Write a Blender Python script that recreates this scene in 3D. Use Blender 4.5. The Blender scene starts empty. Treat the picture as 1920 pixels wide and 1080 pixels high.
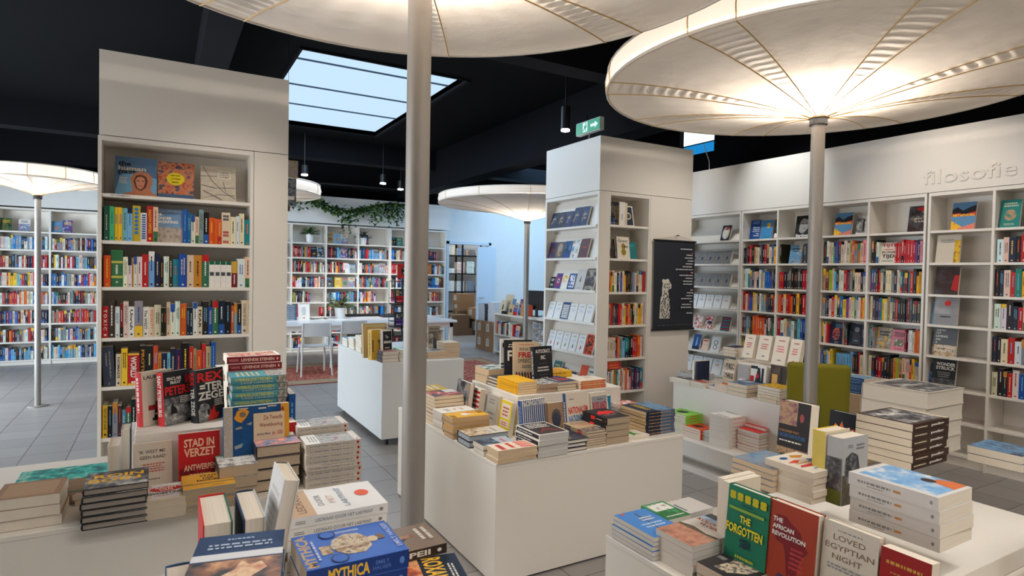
import bpy, math, random
from mathutils import Vector, Matrix
R = math.radians
EXPOSURE = 0.42; SKY_E = 1.0; LAMP_P = 230
LIGHTS = [  # daylight from the skylight, the left and the far room; unseen fills added at left and rear
    ('skylight_daylight', (2.1, 8.0, 3.78), (1.7, 3.3), 80, (0.55, 0.76, 1.0)),
    ('far_room_daylight', (7.4, 10.4, 3.7), (2.5, 3.5), 130, (0.38, 0.66, 1.0)),
    ('side_daylight', (-3.4, 8.6, 1.3), (1.8, 3.6), 195, (0.74, 0.87, 1.0), (0, -1.5708, 0)),
    ('shop_window', (-3.4, 3.6, 1.7), (1.8, 4.2), 85, (0.95, 0.97, 1.0), (0, -1.5708, 0)),  # added to brighten sides facing left; no window is built here
    ('storage_lamp', (6.6, 14.2, 3.6), (1.5, 1.5), 60, (0.80, 0.90, 1.0)),
    ('rear_canopy_glow', (1.7, -0.5, 3.4), (1.6, 1.6), 38, (1.0, 0.95, 0.89)),  # unseen warm fill added above and behind the viewer, no canopy there
    ('rear_canopy_glow', (4.9, -0.6, 3.4), (1.6, 1.6), 38, (1.0, 0.95, 0.89)),  # second added rear fill
]
BEAMS = [  # the first casts the pool on the side wall; the others are added fill
    ('shelf_spot', (5.0, 4.4, 3.7), (6.0, 4.4, 2.7), 75, (0.92, 0.97, 1.0), 55, 1.0),
    ('shelf_spot', (4.95, 2.7, 3.7), (6.0, 2.8, 1.6), 52, (1.0, 0.87, 0.74), 75, .9),  # wash added to brighten the side wall
    ('shelf_spot', (5.1, 5.5, 3.7), (6.0, 5.45, 1.8), 30, (1.0, 0.96, 0.92), 70, .9),  # another added wall wash, without a fitting
    ('table_spot', (2.2, 3.9, 3.7), (2.1, 3.0, .7), 60, (1.0, 0.93, 0.85), 46, .8),  # unseen spot added to lift the middle table
    ('case_spot', (0.5, 3.5, 3.5), (0.35, 4.62, .8), 62, (1.0, 0.90, 0.80), 62, 1.0),  # added to brighten the front of the tall bookcase
    ('table_spot', (-0.6, 3.35, 3.6), (1.47, 3.2, .4), 165, (1.0, 0.97, 0.93), 46, .9),  # added to brighten the left side of the middle table
    ('cart_spot', (2.2, 4.5, 3.7), (2.15, 5.34, .5), 45, (1.0, 0.93, 0.86), 60, .9),  # added to brighten the front of the cart
    ('column_spot', (4.7, 3.5, 3.15), (4.5, 4.75, .9), 42, (1.0, 0.92, 0.83), 110, .9),  # unseen source added below the beams to brighten the column
    ('table_spot', (2.1, 0.1, 3.7), (2.2, 1.1, .8), 60, (1.0, 0.94, 0.87), 60, .8),  # added over the right-hand foreground table
    ('table_spot', (0.3, -0.1, 3.7), (0.3, 1.3, .9), 50, (1.0, 0.97, 0.94), 50, .8),  # added over the nearest pile
]
sc = bpy.context.scene
COL = sc.collection
# ---------------------------------------------------------------- camera
# room axes: x runs along the back wall, y runs along the right-hand wall, z up
CAMH, FPX = 1.6, 1141.0
_p, _r, _w = R(1.36), R(-1.07), R(60.0)
_rt = Vector((1, 0, 0)); _fw = Vector((0, math.cos(_p), -math.sin(_p))); _dn = _fw.cross(_rt)
_rt2 = math.cos(_r)*_rt + math.sin(_r)*_dn; _dn2 = -math.sin(_r)*_rt + math.cos(_r)*_dn
_B = Matrix(((math.sin(_w), math.cos(_w), 0), (-math.cos(_w), math.sin(_w), 0), (0, 0, 1)))
RT, DN, FW = _B @ _rt2, _B @ _dn2, _B @ _fw
cam_d = bpy.data.cameras.new('camera'); cam = bpy.data.objects.new('camera', cam_d); COL.objects.link(cam)
cam_d.sensor_width = 36; cam_d.lens = 36*FPX/1920; cam_d.clip_start = 0.05
m = Matrix((( RT.x, -DN.x, -FW.x, 0), (RT.y, -DN.y, -FW.y, 0), (RT.z, -DN.z, -FW.z, CAMH), (0, 0, 0, 1)))
cam.matrix_world = m
cam_d.dof.use_dof = True; cam_d.dof.focus_distance = 3.6; cam_d.dof.aperture_fstop = 9.0
sc.camera = cam
# ---------------------------------------------------------------- world, exposure
sc.view_settings.view_transform = 'Standard'; sc.view_settings.look = 'None'
sc.view_settings.gamma = 1; sc.view_settings.exposure = EXPOSURE
sc.view_settings.use_curve_mapping = False
sc.cycles.max_bounces = 7; sc.cycles.diffuse_bounces = 4; sc.cycles.transmission_bounces = 4
sc.cycles.sample_clamp_indirect = 6
w = bpy.data.worlds.new('world'); sc.world = w; w.use_nodes = True
w.node_tree.nodes['Background'].inputs[0].default_value = (0.55, 0.72, 1, 1)
w.node_tree.nodes['Background'].inputs[1].default_value = 0.25

def lin(c):
    c = c/255.0
    return c/12.92 if c <= 0.04045 else ((c+0.055)/1.055)**2.4
def rgb(r, g, b): return (lin(r), lin(g), lin(b), 1)
def area(name, loc, size, power, col, rot=(0, 0, 0)):
    l = bpy.data.lights.new(name, 'AREA'); l.energy = power; l.color = col[:3]; l.shape = 'RECTANGLE'
    l.size, l.size_y = size; o = bpy.data.objects.new(name, l); o.location = loc; o.rotation_euler = rot; COL.objects.link(o); return o
def point(name, loc, power, col, rad=0.08):
    l = bpy.data.lights.new(name, 'POINT'); l.energy = power; l.color = col[:3]; l.shadow_soft_size = rad
    o = bpy.data.objects.new(name, l); o.location = loc; COL.objects.link(o); return o
WARM = (1.0, 0.88, 0.76); COOL = (0.50, 0.73, 1.0); NEUT = (1.0, 0.86, 0.72)
for a in LIGHTS: area(*a)
def beam(name, loc, to, power, col, ang, blend=.6, rad=.05):
    l = bpy.data.lights.new(name, 'SPOT'); l.energy = power; l.color = col; l.spot_size = R(ang); l.spot_blend = blend; l.shadow_soft_size = rad
    o = bpy.data.objects.new(name, l); o.location = loc; o.rotation_euler = (Vector(to)-Vector(loc)).to_track_quat('-Z', 'Y').to_euler(); COL.objects.link(o); return o
for a in BEAMS: beam(*a)

# ---------------------------------------------------------------- pixel of the photo -> point of the room (measuring aid)
CP = Vector((0, 0, CAMH))
def ray(u, v): return RT*((u-960)/FPX) + DN*((v-540)/FPX) + FW
def onz(u, v, z): r = ray(u, v); return CP + r*((z-CAMH)/r.z)
def onx(u, v, x): r = ray(u, v); return CP + r*(x/r.x)
def ony(u, v, y): r = ray(u, v); return CP + r*(y/r.y)

# ---------------------------------------------------------------- materials
_M = {}
def pmat(name, col, rough=0.5, metal=0.0, **kw):
    k = (name, tuple(col), rough, metal, tuple(sorted(kw.items())))
    if k in _M: return _M[k]
    m = bpy.data.materials.new(name); m.use_nodes = True; nt = m.node_tree; b = nt.nodes['Principled BSDF']
    b.inputs['Base Color'].default_value = col; b.inputs['Roughness'].default_value = rough; b.inputs['Metallic'].default_value = metal
    if 'spec' in kw: b.inputs['Specular IOR Level'].default_value = kw['spec']
    if 'emit' in kw:
        b.inputs['Emission Color'].default_value = kw.get('ecol', col); b.inputs['Emission Strength'].default_value = kw['emit']
    if 'noise' in kw:   # slight uneven tone of the surface itself
        tc = nt.nodes.new('ShaderNodeTexCoord'); n = nt.nodes.new('ShaderNodeTexNoise'); mx = nt.nodes.new('ShaderNodeMixRGB')
        n.inputs['Scale'].default_value = kw.get('nscale', 12); n.inputs['Detail'].default_value = 4
        mp = nt.nodes.new('ShaderNodeMapping'); mp.inputs['Scale'].default_value = kw.get('stretch', (1, 1, 1))
        nt.links.new(tc.outputs['Object'], mp.inputs[0]); nt.links.new(mp.outputs[0], n.inputs['Vector'])
        a = kw['noise']; mx.inputs[1].default_value = tuple(x*(1-a) for x in col[:3])+(1,); mx.inputs[2].default_value = tuple(min(1, x*(1+a)) for x in col[:3])+(1,)
        nt.links.new(n.outputs[0], mx.inputs[0]); nt.links.new(mx.outputs[0], b.inputs['Base Color'])
        if 'bump' in kw:
            bp = nt.nodes.new('ShaderNodeBump'); bp.inputs['Strength'].default_value = kw['bump']; bp.inputs['Distance'].default_value = 0.002
            nt.links.new(n.outputs[0], bp.inputs['Height']); nt.links.new(bp.outputs[0], b.inputs['Normal'])
    _M[k] = m; return m
PAL = {'k': (24, 24, 26), 'd': (26, 36, 62), 'b': (32, 84, 158), 'c': (110, 172, 205), 'r': (182, 28, 32), 'o': (214, 84, 40),
       'y': (236, 188, 40), 'g': (52, 112, 70), 't': (28, 128, 124), 'w': (232, 228, 220), 'e': (216, 200, 172), 'n': (176, 146, 108),
       's': (136, 136, 136), 'p': (222, 140, 156), 'v': (84, 56, 128), 'm': (112, 24, 36), 'u': (200, 132, 40), 'h': (70, 72, 78),
       'l': (150, 190, 60), 'a': (100, 140, 176), 'i': (245, 243, 238), 'q': (60, 40, 34), 'f': (14, 130, 200), 'z': (84, 178, 128), 'j': (196, 170, 46)}
CNAME = {'k': 'black', 'd': 'dark navy', 'b': 'blue', 'c': 'light blue', 'r': 'red', 'o': 'orange', 'y': 'yellow', 'g': 'green', 't': 'teal',
         'w': 'white', 'e': 'cream', 'n': 'tan', 's': 'grey', 'p': 'pink', 'v': 'purple', 'm': 'maroon', 'u': 'ochre', 'h': 'charcoal',
         'l': 'lime green', 'a': 'steel blue', 'i': 'white', 'q': 'dark brown', 'f': 'bright blue', 'z': 'light green', 'j': 'mustard'}
def cmat(c):
    """printed cover colour: a palette letter, a sRGB triple, or a material"""
    if isinstance(c, bpy.types.Material): return c
    t = PAL[c] if isinstance(c, str) else c
    return pmat('printed_cover', rgb(*t), 0.5, noise=0.05, nscale=40, spec=0.3)
def ink(c):
    if isinstance(c, bpy.types.Material): return c
    return pmat('ink', rgb(*(PAL[c] if isinstance(c, str) else c)), 0.55, spec=0.3)
def paper(c=(228, 217, 200)):
    return pmat('page_paper', rgb(*c), 0.8, noise=0.16, nscale=1.0, stretch=(6, 420, 6))
_A = {}
def art(cols, scale=14, detail=3, stretch=(1, 1, 1), seed=0.0, hard=False, kind='noise'):
    """printed picture: soft patches of colour"""
    k = (tuple(cols), scale, detail, stretch, seed, hard, kind)
    if k in _A: return _A[k]
    m = bpy.data.materials.new('printed_picture'); m.use_nodes = True; nt = m.node_tree; b = nt.nodes['Principled BSDF']; b.inputs['Roughness'].default_value = 0.5; b.inputs['Specular IOR Level'].default_value = 0.3
    tc = nt.nodes.new('ShaderNodeTexCoord'); mp = nt.nodes.new('ShaderNodeMapping'); mp.inputs['Scale'].default_value = stretch; mp.inputs['Location'].default_value = (seed, seed*1.7, seed*0.3)
    nt.links.new(tc.outputs['Object'], mp.inputs[0])
    if kind == 'noise':
        n = nt.nodes.new('ShaderNodeTexNoise'); n.inputs['Scale'].default_value = scale; n.inputs['Detail'].default_value = detail; n.inputs['Roughness'].default_value = 0.6; out = n.outputs[0]
    elif kind == 'wave':
        n = nt.nodes.new('ShaderNodeTexWave'); n.inputs['Scale'].default_value = scale; n.inputs['Distortion'].default_value = 6; n.inputs['Detail'].default_value = detail; out = n.outputs[1]
    else:
        n = nt.nodes.new('ShaderNodeTexVoronoi'); n.inputs['Scale'].default_value = scale; out = n.outputs['Color']
    nt.links.new(mp.outputs[0], n.inputs['Vector'])
    r = nt.nodes.new('ShaderNodeValToRGB'); cr = r.color_ramp; cr.interpolation = 'CONSTANT' if hard else 'LINEAR'
    N = len(cols)
    for i, c in enumerate(cols):
        pos = 0.3 + 0.4*i/max(1, N-1) if not hard else 0.3+0.4*i/N
        if kind != 'noise': pos = i/max(1, N-1) if not hard else i/N
        e = cr.elements[i] if i < 2 else cr.elements.new(pos)
        e.position = pos; e.color = rgb(*(PAL[c] if isinstance(c, str) else c))
    nt.links.new(out, r.inputs[0]); nt.links.new(r.outputs[0], b.inputs['Base Color'])
    _A[k] = m; return m
WHITE = pmat('white_laminate', rgb(232, 226, 216), 0.42, noise=0.02, nscale=60)
WHITE2 = pmat('white_plaster', rgb(228, 226, 222), 0.7, noise=0.03, nscale=8)
BLACKP = pmat('black_paint', rgb(5, 6, 8), 0.9, noise=0.25, nscale=3, spec=.12)
BEAMP = pmat('beam_paint', rgb(17, 18, 22), 0.85, noise=0.2, nscale=3, spec=.15)
STEEL = pmat('galvanised_steel', rgb(160, 154, 147), 0.5, 0.55, noise=0.12, nscale=9, stretch=(3, 3, 0.5))
BLK = pmat('black_plastic', rgb(20, 20, 22), 0.4)

# ---------------------------------------------------------------- mesh helpers
class MB:
    """collects faces and builds them as one mesh"""
    def __init__(s): s.v = []; s.f = []; s.mi = []; s.mats = []; s.cur = 0; s.smooth = False; s.sm = []
    def mat(s, m):
        if m not in s.mats: s.mats.append(m)
        s.cur = s.mats.index(m); return s
    def quad(s, *p):
        i = len(s.v); s.v += [tuple(q) for q in p]; s.f.append(tuple(range(i, i+len(p)))); s.mi.append(s.cur); s.sm.append(s.smooth)
    def box(s, x0, y0, z0, x1, y1, z1):
        i = len(s.v)
        s.v += [(x0, y0, z0), (x1, y0, z0), (x1, y1, z0), (x0, y1, z0), (x0, y0, z1), (x1, y0, z1), (x1, y1, z1), (x0, y1, z1)]
        for f in ((0, 3, 2, 1), (4, 5, 6, 7), (0, 1, 5, 4), (1, 2, 6, 5), (2, 3, 7, 6), (3, 0, 4, 7)):
            s.f.append(tuple(i+k for k in f)); s.mi.append(s.cur); s.sm.append(False)
        return s
    def grid(s, rows, close=False):
        """rows of points -> quads"""
        i = len(s.v); n = len(rows[0])
        for r in rows: s.v += [tuple(q) for q in r]
        for a in range(len(rows)-1):
            for b in range(n if close else n-1):
                c = (b+1) % n
                s.f.append((i+a*n+b, i+a*n+c, i+(a+1)*n+c, i+(a+1)*n+b)); s.mi.append(s.cur); s.sm.append(s.smooth)
        return s
    def cyl(s, x, y, z0, z1, r0, r1=None, n=24, cap=True):
        r1 = r0 if r1 is None else r1
        s.smooth = True
        rows = [[(x+r*math.cos(2*math.pi*k/n), y+r*math.sin(2*math.pi*k/n), z) for k in range(n)] for r, z in ((r0, z0), (r1, z1))]
        s.grid(rows, True); s.smooth = False
        if cap: s.quad(*reversed(rows[0])); s.quad(*rows[1])
        return s
    def tube(s, pts, r, n=6):
        pts = [Vector(p) for p in pts]; rows = []
        for i, p in enumerate(pts):
            d = (pts[min(i+1, len(pts)-1)]-pts[max(i-1, 0)]).normalized()
            a = d.orthogonal().normalized(); b = d.cross(a)
            if rows:   # keep the ring from twisting
                prev = (Vector(rows[-1][0])-pts[i-1]); a = (prev-d*prev.dot(d)).normalized(); b = d.cross(a)
            rr = r[i] if isinstance(r, (list, tuple)) else r
            rows.append([p+a*rr*math.cos(2*math.pi*k/n)+b*rr*math.sin(2*math.pi*k/n) for k in range(n)])
        s.smooth = True; s.grid(rows, True); s.smooth = False
        s.quad(*reversed(rows[0])); s.quad(*rows[-1]); return s
    def mesh(s, name):
        me = bpy.data.meshes.new(name); me.from_pydata(s.v, [], s.f)
        for m in s.mats: me.materials.append(m)
        me.polygons.foreach_set('material_index', s.mi); me.polygons.foreach_set('use_smooth', s.sm); me.update(); return me
    def obj(s, name, parent=None, M=None):
        o = bpy.data.objects.new(name, s.mesh(name)); COL.objects.link(o)
        if M is not None: o.matrix_world = M
        if parent is not None: o.parent = parent
        return o
def tag(o, label=None, cat=None, group=None, kind=None):
    if label: o['label'] = label
    if cat: o['category'] = cat
    if group: o['group'] = group
    if kind: o['kind'] = kind
    return o
def thing(name, label, cat, loc=(0, 0, 0), rz=0, group=None):
    o = bpy.data.objects.new(name, None); o.empty_display_size = 0.1; COL.objects.link(o); o.location = loc; o.rotation_euler = (0, 0, rz)
    return tag(o, label, cat, group)
def bev(o, w=0.002, seg=1):
    b = o.modifiers.new('edge', 'BEVEL'); b.width = w; b.segments = seg; b.limit_method = 'ANGLE'; return o

# lettering
_T = {}
def glyphs(s, bold=0.0):
    k = (s, bold)
    if k in _T: return _T[k]
    cu = bpy.data.curves.new('lettering', 'FONT'); cu.body = s; cu.size = 1; cu.resolution_u = 2; cu.offset = bold
    o = bpy.data.objects.new('lettering', cu); COL.objects.link(o)
    me = o.to_mesh(); vs = [(v.co.x, v.co.y) for v in me.vertices]; fs = [tuple(p.vertices) for p in me.polygons]
    o.to_mesh_clear(); bpy.data.objects.remove(o); bpy.data.curves.remove(cu)
    if not vs: vs = [(0, 0), (1, 0), (1, 1)]; fs = []
    x0 = min(v[0] for v in vs); x1 = max(v[0] for v in vs); y0 = min(v[1] for v in vs); y1 = max(v[1] for v in vs)
    vs = [((a-x0)/(x1-x0), (b-y0)/(y1-y0)) for a, b in vs]
    _T[k] = (vs, fs, (x1-x0)/(y1-y0)); return _T[k]
def elems(mb, els, O, ex, ey, n, e=0.00022):
    """print flat shapes on a face; O corner, ex/ey full-size edges, n outward normal; shapes in 0..1"""
    O, ex, ey, n = Vector(O), Vector(ex), Vector(ey), Vector(n)
    for k, el in enumerate(els):
        P = lambda a, b: O+ex*a+ey*b+n*(e*(k+1))
        t = el[0]
        if t == 'rect': _, a, b, c, d, col = el; mb.mat(ink(col)); mb.quad(P(a, b), P(c, b), P(c, d), P(a, d))
        elif t == 'poly': mb.mat(ink(el[2])); mb.quad(*[P(a, b) for a, b in el[1]])
        elif t == 'ell':
            _, cx, cy, rx, ry, col = el; mb.mat(ink(col)); mb.quad(*[P(cx+rx*math.cos(2*math.pi*i/20), cy+ry*math.sin(2*math.pi*i/20)) for i in range(20)])
        elif t in ('txt', 'txtb'):   # ('txt', string, x0, y0, x1, y1, colour): stretched to the box
            _, s, a, b, c, d, col = el; vs, fs, _r2 = glyphs(s, 0.03 if t == 'txtb' else 0.008); mb.mat(ink(col)); i = len(mb.v)
            mb.v += [tuple(P(a+(c-a)*x, b+(d-b)*y)) for x, y in vs]
            for f in fs: mb.f.append(tuple(i+q for q in f)); mb.mi.append(mb.cur); mb.sm.append(False)
        elif t == 'lines':  # ('lines', x0, y0, x1, y1, n rows, colour, seed): rows of small print too fine to read
            _, a, b, c, d, nr, col, sd = el; rr = random.Random(sd); mb.mat(ink(col)); h = (d-b)/nr
            for r_ in range(nr):
                x = a+rr.uniform(0, 0.12)*(c-a); xe = c-rr.uniform(0, 0.15)*(c-a); y = b+r_*h
                while x < xe:
                    wd = rr.uniform(0.04, 0.14)*(c-a); x2 = min(xe, x+wd)
                    mb.quad(P(x, y+h*0.2), P(x2, y+h*0.2), P(x2, y+h*0.7), P(x, y+h*0.7)); x = x2+0.03*(c-a)
# ---------------------------------------------------------------- books
BOOKS = []
ORD = ['', 'first', 'second', 'third', 'fourth', 'fifth', 'sixth', 'seventh', 'eighth', 'ninth', 'tenth', 'eleventh', 'twelfth', 'thirteenth', 'fourteenth', 'fifteenth',
       'sixteenth', 'seventeenth', 'eighteenth', 'nineteenth', 'twentieth'] + ['twenty-'+s for s in ('first', 'second', 'third', 'fourth', 'fifth', 'sixth', 'seventh', 'eighth', 'ninth')] + ['thirtieth'] + ['thirty-'+s for s in ('first', 'second', 'third', 'fourth', 'fifth', 'sixth', 'seventh', 'eighth', 'ninth')]
_BM = {}
def book_meshes(w, h, t, S):
    """local frame: spine on x=0, front cover on y=0 looking along -y, upright along z"""
    key = (round(w, 4), round(h, 4), round(t, 4), id(S))
    if key in _BM: return _BM[key]
    hard = S.get('hard', False); c = 0.0028 if hard else 0.0009; o = 0.003 if hard else 0.0
    c = min(c, t*0.2)
    cv = MB(); cv.mat(cmat(S['c'])); cv.box(0, 0, 0, w, c, h)
    cv.mat(cmat(S.get('bk', S['c']))); cv.box(0, t-c, 0, w, t, h)
    cv.mat(cmat(S.get('sp', S['c'])))
    if hard:
        b = min(0.004, t*0.12); cv.smooth = True; N = 6
        prof = [(-b*math.sin(math.pi*k/N), t*k/N) for k in range(N+1)]
        cv.grid([[(x, y, 0) for x, y in prof], [(x, y, h) for x, y in prof]]); cv.smooth = False
        inn = [(x+c, y) for x, y in prof]
        for z in (0, h): cv.quad(*[(x, y, z) for x, y in prof+list(reversed(inn))])
        cv.grid([[(x, y, h) for x, y in inn], [(x, y, 0) for x, y in inn]])
    else:
        b = 0; cv.box(0, c, 0, c, t-c, h)
    elems(cv, S.get('front', []), (0, 0, 0), (w, 0, 0), (0, 0, h), (0, -1, 0))
    elems(cv, S.get('spine', []), (-b, t*0.96, h), (0, 0, -h), (0, -t*0.92, 0), (-1, 0, 0))
    pg = MB(); pg.mat(paper(S.get('pg', (228, 217, 200))))
    x1 = w-o; 
    if hard:   # gently hollow fore-edge
        N = 4; pr = [(x1-0.0025*math.sin(math.pi*k/N), c+(t-2*c)*k/N) for k in range(N+1)]
        pr = [(c, c)]+pr+[(c, t-c)]
    else: pr = [(c, c), (x1, c), (x1, t-c), (c, t-c)]
    z0, z1 = o, h-o; n = len(pr)
    pg.grid([[(x, y, z0) for x, y in pr], [(x, y, z1) for x, y in pr]], True)
    pg.quad(*[(x, y, z0) for x, y in reversed(pr)]); pg.quad(*[(x, y, z1) for x, y in pr])
    _BM[key] = (cv, pg); return _BM[key]
def add_book(w, h, t, S, M, label, group=None):
    BOOKS.append(dict(w=w, h=h, t=t, S=S, M=M.copy(), label=label, group=group))
def frame(ex, ey, ez, o):
    return Matrix(((ex[0], ey[0], ez[0], o[0]), (ex[1], ey[1], ez[1], o[1]), (ex[2], ey[2], ez[2], o[2]), (0, 0, 0, 1)))
rnd = random.Random(11)

def stack(near, right, left, vbot, z0, n, S, face, look, where, group=None, jit=0.004, tt=None, wide=None):
    """pile lying flat on height z0; near/right/left: where its near, right and far-left top corners are seen; vbot: foot of the near corner"""
    P = onz(near[0], vbot, z0)
    r = ray(*near); k = (P.x*r.x+P.y*r.y)/(r.x*r.x+r.y*r.y); zt = CAMH+r.z*k
    zt = max(zt, z0+0.008)
    N = onz(near[0], near[1], zt)
    sx = max(0.10, min(0.34, onz(right[0], right[1], zt).x-N.x)); sy = max(0.10, min(0.34, onz(left[0], left[1], zt).y-N.y))
    if wide: sx, sy = wide
    return pile((N.x, N.y), sx, sy, z0, (zt-z0)/n, n, S, face, look, where, group, jit)
def pile(N, sx, sy, z0, t, n, S, face, look, where, group=None, jit=0.004, rot=0):
    """face: side the spine looks to (-x, -y, +x, +y)"""
    c = Vector((N[0]+sx/2, N[1]+sy/2, 0)); phi = {'-x': 0, '-y': 90, '+x': 180, '+y': -90}[face]
    w, h = (sx, sy) if phi in (0, 180) else (sy, sx)
    for i in range(n):
        top = n-1-i; a = R(phi+rot)+rnd.gauss(0, 0.012 if jit else 0); d = Vector((rnd.uniform(-jit, jit), rnd.uniform(-jit, jit), 0))
        if top == 0 and jit: d *= 1.2
        Rz = Matrix.Rotation(a, 4, 'Z')
        M = Matrix.Translation(c+d+Vector((0, 0, z0+(i+1)*t-0.0003))) @ Rz @ Matrix.Rotation(R(-90), 4, 'X') @ Matrix.Translation((-w/2, 0, -h/2))
        nm = 'topmost' if top == 0 else ('lowest' if i == 0 and n > 1 else ORD[top+1]+' from top')
        if n == 1: nm = 'single copy'
        add_book(w, h, t-0.0007, S, M, f"{look}, {nm} {where}", group or f"{look}s {where}")
    return z0+n*t
def stand(tl, tr, pl, zb, S, label, t=0.025, lean=8, axis='y', group=None, rz=0, hgt=None, wid=None):
    """book standing face out. pl: y of its plane (axis 'y', cover looks along -y) or x of its plane (axis 'x', cover looks along -x)"""
    f = ony if axis == 'y' else onx
    A = f(tl[0], tl[1], pl); B = f(tr[0], tr[1], pl)
    if axis == 'y': w = B.x-A.x; ex, ey = Vector((1, 0, 0)), Vector((0, 1, 0)); o = Vector((A.x, pl, zb))
    else: w = A.y-B.y; ex, ey = Vector((0, -1, 0)), Vector((1, 0, 0)); o = Vector((pl, A.y, zb))
    h = hgt or (A.z+B.z)/2-zb; w = wid or w
    h = h/math.cos(R(lean))
    M = frame(ex, ey, (0, 0, 1), o) @ Matrix.Rotation(R(rz), 4, 'Z') @ Matrix.Rotation(R(-lean), 4, 'X')
    # the leaning plane is held so that its top edge lies in the plane asked for
    M = Matrix.Translation(-(ey*math.sin(R(lean))*h)) @ M
    add_book(w, h, t, S, M, label, group)
    return o, w, h

def spine_print(r, S, light):
    """small unreadable lettering on a spine"""
    ic = r.choice(['w', 'w', 'e', 'y', 'c', 'o']) if not light else r.choice(['k', 'k', 'd', 'h', 'r', 'b', 'q'])
    L = []
    q = r.random()
    if q < 0.18: L.append(('rect', 0, 0, r.uniform(0.15, 0.35), 1, r.choice('dkrobtywgu')))
    elif q < 0.26: L.append(('rect', 0.7, 0, 1, 1, r.choice('kdrbgy')))
    a = r.uniform(0.08, 0.2)
    if r.random() < 0.75: L.append(('lines', a, 0.3, r.uniform(0.55, 0.78), 0.72, 1, ic, r.random()))
    else: L.append(('lines', a, 0.2, r.uniform(0.5, 0.7), 0.85, 2, ic, r.random()))
    L.append(('rect', 0.9, 0.35, 0.945, 0.65, ic)); return L
LIGHT = set('weisycpnzul')
_GS = {}
def gspec(c, r, hard=None):
    """an ordinary spine of colour c"""
    v = r.randrange(14); k = (c, v)
    if k not in _GS:
        q = random.Random(hash(c)*0+ord(c)*31+v); base = PAL[c]; jit = [max(4, min(250, x+q.randint(-14, 14))) for x in base]
        _GS[k] = dict(c=tuple(jit), hard=q.random() < 0.3, spine=spine_print(q, None, c in LIGHT))
        if c == 'w' : _GS[k]['c'] = tuple(min(245, 222+q.randint(-16, 16)) for _ in range(3))
    return _GS[k]
_FS = {}
def fspec(c, r):
    """an ordinary front cover of colour c: a title, a picture, a line of small print"""
    v = r.randrange(8); k = (c, v)
    if k not in _FS:
        q = random.Random(ord(c)*77+v); lt = c in LIGHT; ic = q.choice('kdrb') if lt else q.choice('weyc'); base = PAL[c]
        pic = art((c, q.choice('kdnsabg'), q.choice('eworycp')), q.uniform(14, 30), 3, seed=q.random()*9)
        fr = []
        if v % 4 == 0: fr = [('rect', 0, 0, 1, 0.62, pic), ('lines', 0.12, 0.7, 0.88, 0.92, 2, ic, v)]
        elif v % 4 == 1: fr = [('lines', 0.12, 0.66, 0.88, 0.9, 3, ic, v), ('rect', 0.2, 0.2, 0.8, 0.55, pic), ('lines', 0.2, 0.06, 0.8, 0.12, 1, ic, v+3)]
        elif v % 4 == 2: fr = [('rect', 0, 0, 1, 1, pic), ('lines', 0.1, 0.6, 0.9, 0.86, 2, ic, v), ('lines', 0.2, 0.08, 0.8, 0.14, 1, ic, v+3)]
        else: fr = [('ell', 0.5, 0.45, 0.3, 0.2, pic), ('lines', 0.12, 0.74, 0.88, 0.92, 2, ic, v), ('lines', 0.2, 0.08, 0.8, 0.16, 2, ic, v+3)]
        _FS[k] = dict(c=c, front=fr, spine=spine_print(q, None, lt), hard=v % 3 == 0)
    return _FS[k]
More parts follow.
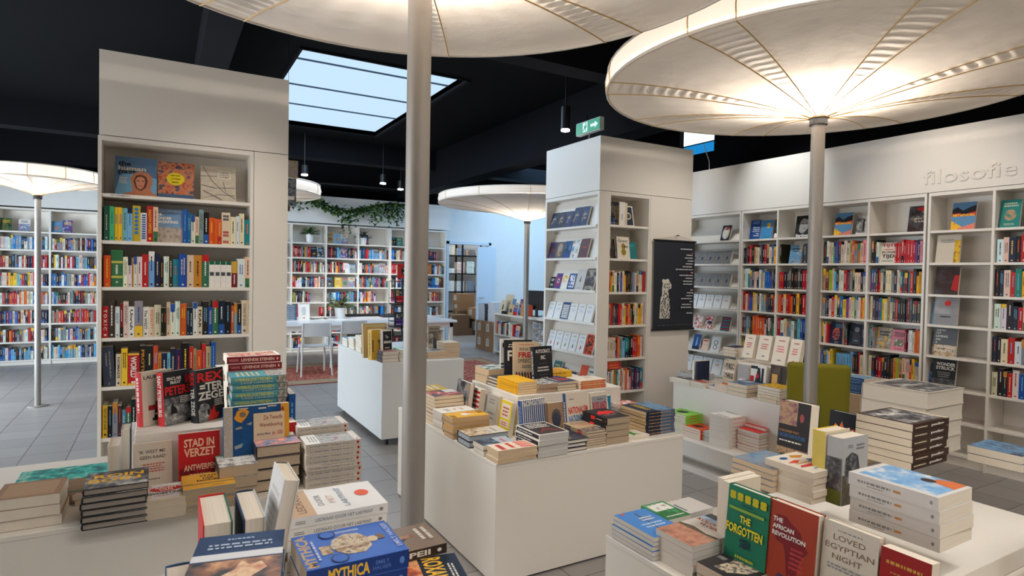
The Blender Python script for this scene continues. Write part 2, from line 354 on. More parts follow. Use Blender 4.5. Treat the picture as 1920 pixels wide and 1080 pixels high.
class Row:
    """a shelf as seen from its open side: P left end, ex to the viewer's right, inn into the shelf"""
    def __init__(s, P, ex, inn, span, where, group, hmax=0.26, depth=0.02):
        s.P, s.ex, s.inn, s.span, s.where, s.group, s.hmax, s.depth = Vector(P), Vector(ex), Vector(inn), span, where, group, hmax, depth
        s.x = 0.002; s.k = 0; s.prev = None
    def lab(s, look):
        s.k += 1; return f"{look}, {ORD[min(s.k, 39)]} along {s.where}"
    def spine(s, S, w, h, look, lean=0, d=0.0, depth=0.155):
        up = Vector((0, 0, 1)); h = min(h, s.hmax)
        Y = up.cross(s.inn)
        o = s.P+s.ex*(s.x+w)+s.inn*(s.depth+d)
        M = frame(s.inn, Y, up, o)
        if lean:   # tips over to the viewer's left
            M = Matrix.Translation(o-s.ex*w) @ Matrix.Rotation(-R(lean), 4, s.inn) @ Matrix.Translation(-(o-s.ex*w)) @ M
            if lean > 0: s.x += h*math.sin(R(lean))*0.12
        add_book(depth, h, w-0.0008, S, M, s.lab(look), s.group); s.x += w
    def face(s, S, w, h, look, lean=10, d=0.05, t=0.02):
        up = Vector((0, 0, 1)); h = min(h, s.hmax/math.cos(R(lean)))
        o = s.P+s.ex*s.x+s.inn*(s.depth+d)
        M = frame(s.ex, s.inn, up, o) @ Matrix.Rotation(-R(lean), 4, 'X')
        add_book(w-0.002, h, t, S, M, s.lab(look), s.group); s.x += w
    def auto(s, seq, seed, fill=0.97, hh=(0.185, 0.235), wr=(0.016, 0.034), sp=()):
        sp = list(sp)
        """letters: spines; capitals: face-out books; _ a gap; / leans the next one"""
        r = random.Random(seed); it = []; lean = 0
        for ch in seq:
            if ch == '/': lean = r.uniform(6, 12); continue
            if ch == '_': it.append(['_', r.uniform(0.03, 0.07), 0, 0]); continue
            it.append([ch, r.uniform(0.125, 0.15) if ch.isupper() or ch == '@' else r.uniform(*wr), r.uniform(*hh), lean]); lean = 0
        big = lambda c_: c_.isupper() or c_ == '@'
        fx = sum(i[1] for i in it if big(i[0])); tot = sum(i[1] for i in it if not big(i[0]))
        k = max(0.55, (s.span*fill-fx-s.x)/max(tot, 1e-6)); k = min(k, 1.5)
        prevh = None
        for n, (ch, w, h, ln) in enumerate(it):
            if ch == '_': s.x += w*k; continue
            if s.x+(w if big(ch) else w*k) > s.span+0.004: break
            if ch == '@': q_ = sp.pop(0); s.face(q_[0], w, q_[2], q_[1], d=0.02)
            elif ch.isupper():
                c = ch.lower(); s.face(fspec(c, r), w, min(h+0.01, s.hmax), f"{CNAME[c]} book shown face out", d=0.03)
            else:
                nxt = it[n+1][0] if n+1 < len(it) else ''
                if prevh and prevh[0] == ch and r.random() < 0.6: h = prevh[1]
                prevh = (ch, h)
                S = gspec(ch, r); s.spine(S, w*k, h, f"{CNAME[ch]} {'hardback' if S['hard'] else 'paperback'} spine", ln, r.uniform(0, 0.012))
        return s
# ---------------------------------------------------------------- the room
ZC = 3.8
def slab(name, b, mat_, kind='structure', parent=None):
    m = MB().mat(mat_); m.box(*b); o = m.obj(name, parent)
    if kind: o['kind'] = kind
    return o
# floor: square grey tiles with thin dark joints
fm = bpy.data.materials.new('floor_tiles'); fm.use_nodes = True; nt = fm.node_tree; b = nt.nodes['Principled BSDF']
tc = nt.nodes.new('ShaderNodeTexCoord'); mp = nt.nodes.new('ShaderNodeMapping'); br = nt.nodes.new('ShaderNodeTexBrick')
mp.inputs['Location'].default_value = (-1.57, -5.12, 0)
br.offset = 0; br.squash = 1; br.inputs['Scale'].default_value = 1; br.inputs['Brick Width'].default_value = 0.32; br.inputs['Row Height'].default_value = 0.32
br.inputs['Mortar Size'].default_value = 0.0028; br.inputs['Mortar Smooth'].default_value = 0.1
br.inputs['Color1'].default_value = rgb(150, 146, 142); br.inputs['Color2'].default_value = rgb(138, 134, 131); br.inputs['Mortar'].default_value = rgb(52, 48, 46)
nt.links.new(tc.outputs['Object'], mp.inputs[0]); nt.links.new(mp.outputs[0], br.inputs['Vector']); nt.links.new(br.outputs[0], b.inputs['Base Color'])
b.inputs['Roughness'].default_value = 0.38
slab('floor', (-3.6, -3.2, -0.1, 9.2, 17.0, 0), fm)
# ceiling with the skylight opening
SX0, SX1, SY0, SY1 = 1.21, 3.0, 6.34, 9.75
c = MB().mat(BLACKP)
for bx in ((-3.6, -3.2, ZC, SX0, 17.0, ZC+.1), (SX1, -3.2, ZC, 9.2, 17.0, ZC+.1), (SX0, -3.2, ZC, SX1, SY0, ZC+.1), (SX0, SY1, ZC, SX1, 17.0, ZC+.1)): c.box(*bx)
o = c.obj('ceiling'); o['kind'] = 'structure'
sk = thing('window_1', None, None, (0, 0, 0)); sk['kind'] = 'structure'
pane = pmat('frosted_skylight', rgb(40, 46, 52), 0.6, emit=SKY_E, ecol=(0.43, 0.59, .73, 1))
bars = [6.83, 7.8, 8.72]; ys = [SY0]+bars+[SY1]
for a, b_ in zip(ys, ys[1:]): slab('pane', (SX0, a+.012, ZC+.06, SX1, b_-.012, ZC+.07), pane, None, sk)
for y in bars: slab('glazing_bar', (SX0, y-.009, ZC+.045, SX1, y+.009, ZC+.075), pmat('bar', rgb(70, 90, 110), 0.5), None, sk)
for k, bx in enumerate(((SX0-.03, SY0-.03, ZC-.02, SX0, SY1+.03, ZC+.1), (SX1, SY0-.03, ZC-.03, SX1+.05, SY1+.03, ZC+.1), (SX0, SY0-.03, ZC-.02, SX1, SY0, ZC+.1), (SX0, SY1, ZC-.02, SX1, SY1+.04, ZC+.1))):
    slab('window_frame', bx, BEAMP, None, sk)
# beams
for k, bx in enumerate(((4.35, 4.0, 3.147, 4.66, 12.5, ZC), (-3.5, 4.12, 3.3, 4.35, 4.34, ZC), (-3.5, 10.4, 3.45, 9.0, 10.7, ZC), (-3.5, 12.3, 3.25, 4.35, 12.5, ZC), (4.66, 7.4, 3.4, 9.0, 7.7, ZC), (3.95, 4.0, 3.25, 4.35, 4.4, ZC), (0.3, 4.34, 3.5, 0.55, 12.3, ZC))):
    slab('ceiling_beam', bx, BEAMP)
# walls
WBK = 12.55
wm = MB().mat(WHITE2); wm.box(-3.6, WBK, 0, 5.56, WBK+.12, 3.08); wm.box(6.62, WBK, 0, 9.2, WBK+.12, 3.08); wm.box(5.56, WBK, 2.26, 6.62, WBK+.12, 3.08)
wm.mat(BLACKP); wm.box(-3.6, WBK+.13, 3.0, 9.2, WBK+.25, ZC); wm.obj('wall_back')['kind'] = 'structure'
slab('wall_left', (-3.7, -3.2, 0, -3.6, 17, ZC), WHITE2)
slab('wall_front', (-3.6, -3.3, 0, 9.2, -3.2, ZC), pmat('warm_plaster', rgb(205, 196, 182), 0.8))
rw = MB().mat(BLACKP)
for bx in ((6.42, -3.2, 0, 6.55, 5.77, ZC), (6.42, 6.4, 0, 6.55, 7.9, ZC), (6.42, 5.77, 0, 6.55, 6.4, 3.3), (6.42, 5.77, 3.72, 6.55, 6.4, ZC)): rw.box(*bx)
rw.obj('wall_right')['kind'] = 'structure'
slab('wall_east', (9.1, 7.9, 0, 9.2, 17, ZC), WHITE2)
slab('wall_recess', (6.55, 7.78, 0, 9.2, 7.9, ZC), WHITE2)
w2 = thing('window_2', None, None, (0, 0, 0)); w2['kind'] = 'structure'
slab('pane', (6.5, 5.77, 3.47, 6.51, 6.4, 3.72), pmat('bright_window', rgb(225, 238, 248), 0.5, emit=1.1, ecol=(0.80, 0.92, 1, 1)), None, w2)
slab('window_panel', (6.5, 5.77, 3.3, 6.51, 6.4, 3.45), pmat('blue_panel', rgb(10, 130, 205), 0.5, emit=0.55, ecol=(0.01, 0.26, 0.62, 1)), None, w2)
# storage room behind the back wall and its door
slab('wall_storage', (5.0, 16.0, 0, 9.2, 16.1, ZC), WHITE2); slab('wall_partition', (5.0, WBK+.25, 0, 5.08, 16, ZC), WHITE2)
d = thing('door_1', None, None, (0, 0, 0)); d['kind'] = 'structure'
DM = pmat('door_paint', rgb(205, 216, 226), 0.45)
for bx in ((5.53, WBK-.03, 0, 5.59, WBK+.14, 2.3), (6.59, WBK-.03, 0, 6.65, WBK+.14, 2.3), (5.53, WBK-.03, 2.24, 6.65, WBK+.14, 2.3)): slab('door_frame', bx, DM, None, d)
leaf = MB().mat(DM); leaf.box(0, 0, 0.01, 0.5, 0.045, 2.2); lf = leaf.obj('door_leaf', d); lf.location = (6.27, WBK-.1, 0); lf.rotation_euler = (0, 0, R(8))
for z in (0.35, 1.1, 1.95): slab('hinge', (6.585, WBK-.05, z, 6.605, WBK-.028, z+.1), STEEL, None, d)
slab('door_handle', (6.3, WBK-.16, 1.02, 6.42, WBK-.13, 1.04), STEEL, None, d)
# plaster upstand over the bookcases along the back wall
slab('trim_1', (-3.6, 12.24, 2.52, 5.47, WBK, 3.05), WHITE2)
# ---------------------------------------------------------------- furniture
def case(name, label, origin, rz, W, z_levels, top, dividers=(), depth=0.3, base=0.08, side=0.02, bt=0.022, group=None, slope=None, cat='bookcase', floor_z=0.0, panel=None, ends=True):
    """open bookcase. local x along its front, y inwards; dividers: x of the uprights"""
    t = thing(name, label, cat, (origin[0], origin[1], 0), rz, group)
    xs = [side/2]+list(dividers)+[W-side/2]
    for x in xs: slab('side_panel', (x-side/2, 0, floor_z, x+side/2, depth, top), WHITE, None, t)
    slab('back_panel', (0, depth-.008, floor_z, W, depth, top), WHITE, None, t)
    for a, b2 in zip(xs, xs[1:]):
        x0, x1 = a+side/2, b2-side/2
        for z in z_levels: bev(slab('shelf', (x0, 0.004, z-bt, x1, depth-.01, z), WHITE, None, t), .0015)
        slab('top_board', (x0, 0.0, top-.03, x1, depth-.01, top), WHITE, None, t)
        if slope:
            for z in z_levels:
                m = MB().mat(WHITE); h = slope[1]; q = slope[0]
                m.quad((x0+.004, q, z+.002), (x1-.004, q, z+.002), (x1-.004, depth-.02, z+h), (x0+.004, depth-.02, z+h))
                m.quad((x0+.004, q+.006, z+.002), (x0+.004, depth-.014, z+h), (x1-.004, depth-.014, z+h), (x1-.004, q+.006, z+.002)); m.obj('sloped_board', t)
    slab('plinth', (side, 0.02, floor_z, W-side, 0.04, floor_z+base), WHITE, None, t)
    if panel:
        for bx in panel: slab('top_panel', bx, WHITE, None, t)
    return t
# tall bookcase near the entrance side (Y = 4.62)
LY = 4.62; LZ = [2.06, 1.763, 1.467, 1.142, .828, .5, .17]
lc = case('bookcase', 'tall white freestanding bookcase with deep blank header, beside the aluminium pole', (-.345, LY), 0, .905, LZ, 2.42, depth=.3, panel=[(.006, .0, 2.425, 1.135, .62, 2.955)])
slab('side_cladding', (.908, 0, 0, 1.135, .62, 2.42), WHITE, None, lc)
slab('rear_cladding', (0, .305, 0, .906, .62, 2.42), WHITE, None, lc)
# square white bookcase column with the poster
PX, PY = 3.71, 4.75
pc = thing('bookcase_column', 'big square white column bookcase with shelves on two faces and a black poster', 'bookcase', (PX, PY, 0))
pz = [2.107, 1.771, 1.435, 1.10, .765, .43, .1]; lz = [2.10, 1.775, 1.448, 1.126, .80, .47, .14]
slab('top_panel', (0, 0, 2.435, 1.26, .96, 2.965), WHITE, None, pc)
slab('front_panel', (.67, 0, 0, 1.26, .96, 2.43), WHITE, None, pc)
slab('corner_post', (0, 0, 0, .145, .024, 2.43), WHITE, None, pc); slab('side_panel', (.645, 0, 0, .668, .3, 2.43), WHITE, None, pc)
slab('side_panel', (.125, .024, 0, .148, .3, 2.43), WHITE, None, pc); slab('back_panel', (.148, .28, 0, .645, .3, 2.43), WHITE, None, pc)
slab('top_board', (.148, 0, 2.395, .645, .28, 2.43), WHITE, None, pc)
for z in pz: bev(slab('shelf', (.149, .003, z-.024, .644, .278, z), WHITE, None, pc), .0015)
slab('side_panel', (0, .93, 0, .66, .96, 2.43), WHITE, None, pc); slab('back_panel', (.14, .3, 0, .66, .93, 2.43), WHITE, None, pc); slab('top_board', (0, .024, 2.395, .12, .93, 2.43), WHITE, None, pc)
for z in lz:
    bev(slab('shelf', (-.012, .026, z-.024, .12, .928, z), WHITE, None, pc), .0015)
    m = MB().mat(WHITE); m.quad((.045, .93, z+.002), (.045, .026, z+.002), (.122, .026, z+.27), (.122, .93, z+.27)); m.quad((.05, .93, z+.002), (.127, .93, z+.27), (.127, .026, z+.27), (.05, .026, z+.002)); m.obj('sloped_board', pc)
# right wall bookcases, X = 6.0
RX = 6.0; RZ = [2.055, 1.768, 1.485, 1.214, .937, .66, .38, .1]
UN = [(5.94, 4.95, ()), (4.94, 3.945, (.49,)), (3.935, 2.915, (.5,)), (2.9, 1.9, (.5,)), (1.89, .9, (.5,)), (.89, -.1, (.5,)), (-.11, -1.1, (.5,))]
RLAB = ['sloping display bookcase against the side wall, right behind the poster column', 'white double bookcase between the sloping display case and the second steel pole', 'white double bookcase with the red series, behind the second pole', 'white bookcase at the far end of the side wall with face-out books', 'plain white bookcase nearest the camera end of the side wall', 'plain white bookcase beyond the picture edge along the side wall', 'last plain white bookcase of the side wall']
for (y0, y1, dv), lb in list(zip(UN, RLAB))[:6]:
    q = case('bookcase', lb, (RX, y0), R(-90), y0-y1, RZ, 2.395, dividers=dv, depth=.3, slope=((.06, .2) if not dv else None), group='bookcases along the side wall')
hp = thing('header_panel', 'long blank white header panel over the side wall bookcases with the lettering filo', 'panel', (RX, 0, 0))
slab('panel_board', (0, -1.1, 2.4, .4, 6.3, 2.962), WHITE, None, hp)
# raised lettering
tb = MB(); elems(tb, [('txt', 'filosofie', 0, 0, 1, 1, pmat('raised_letters', rgb(228, 222, 212), .5))], (-.004, 2.95, 2.475), (0, -.70, 0), (0, 0, .125), (-1, 0, 0), 0.003)
tl_ = tb.obj('lettering', hp); so = tl_.modifiers.new('raise', 'SOLIDIFY'); so.thickness = 0.006
# back wall bookcases
BY = 12.22; BZ = [2.128, 1.84, 1.548, 1.26, .966, .661, .371, .08]
bx_ = [-3.5, -2.85, -2.2, -1.55, -.9, -.24, .42, 1.09, 1.75, 2.17, 2.82, 3.46, 4.12, 4.75, 5.38]
bl = ['white wall bookcase at the back, seen past the left edge of the tall bookcase', 'white back wall bookcase hidden behind the tall bookcase', 'white back wall bookcase below the ivy, behind the desk', 'white back wall bookcase beside the storage room door']
for a, b2, lb in ((0, 4, bl[0]), (4, 8, bl[1]), (8, 12, bl[2]), (12, 14, bl[3])):
    x0, x1 = bx_[a], bx_[b2]
    case('bookcase', lb, (x0, BY), 0, x1-x0, BZ, 2.495, dividers=[x-x0 for x in bx_[a+1:b2]], depth=.3, side=.028, bt=.026, group='bookcases along the back wall')
# tables
def table(name, label, b, parts=None, cat='display table'):
    x0, y0, z0, x1, y1, z1 = b
    t = thing(name, label, cat, ((x0+x1)/2, (y0+y1)/2, 0)); dx, dy = (x1-x0)/2, (y1-y0)/2
    bev(slab('table_top', (-dx, -dy, z1-.02, dx, dy, z1), WHITE, None, t), .002); bev(slab('body', (-dx+.002, -dy+.002, z0, dx-.002, dy-.002, z1-.02), WHITE, None, t), .001)
    return t
table('display_table', 'white box display table in the middle, corner towards the viewer, covered with history books', (1.475, 2.685, .012, 2.79, 4.15, .63))
def riser(label, b, cat='riser'):
    x0, y0, z0, x1, y1, z1 = b; m = MB().mat(WHITE); m.box(*b); o = m.obj('display_riser'); bev(o, .002); tag(o, label, cat); return o
riser('low white riser box carrying the second tier on the middle table', (1.86, 3.13, .631, 2.66, 3.75, .862))
table('display_table', 'white display table below the tall bookcase with war and city history books', (-1.1, 2.745, .012, .80, 3.7, .63))
riser('low white riser box under the war books in front of the tall bookcase', (-.095, 3.06, .631, .53, 3.46, .875))
table('display_table', 'white display table corner at bottom right below the blue and red books', (1.445, .35, .012, 3.0, 1.77, .63))
riser('low white riser box behind the green and red standing books', (1.90, .9, .631, 2.9, 1.42, .70))
table('display_table', 'white display table at the bottom edge carrying the nearest books', (-.35, .6, .012, .69, 1.70, .63))
riser('white riser box under the nearest pile of books', (-.01, .8, .631, .455, 1.69, .85))
# rolling cart
ct = thing('rolling_cart', 'white rolling display cart on castors, behind the aluminium pole', 'cart', (2.15, 5.9, 0))
cx0, cx1, cy0, cy1 = 1.74, 2.56, 5.34, 6.93
bev(slab('body', (cx0-2.15, cy0-5.9, .065, cx1-2.15, cy1-5.9, .765), pmat('cart_laminate', rgb(226, 226, 222), .3), None, ct), .006, 2)
for x in (cx0+.07, cx1-.07):
    for y in (cy0+.07, cy1-.07):
        m = MB().mat(BLK); m.smooth = True
        rows = [[(x-2.15+dx, y-5.9+.032*math.cos(2*math.pi*k/16), .033+.032*math.sin(2*math.pi*k/16)) for k in range(16)] for dx in (-.012, .012)]
        m.grid(rows, True); m.quad(*rows[0]); m.quad(*reversed(rows[1])); m.box(x-2.15-.02, y-5.9-.02, .055, x-2.15+.02, y-5.9+.02, .066); m.obj('caster', ct)
# stepped display at the side wall
sd = thing('stepped_display', 'white stepped display unit with poetry and theory books, in front of the green chair', 'display table', (3.77, 2.9, 0))
slab('base_plinth', (0.0, .05, 0.0, .7, 1.17, .045), WHITE, None, sd); slab('kickboard', (.16, .05, .045, .7, 1.17, .12), WHITE, None, sd)
bev(slab('ledge', (0, .05, .12, .7, 1.17, .25), WHITE, None, sd), .002); bev(slab('body', (.31, .05, .25, 1.0, 1.17, .635), WHITE, None, sd), .002); bev(slab('upper_tier', (.6, .05, .635, .95, .82, .86), WHITE, None, sd), .002)
# ---------------------------------------------------------------- canopy lamps
FAB = bpy.data.materials.new('canopy_fabric'); FAB.use_nodes = True; nt = FAB.node_tree; nt.nodes.clear()
o_ = nt.nodes.new('ShaderNodeOutputMaterial'); df = nt.nodes.new('ShaderNodeBsdfDiffuse'); tr = nt.nodes.new('ShaderNodeBsdfTranslucent'); mx = nt.nodes.new('ShaderNodeMixShader'); mx.inputs[0].default_value = .20
df.inputs[0].default_value = rgb(218, 213, 206); tr.inputs[0].default_value = rgb(228, 223, 216)
n = nt.nodes.new('ShaderNodeTexNoise'); n.inputs['Scale'].default_value = 5; n.inputs['Detail'].default_value = 5; bp = nt.nodes.new('ShaderNodeBump'); bp.inputs['Strength'].default_value = .35; bp.inputs['Distance'].default_value = .02
tc = nt.nodes.new('ShaderNodeTexCoord'); nt.links.new(tc.outputs['Object'], n.inputs['Vector']); nt.links.new(n.outputs[0], bp.inputs['Height'])
for s_ in (df, tr): nt.links.new(bp.outputs[0], s_.inputs['Normal'])
nt.links.new(df.outputs[0], mx.inputs[1]); nt.links.new(tr.outputs[0], mx.inputs[2]); nt.links.new(mx.outputs[0], o_.inputs[0])
FAB2 = pmat('upper_canopy_cloth', rgb(104, 100, 94), .8)  # white cloth made dark to cut the light bouncing inside
CORD = pmat('cord', rgb(204, 170, 116), .7); HOOP = pmat('white_hoop', rgb(222, 212, 198), .5)
def canopy(label, x, y, hub, rim, rad, power, pr=.04, base=0.0, seams=(), band=.13, pole_top=None, group='canopy lamps on poles'):
    t = thing('canopy_lamp', label, 'lamp', (x, y, 0), 0, group)
    m = MB().mat(STEEL); m.cyl(0, 0, base, hub-.02, pr, n=32); m.obj('pole', t)
    m = MB().mat(STEEL); m.cyl(0, 0, base, base+.012, pr+.06, n=32); m.obj('base_plate', t)
    m = MB().mat(BLK); m.cyl(0, 0, hub-.045, hub-.005, pr+.012, n=24); m.mat(CORD); m.cyl(0, 0, hub-.005, hub+.004, pr+.02, n=24); m.obj('hub', t)
    NR, NA = 22, 96
    def zz(q, a):   # fabric stretched from the hub out to the hoop, gathered between the paired seams
        z = hub+(rim-hub)*(1-max(0, 1-q)**1.7)
        for s0, s1 in seams:
            if s0 <= a <= s1 and .18 < q < .98: z += .006*math.sin(q*rad*95)*min(1, (q-.18)*4)*math.sin(math.pi*(a-s0)/(s1-s0))
        z -= .010*math.sin(6*a*1.0)**2*math.sin(math.pi*min(1, q))*.6
        return z
    NR2 = 90 if seams else NR; NA2 = 180 if seams else NA
    m = MB().mat(FAB); m.smooth = True
    m.grid([[(( .035+(rad-.035)*i/NR2)*math.cos(2*math.pi*k/NA2), (.035+(rad-.035)*i/NR2)*math.sin(2*math.pi*k/NA2), zz((.035+(rad-.035)*i/NR2)/rad, math.degrees(2*math.pi*k/NA2))) for k in range(NA2)] for i in range(NR2+1)], True)
    m.obj('lower_fabric', t)
    m = MB().mat(FAB); m.smooth = True
    prof = [(rad, rim+.012), (rad+.012, rim+band*.5), (rad-.005, rim+band), (rad*.8, rim+band+.03), (rad*.4, rim+band+.06), (.0, rim+band+.07)]
    ring = lambda pr_: [[(r_*math.cos(2*math.pi*k/NA), r_*math.sin(2*math.pi*k/NA), z) for k in range(NA)] for r_, z in pr_]
    m.grid(ring(prof[:3]), True); m.obj('side_band', t)
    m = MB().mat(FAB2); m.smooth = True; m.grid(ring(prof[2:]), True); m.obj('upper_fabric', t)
    for z, rr in ((rim, rad+.002), (rim+band, rad-.003)):
        m = MB().mat(HOOP); pts = [(rr*math.cos(2*math.pi*k/64), rr*math.sin(2*math.pi*k/64), z) for k in range(65)]; m.tube(pts, .008, 6); m.obj('hoop', t)
    m = MB().mat(CORD); angs = sorted([a for s in seams for a in s]) or [k*30 for k in range(12)]
    for a in angs:
        ca, sa = math.cos(R(a)), math.sin(R(a))
        m = MB().mat(CORD); m.tube([((pr+(rad-pr)*i/14)*ca, (pr+(rad-pr)*i/14)*sa, hub+(rim-hub)*(1-max(0, 1-(pr+(rad-pr)*i/14)/rad)**1.7)-.009) for i in range(15)]+[((rad+.008)*ca, (rad+.008)*sa, rim), ((rad+.014)*ca, (rad+.014)*sa, rim+band*.5), ((rad+.002)*ca, (rad+.002)*sa, rim+band)], .0034, 5); m.obj('cord', t)
    for k in range(3):
        a = 2*math.pi*k/3; l = point('canopy_bulb', (x+.16*math.cos(a), y+.16*math.sin(a), hub+.14), power/3, WARM, .05)
    return t
S2 = [(a, a+11) for a in (8, 52, 98, 141, 187, 231, 278, 322)]
canopy('canopy lamp at top right, round glowing fabric disc on a grey pole', 3.53, 2.35, 2.60, 2.79, 1.30, LAMP_P, seams=S2)
canopy('nearest canopy lamp, cream fabric disc cut by the top of the picture', .752, 1.957, 2.66, 2.80, 1.33, LAMP_P, seams=[(a, a+9) for a in (15, 62, 108, 150, 196, 243, 288, 330)])
canopy('far canopy lamp on a thin pole beside the blue-lit wall', 5.55, 9.12, 2.52, 2.80, 1.55, LAMP_P*.7, pr=.045)
canopy('white canopy lamp peeking out behind the right edge of the tall bookcase', .9, 8.4, 2.45, 2.56, .93, LAMP_P*.3, pr=.03)
canopy('white canopy lamp cut off behind the left edge of the tall bookcase', -1.2, 8.6, 2.38, 2.52, .62, LAMP_P*.25, pr=.03)
# ---------------------------------------------------------------- spots, exit sign
def spot(label, x, y, zb, r=.045, h=.2, p=12):
    t = thing('ceiling_spotlight', label, 'spotlight', (x, y, zb), 0, 'black cylinder spotlights')
    m = MB().mat(BLK); m.cyl(0, 0, .02, h, r, n=20, cap=False); m.cyl(0, 0, h, ZC-zb, .008, n=8); m.obj('housing', t)
    m = MB().mat(pmat('lamp_glass', (1, .95, .9, 1), .3, emit=14, ecol=(1, .95, .9, 1))); m.cyl(0, 0, 0, .02, r*.9, n=20); m.obj('lens', t)
    if p:
        l = bpy.data.lights.new('spot_bulb', 'SPOT'); l.energy = p; l.spot_size = R(70); l.spot_blend = .8; l.color = (1, .92, .84); l.shadow_soft_size = .04
        ob = bpy.data.objects.new('spot_bulb', l); ob.location = (x, y, zb-.02); COL.objects.link(ob); return ob
for (u, v), lb, p in (((571, 329), 'small lit ceiling spotlight over the ivy, beside the tall bookcase', 90), ((718, 345), 'lit ceiling spotlight left of the pole, the higher of a close pair', 90), ((751, 356), 'lit ceiling spotlight touching the pole, the lower of a close pair', 90)):
    P = onz(u, v, 3.1); s_ = spot(lb, P.x, P.y, 3.1, .055, .16, p)
    s_.rotation_euler = (R(30), 0, 0)
P = onz(1060, 246, 3.15); spot('black cylinder spotlight hanging beside the green exit sign', P.x, P.y, 3.15, .05, .26, 25)
ex = thing('exit_sign', 'green emergency exit sign with running figure and arrow, above the column', 'sign', (3.80, 5.08, 3.06), 0)
GRN = pmat('sign_green', rgb(20, 140, 96), .4, emit=.25, ecol=(.01, .35, .16, 1)); WS = pmat('sign_white', rgb(220, 235, 232), .4, emit=.4, ecol=(.7, .9, .85, 1))
m = MB().mat(pmat('sign_case', rgb(215, 212, 204), .4)); m.box(0, -.2, 0, .05, .2, .13); m.obj('sign_box', ex)
m = MB().mat(GRN); m.box(-.006, -.2, .008, .0, .2, .124)
elems(m, [('poly', [(.62, .38), (.8, .38), (.8, .2), (.93, .5), (.8, .8), (.8, .62), (.62, .62)], WS), ('rect', .3, .08, .5, .92, WS), ('ell', .43, .8, .03, .09, GRN),
          ('poly', [(.36, .62), (.46, .7), (.48, .48), (.42, .34), (.47, .12), (.43, .12), (.38, .36), (.33, .14), (.3, .2), (.36, .42)], GRN)], (-.006, .2, .008), (0, -.4, 0), (0, 0, .116), (-1, 0, 0), .001)
m.obj('sign_face', ex)
m = MB().mat(STEEL); m.tube([(.025, 0, 0), (.02, .02, -.095)], .006, 8); m.obj('bracket', ex)
# ---------------------------------------------------------------- poster
po = thing('wall_poster', 'black cloth poster with a spotted leopard and white text, hung on the column', 'poster', (4.42, PY-.03, 1.05))
INKY = pmat('poster_cloth', rgb(28, 34, 44), .75, noise=.08, nscale=30)
m = MB().mat(INKY); m.box(0, 0, 0, .58, .003, .925)
dots = []; q = random.Random(4)
lep = [(.02+a_*.86, .04+b_*.86) for a_, b_ in [(.15, .09), (.44, .09), (.44, .28), (.41, .40), (.38, .46), (.47, .49), (.47, .54), (.42, .57), (.40, .60), (.36, .615), (.30, .60), (.22, .61), (.20, .58), (.23, .555), (.21, .50), (.21, .44), (.17, .33)]]
E_ = [('poly', lep, (214, 210, 200))]
for k in range(52):
    for _ in range(30):
        a, b_ = q.uniform(.175, .385), q.uniform(.135, .525)
        if b_ > .42 and a < .235: continue
        if all((a-c_[0])**2+((b_-c_[1])*1.55)**2 > .0013 for c_ in dots): dots.append((a, b_)); break
E_ += [('ell', a, b_, .011, .010 if b_ > .42 else .013, (34, 36, 42)) for a, b_ in dots]
txt = ['wij houden van lezen', '', 'alle dieren', 'glans en mat', 'gevouwen', 'met flappen', 'ruggen omgekrult', 'hardcover of soft verpakt', 'wij', 'en blossen met print', 'full colour', 'met stansbloem', 'zwart en grijs', '', 'wij', 'boeken en', 'natuur en', 'en laten er staan', 'vrij', 'want de volgende', 'die van boeken zal', '', 'lees fijn']
for i, s_ in enumerate(txt):
    if not s_: continue
    wd = .0145*len(s_); y0 = .90-.0335*i; E_.append(('lines', .94-wd*1.25, y0, .955, y0+.026, 1, (205, 208, 210), i))
for yy in (.868, .633, .432): E_.append(('ell', .9, yy, .014, .009, (200, 50, 40)))
E_.append(('lines', .06, .035, .94, .05, 1, (90, 92, 96), 3))
elems(m, E_, (0, 0, 0), (.58, 0, 0), (0, 0, .925), (0, -1, 0), .0002); m.obj('cloth', po)
for z in (-.008, .925): mm = MB().mat(BLK); mm.tube([(-.012, .002, z), (.592, .002, z)], .011, 10); mm.obj('rod', po)
mm = MB().mat(pmat('string', rgb(190, 170, 140), .8)); mm.tube([(.02, .002, .935), (.33, .012, .985), (.57, .002, .935)], .002, 5); mm.obj('string', po)
mm = MB().mat(BLK); mm.tube([(.33, -.01, .985), (.33, .03, .985)], .005, 8); mm.obj('nail', po)
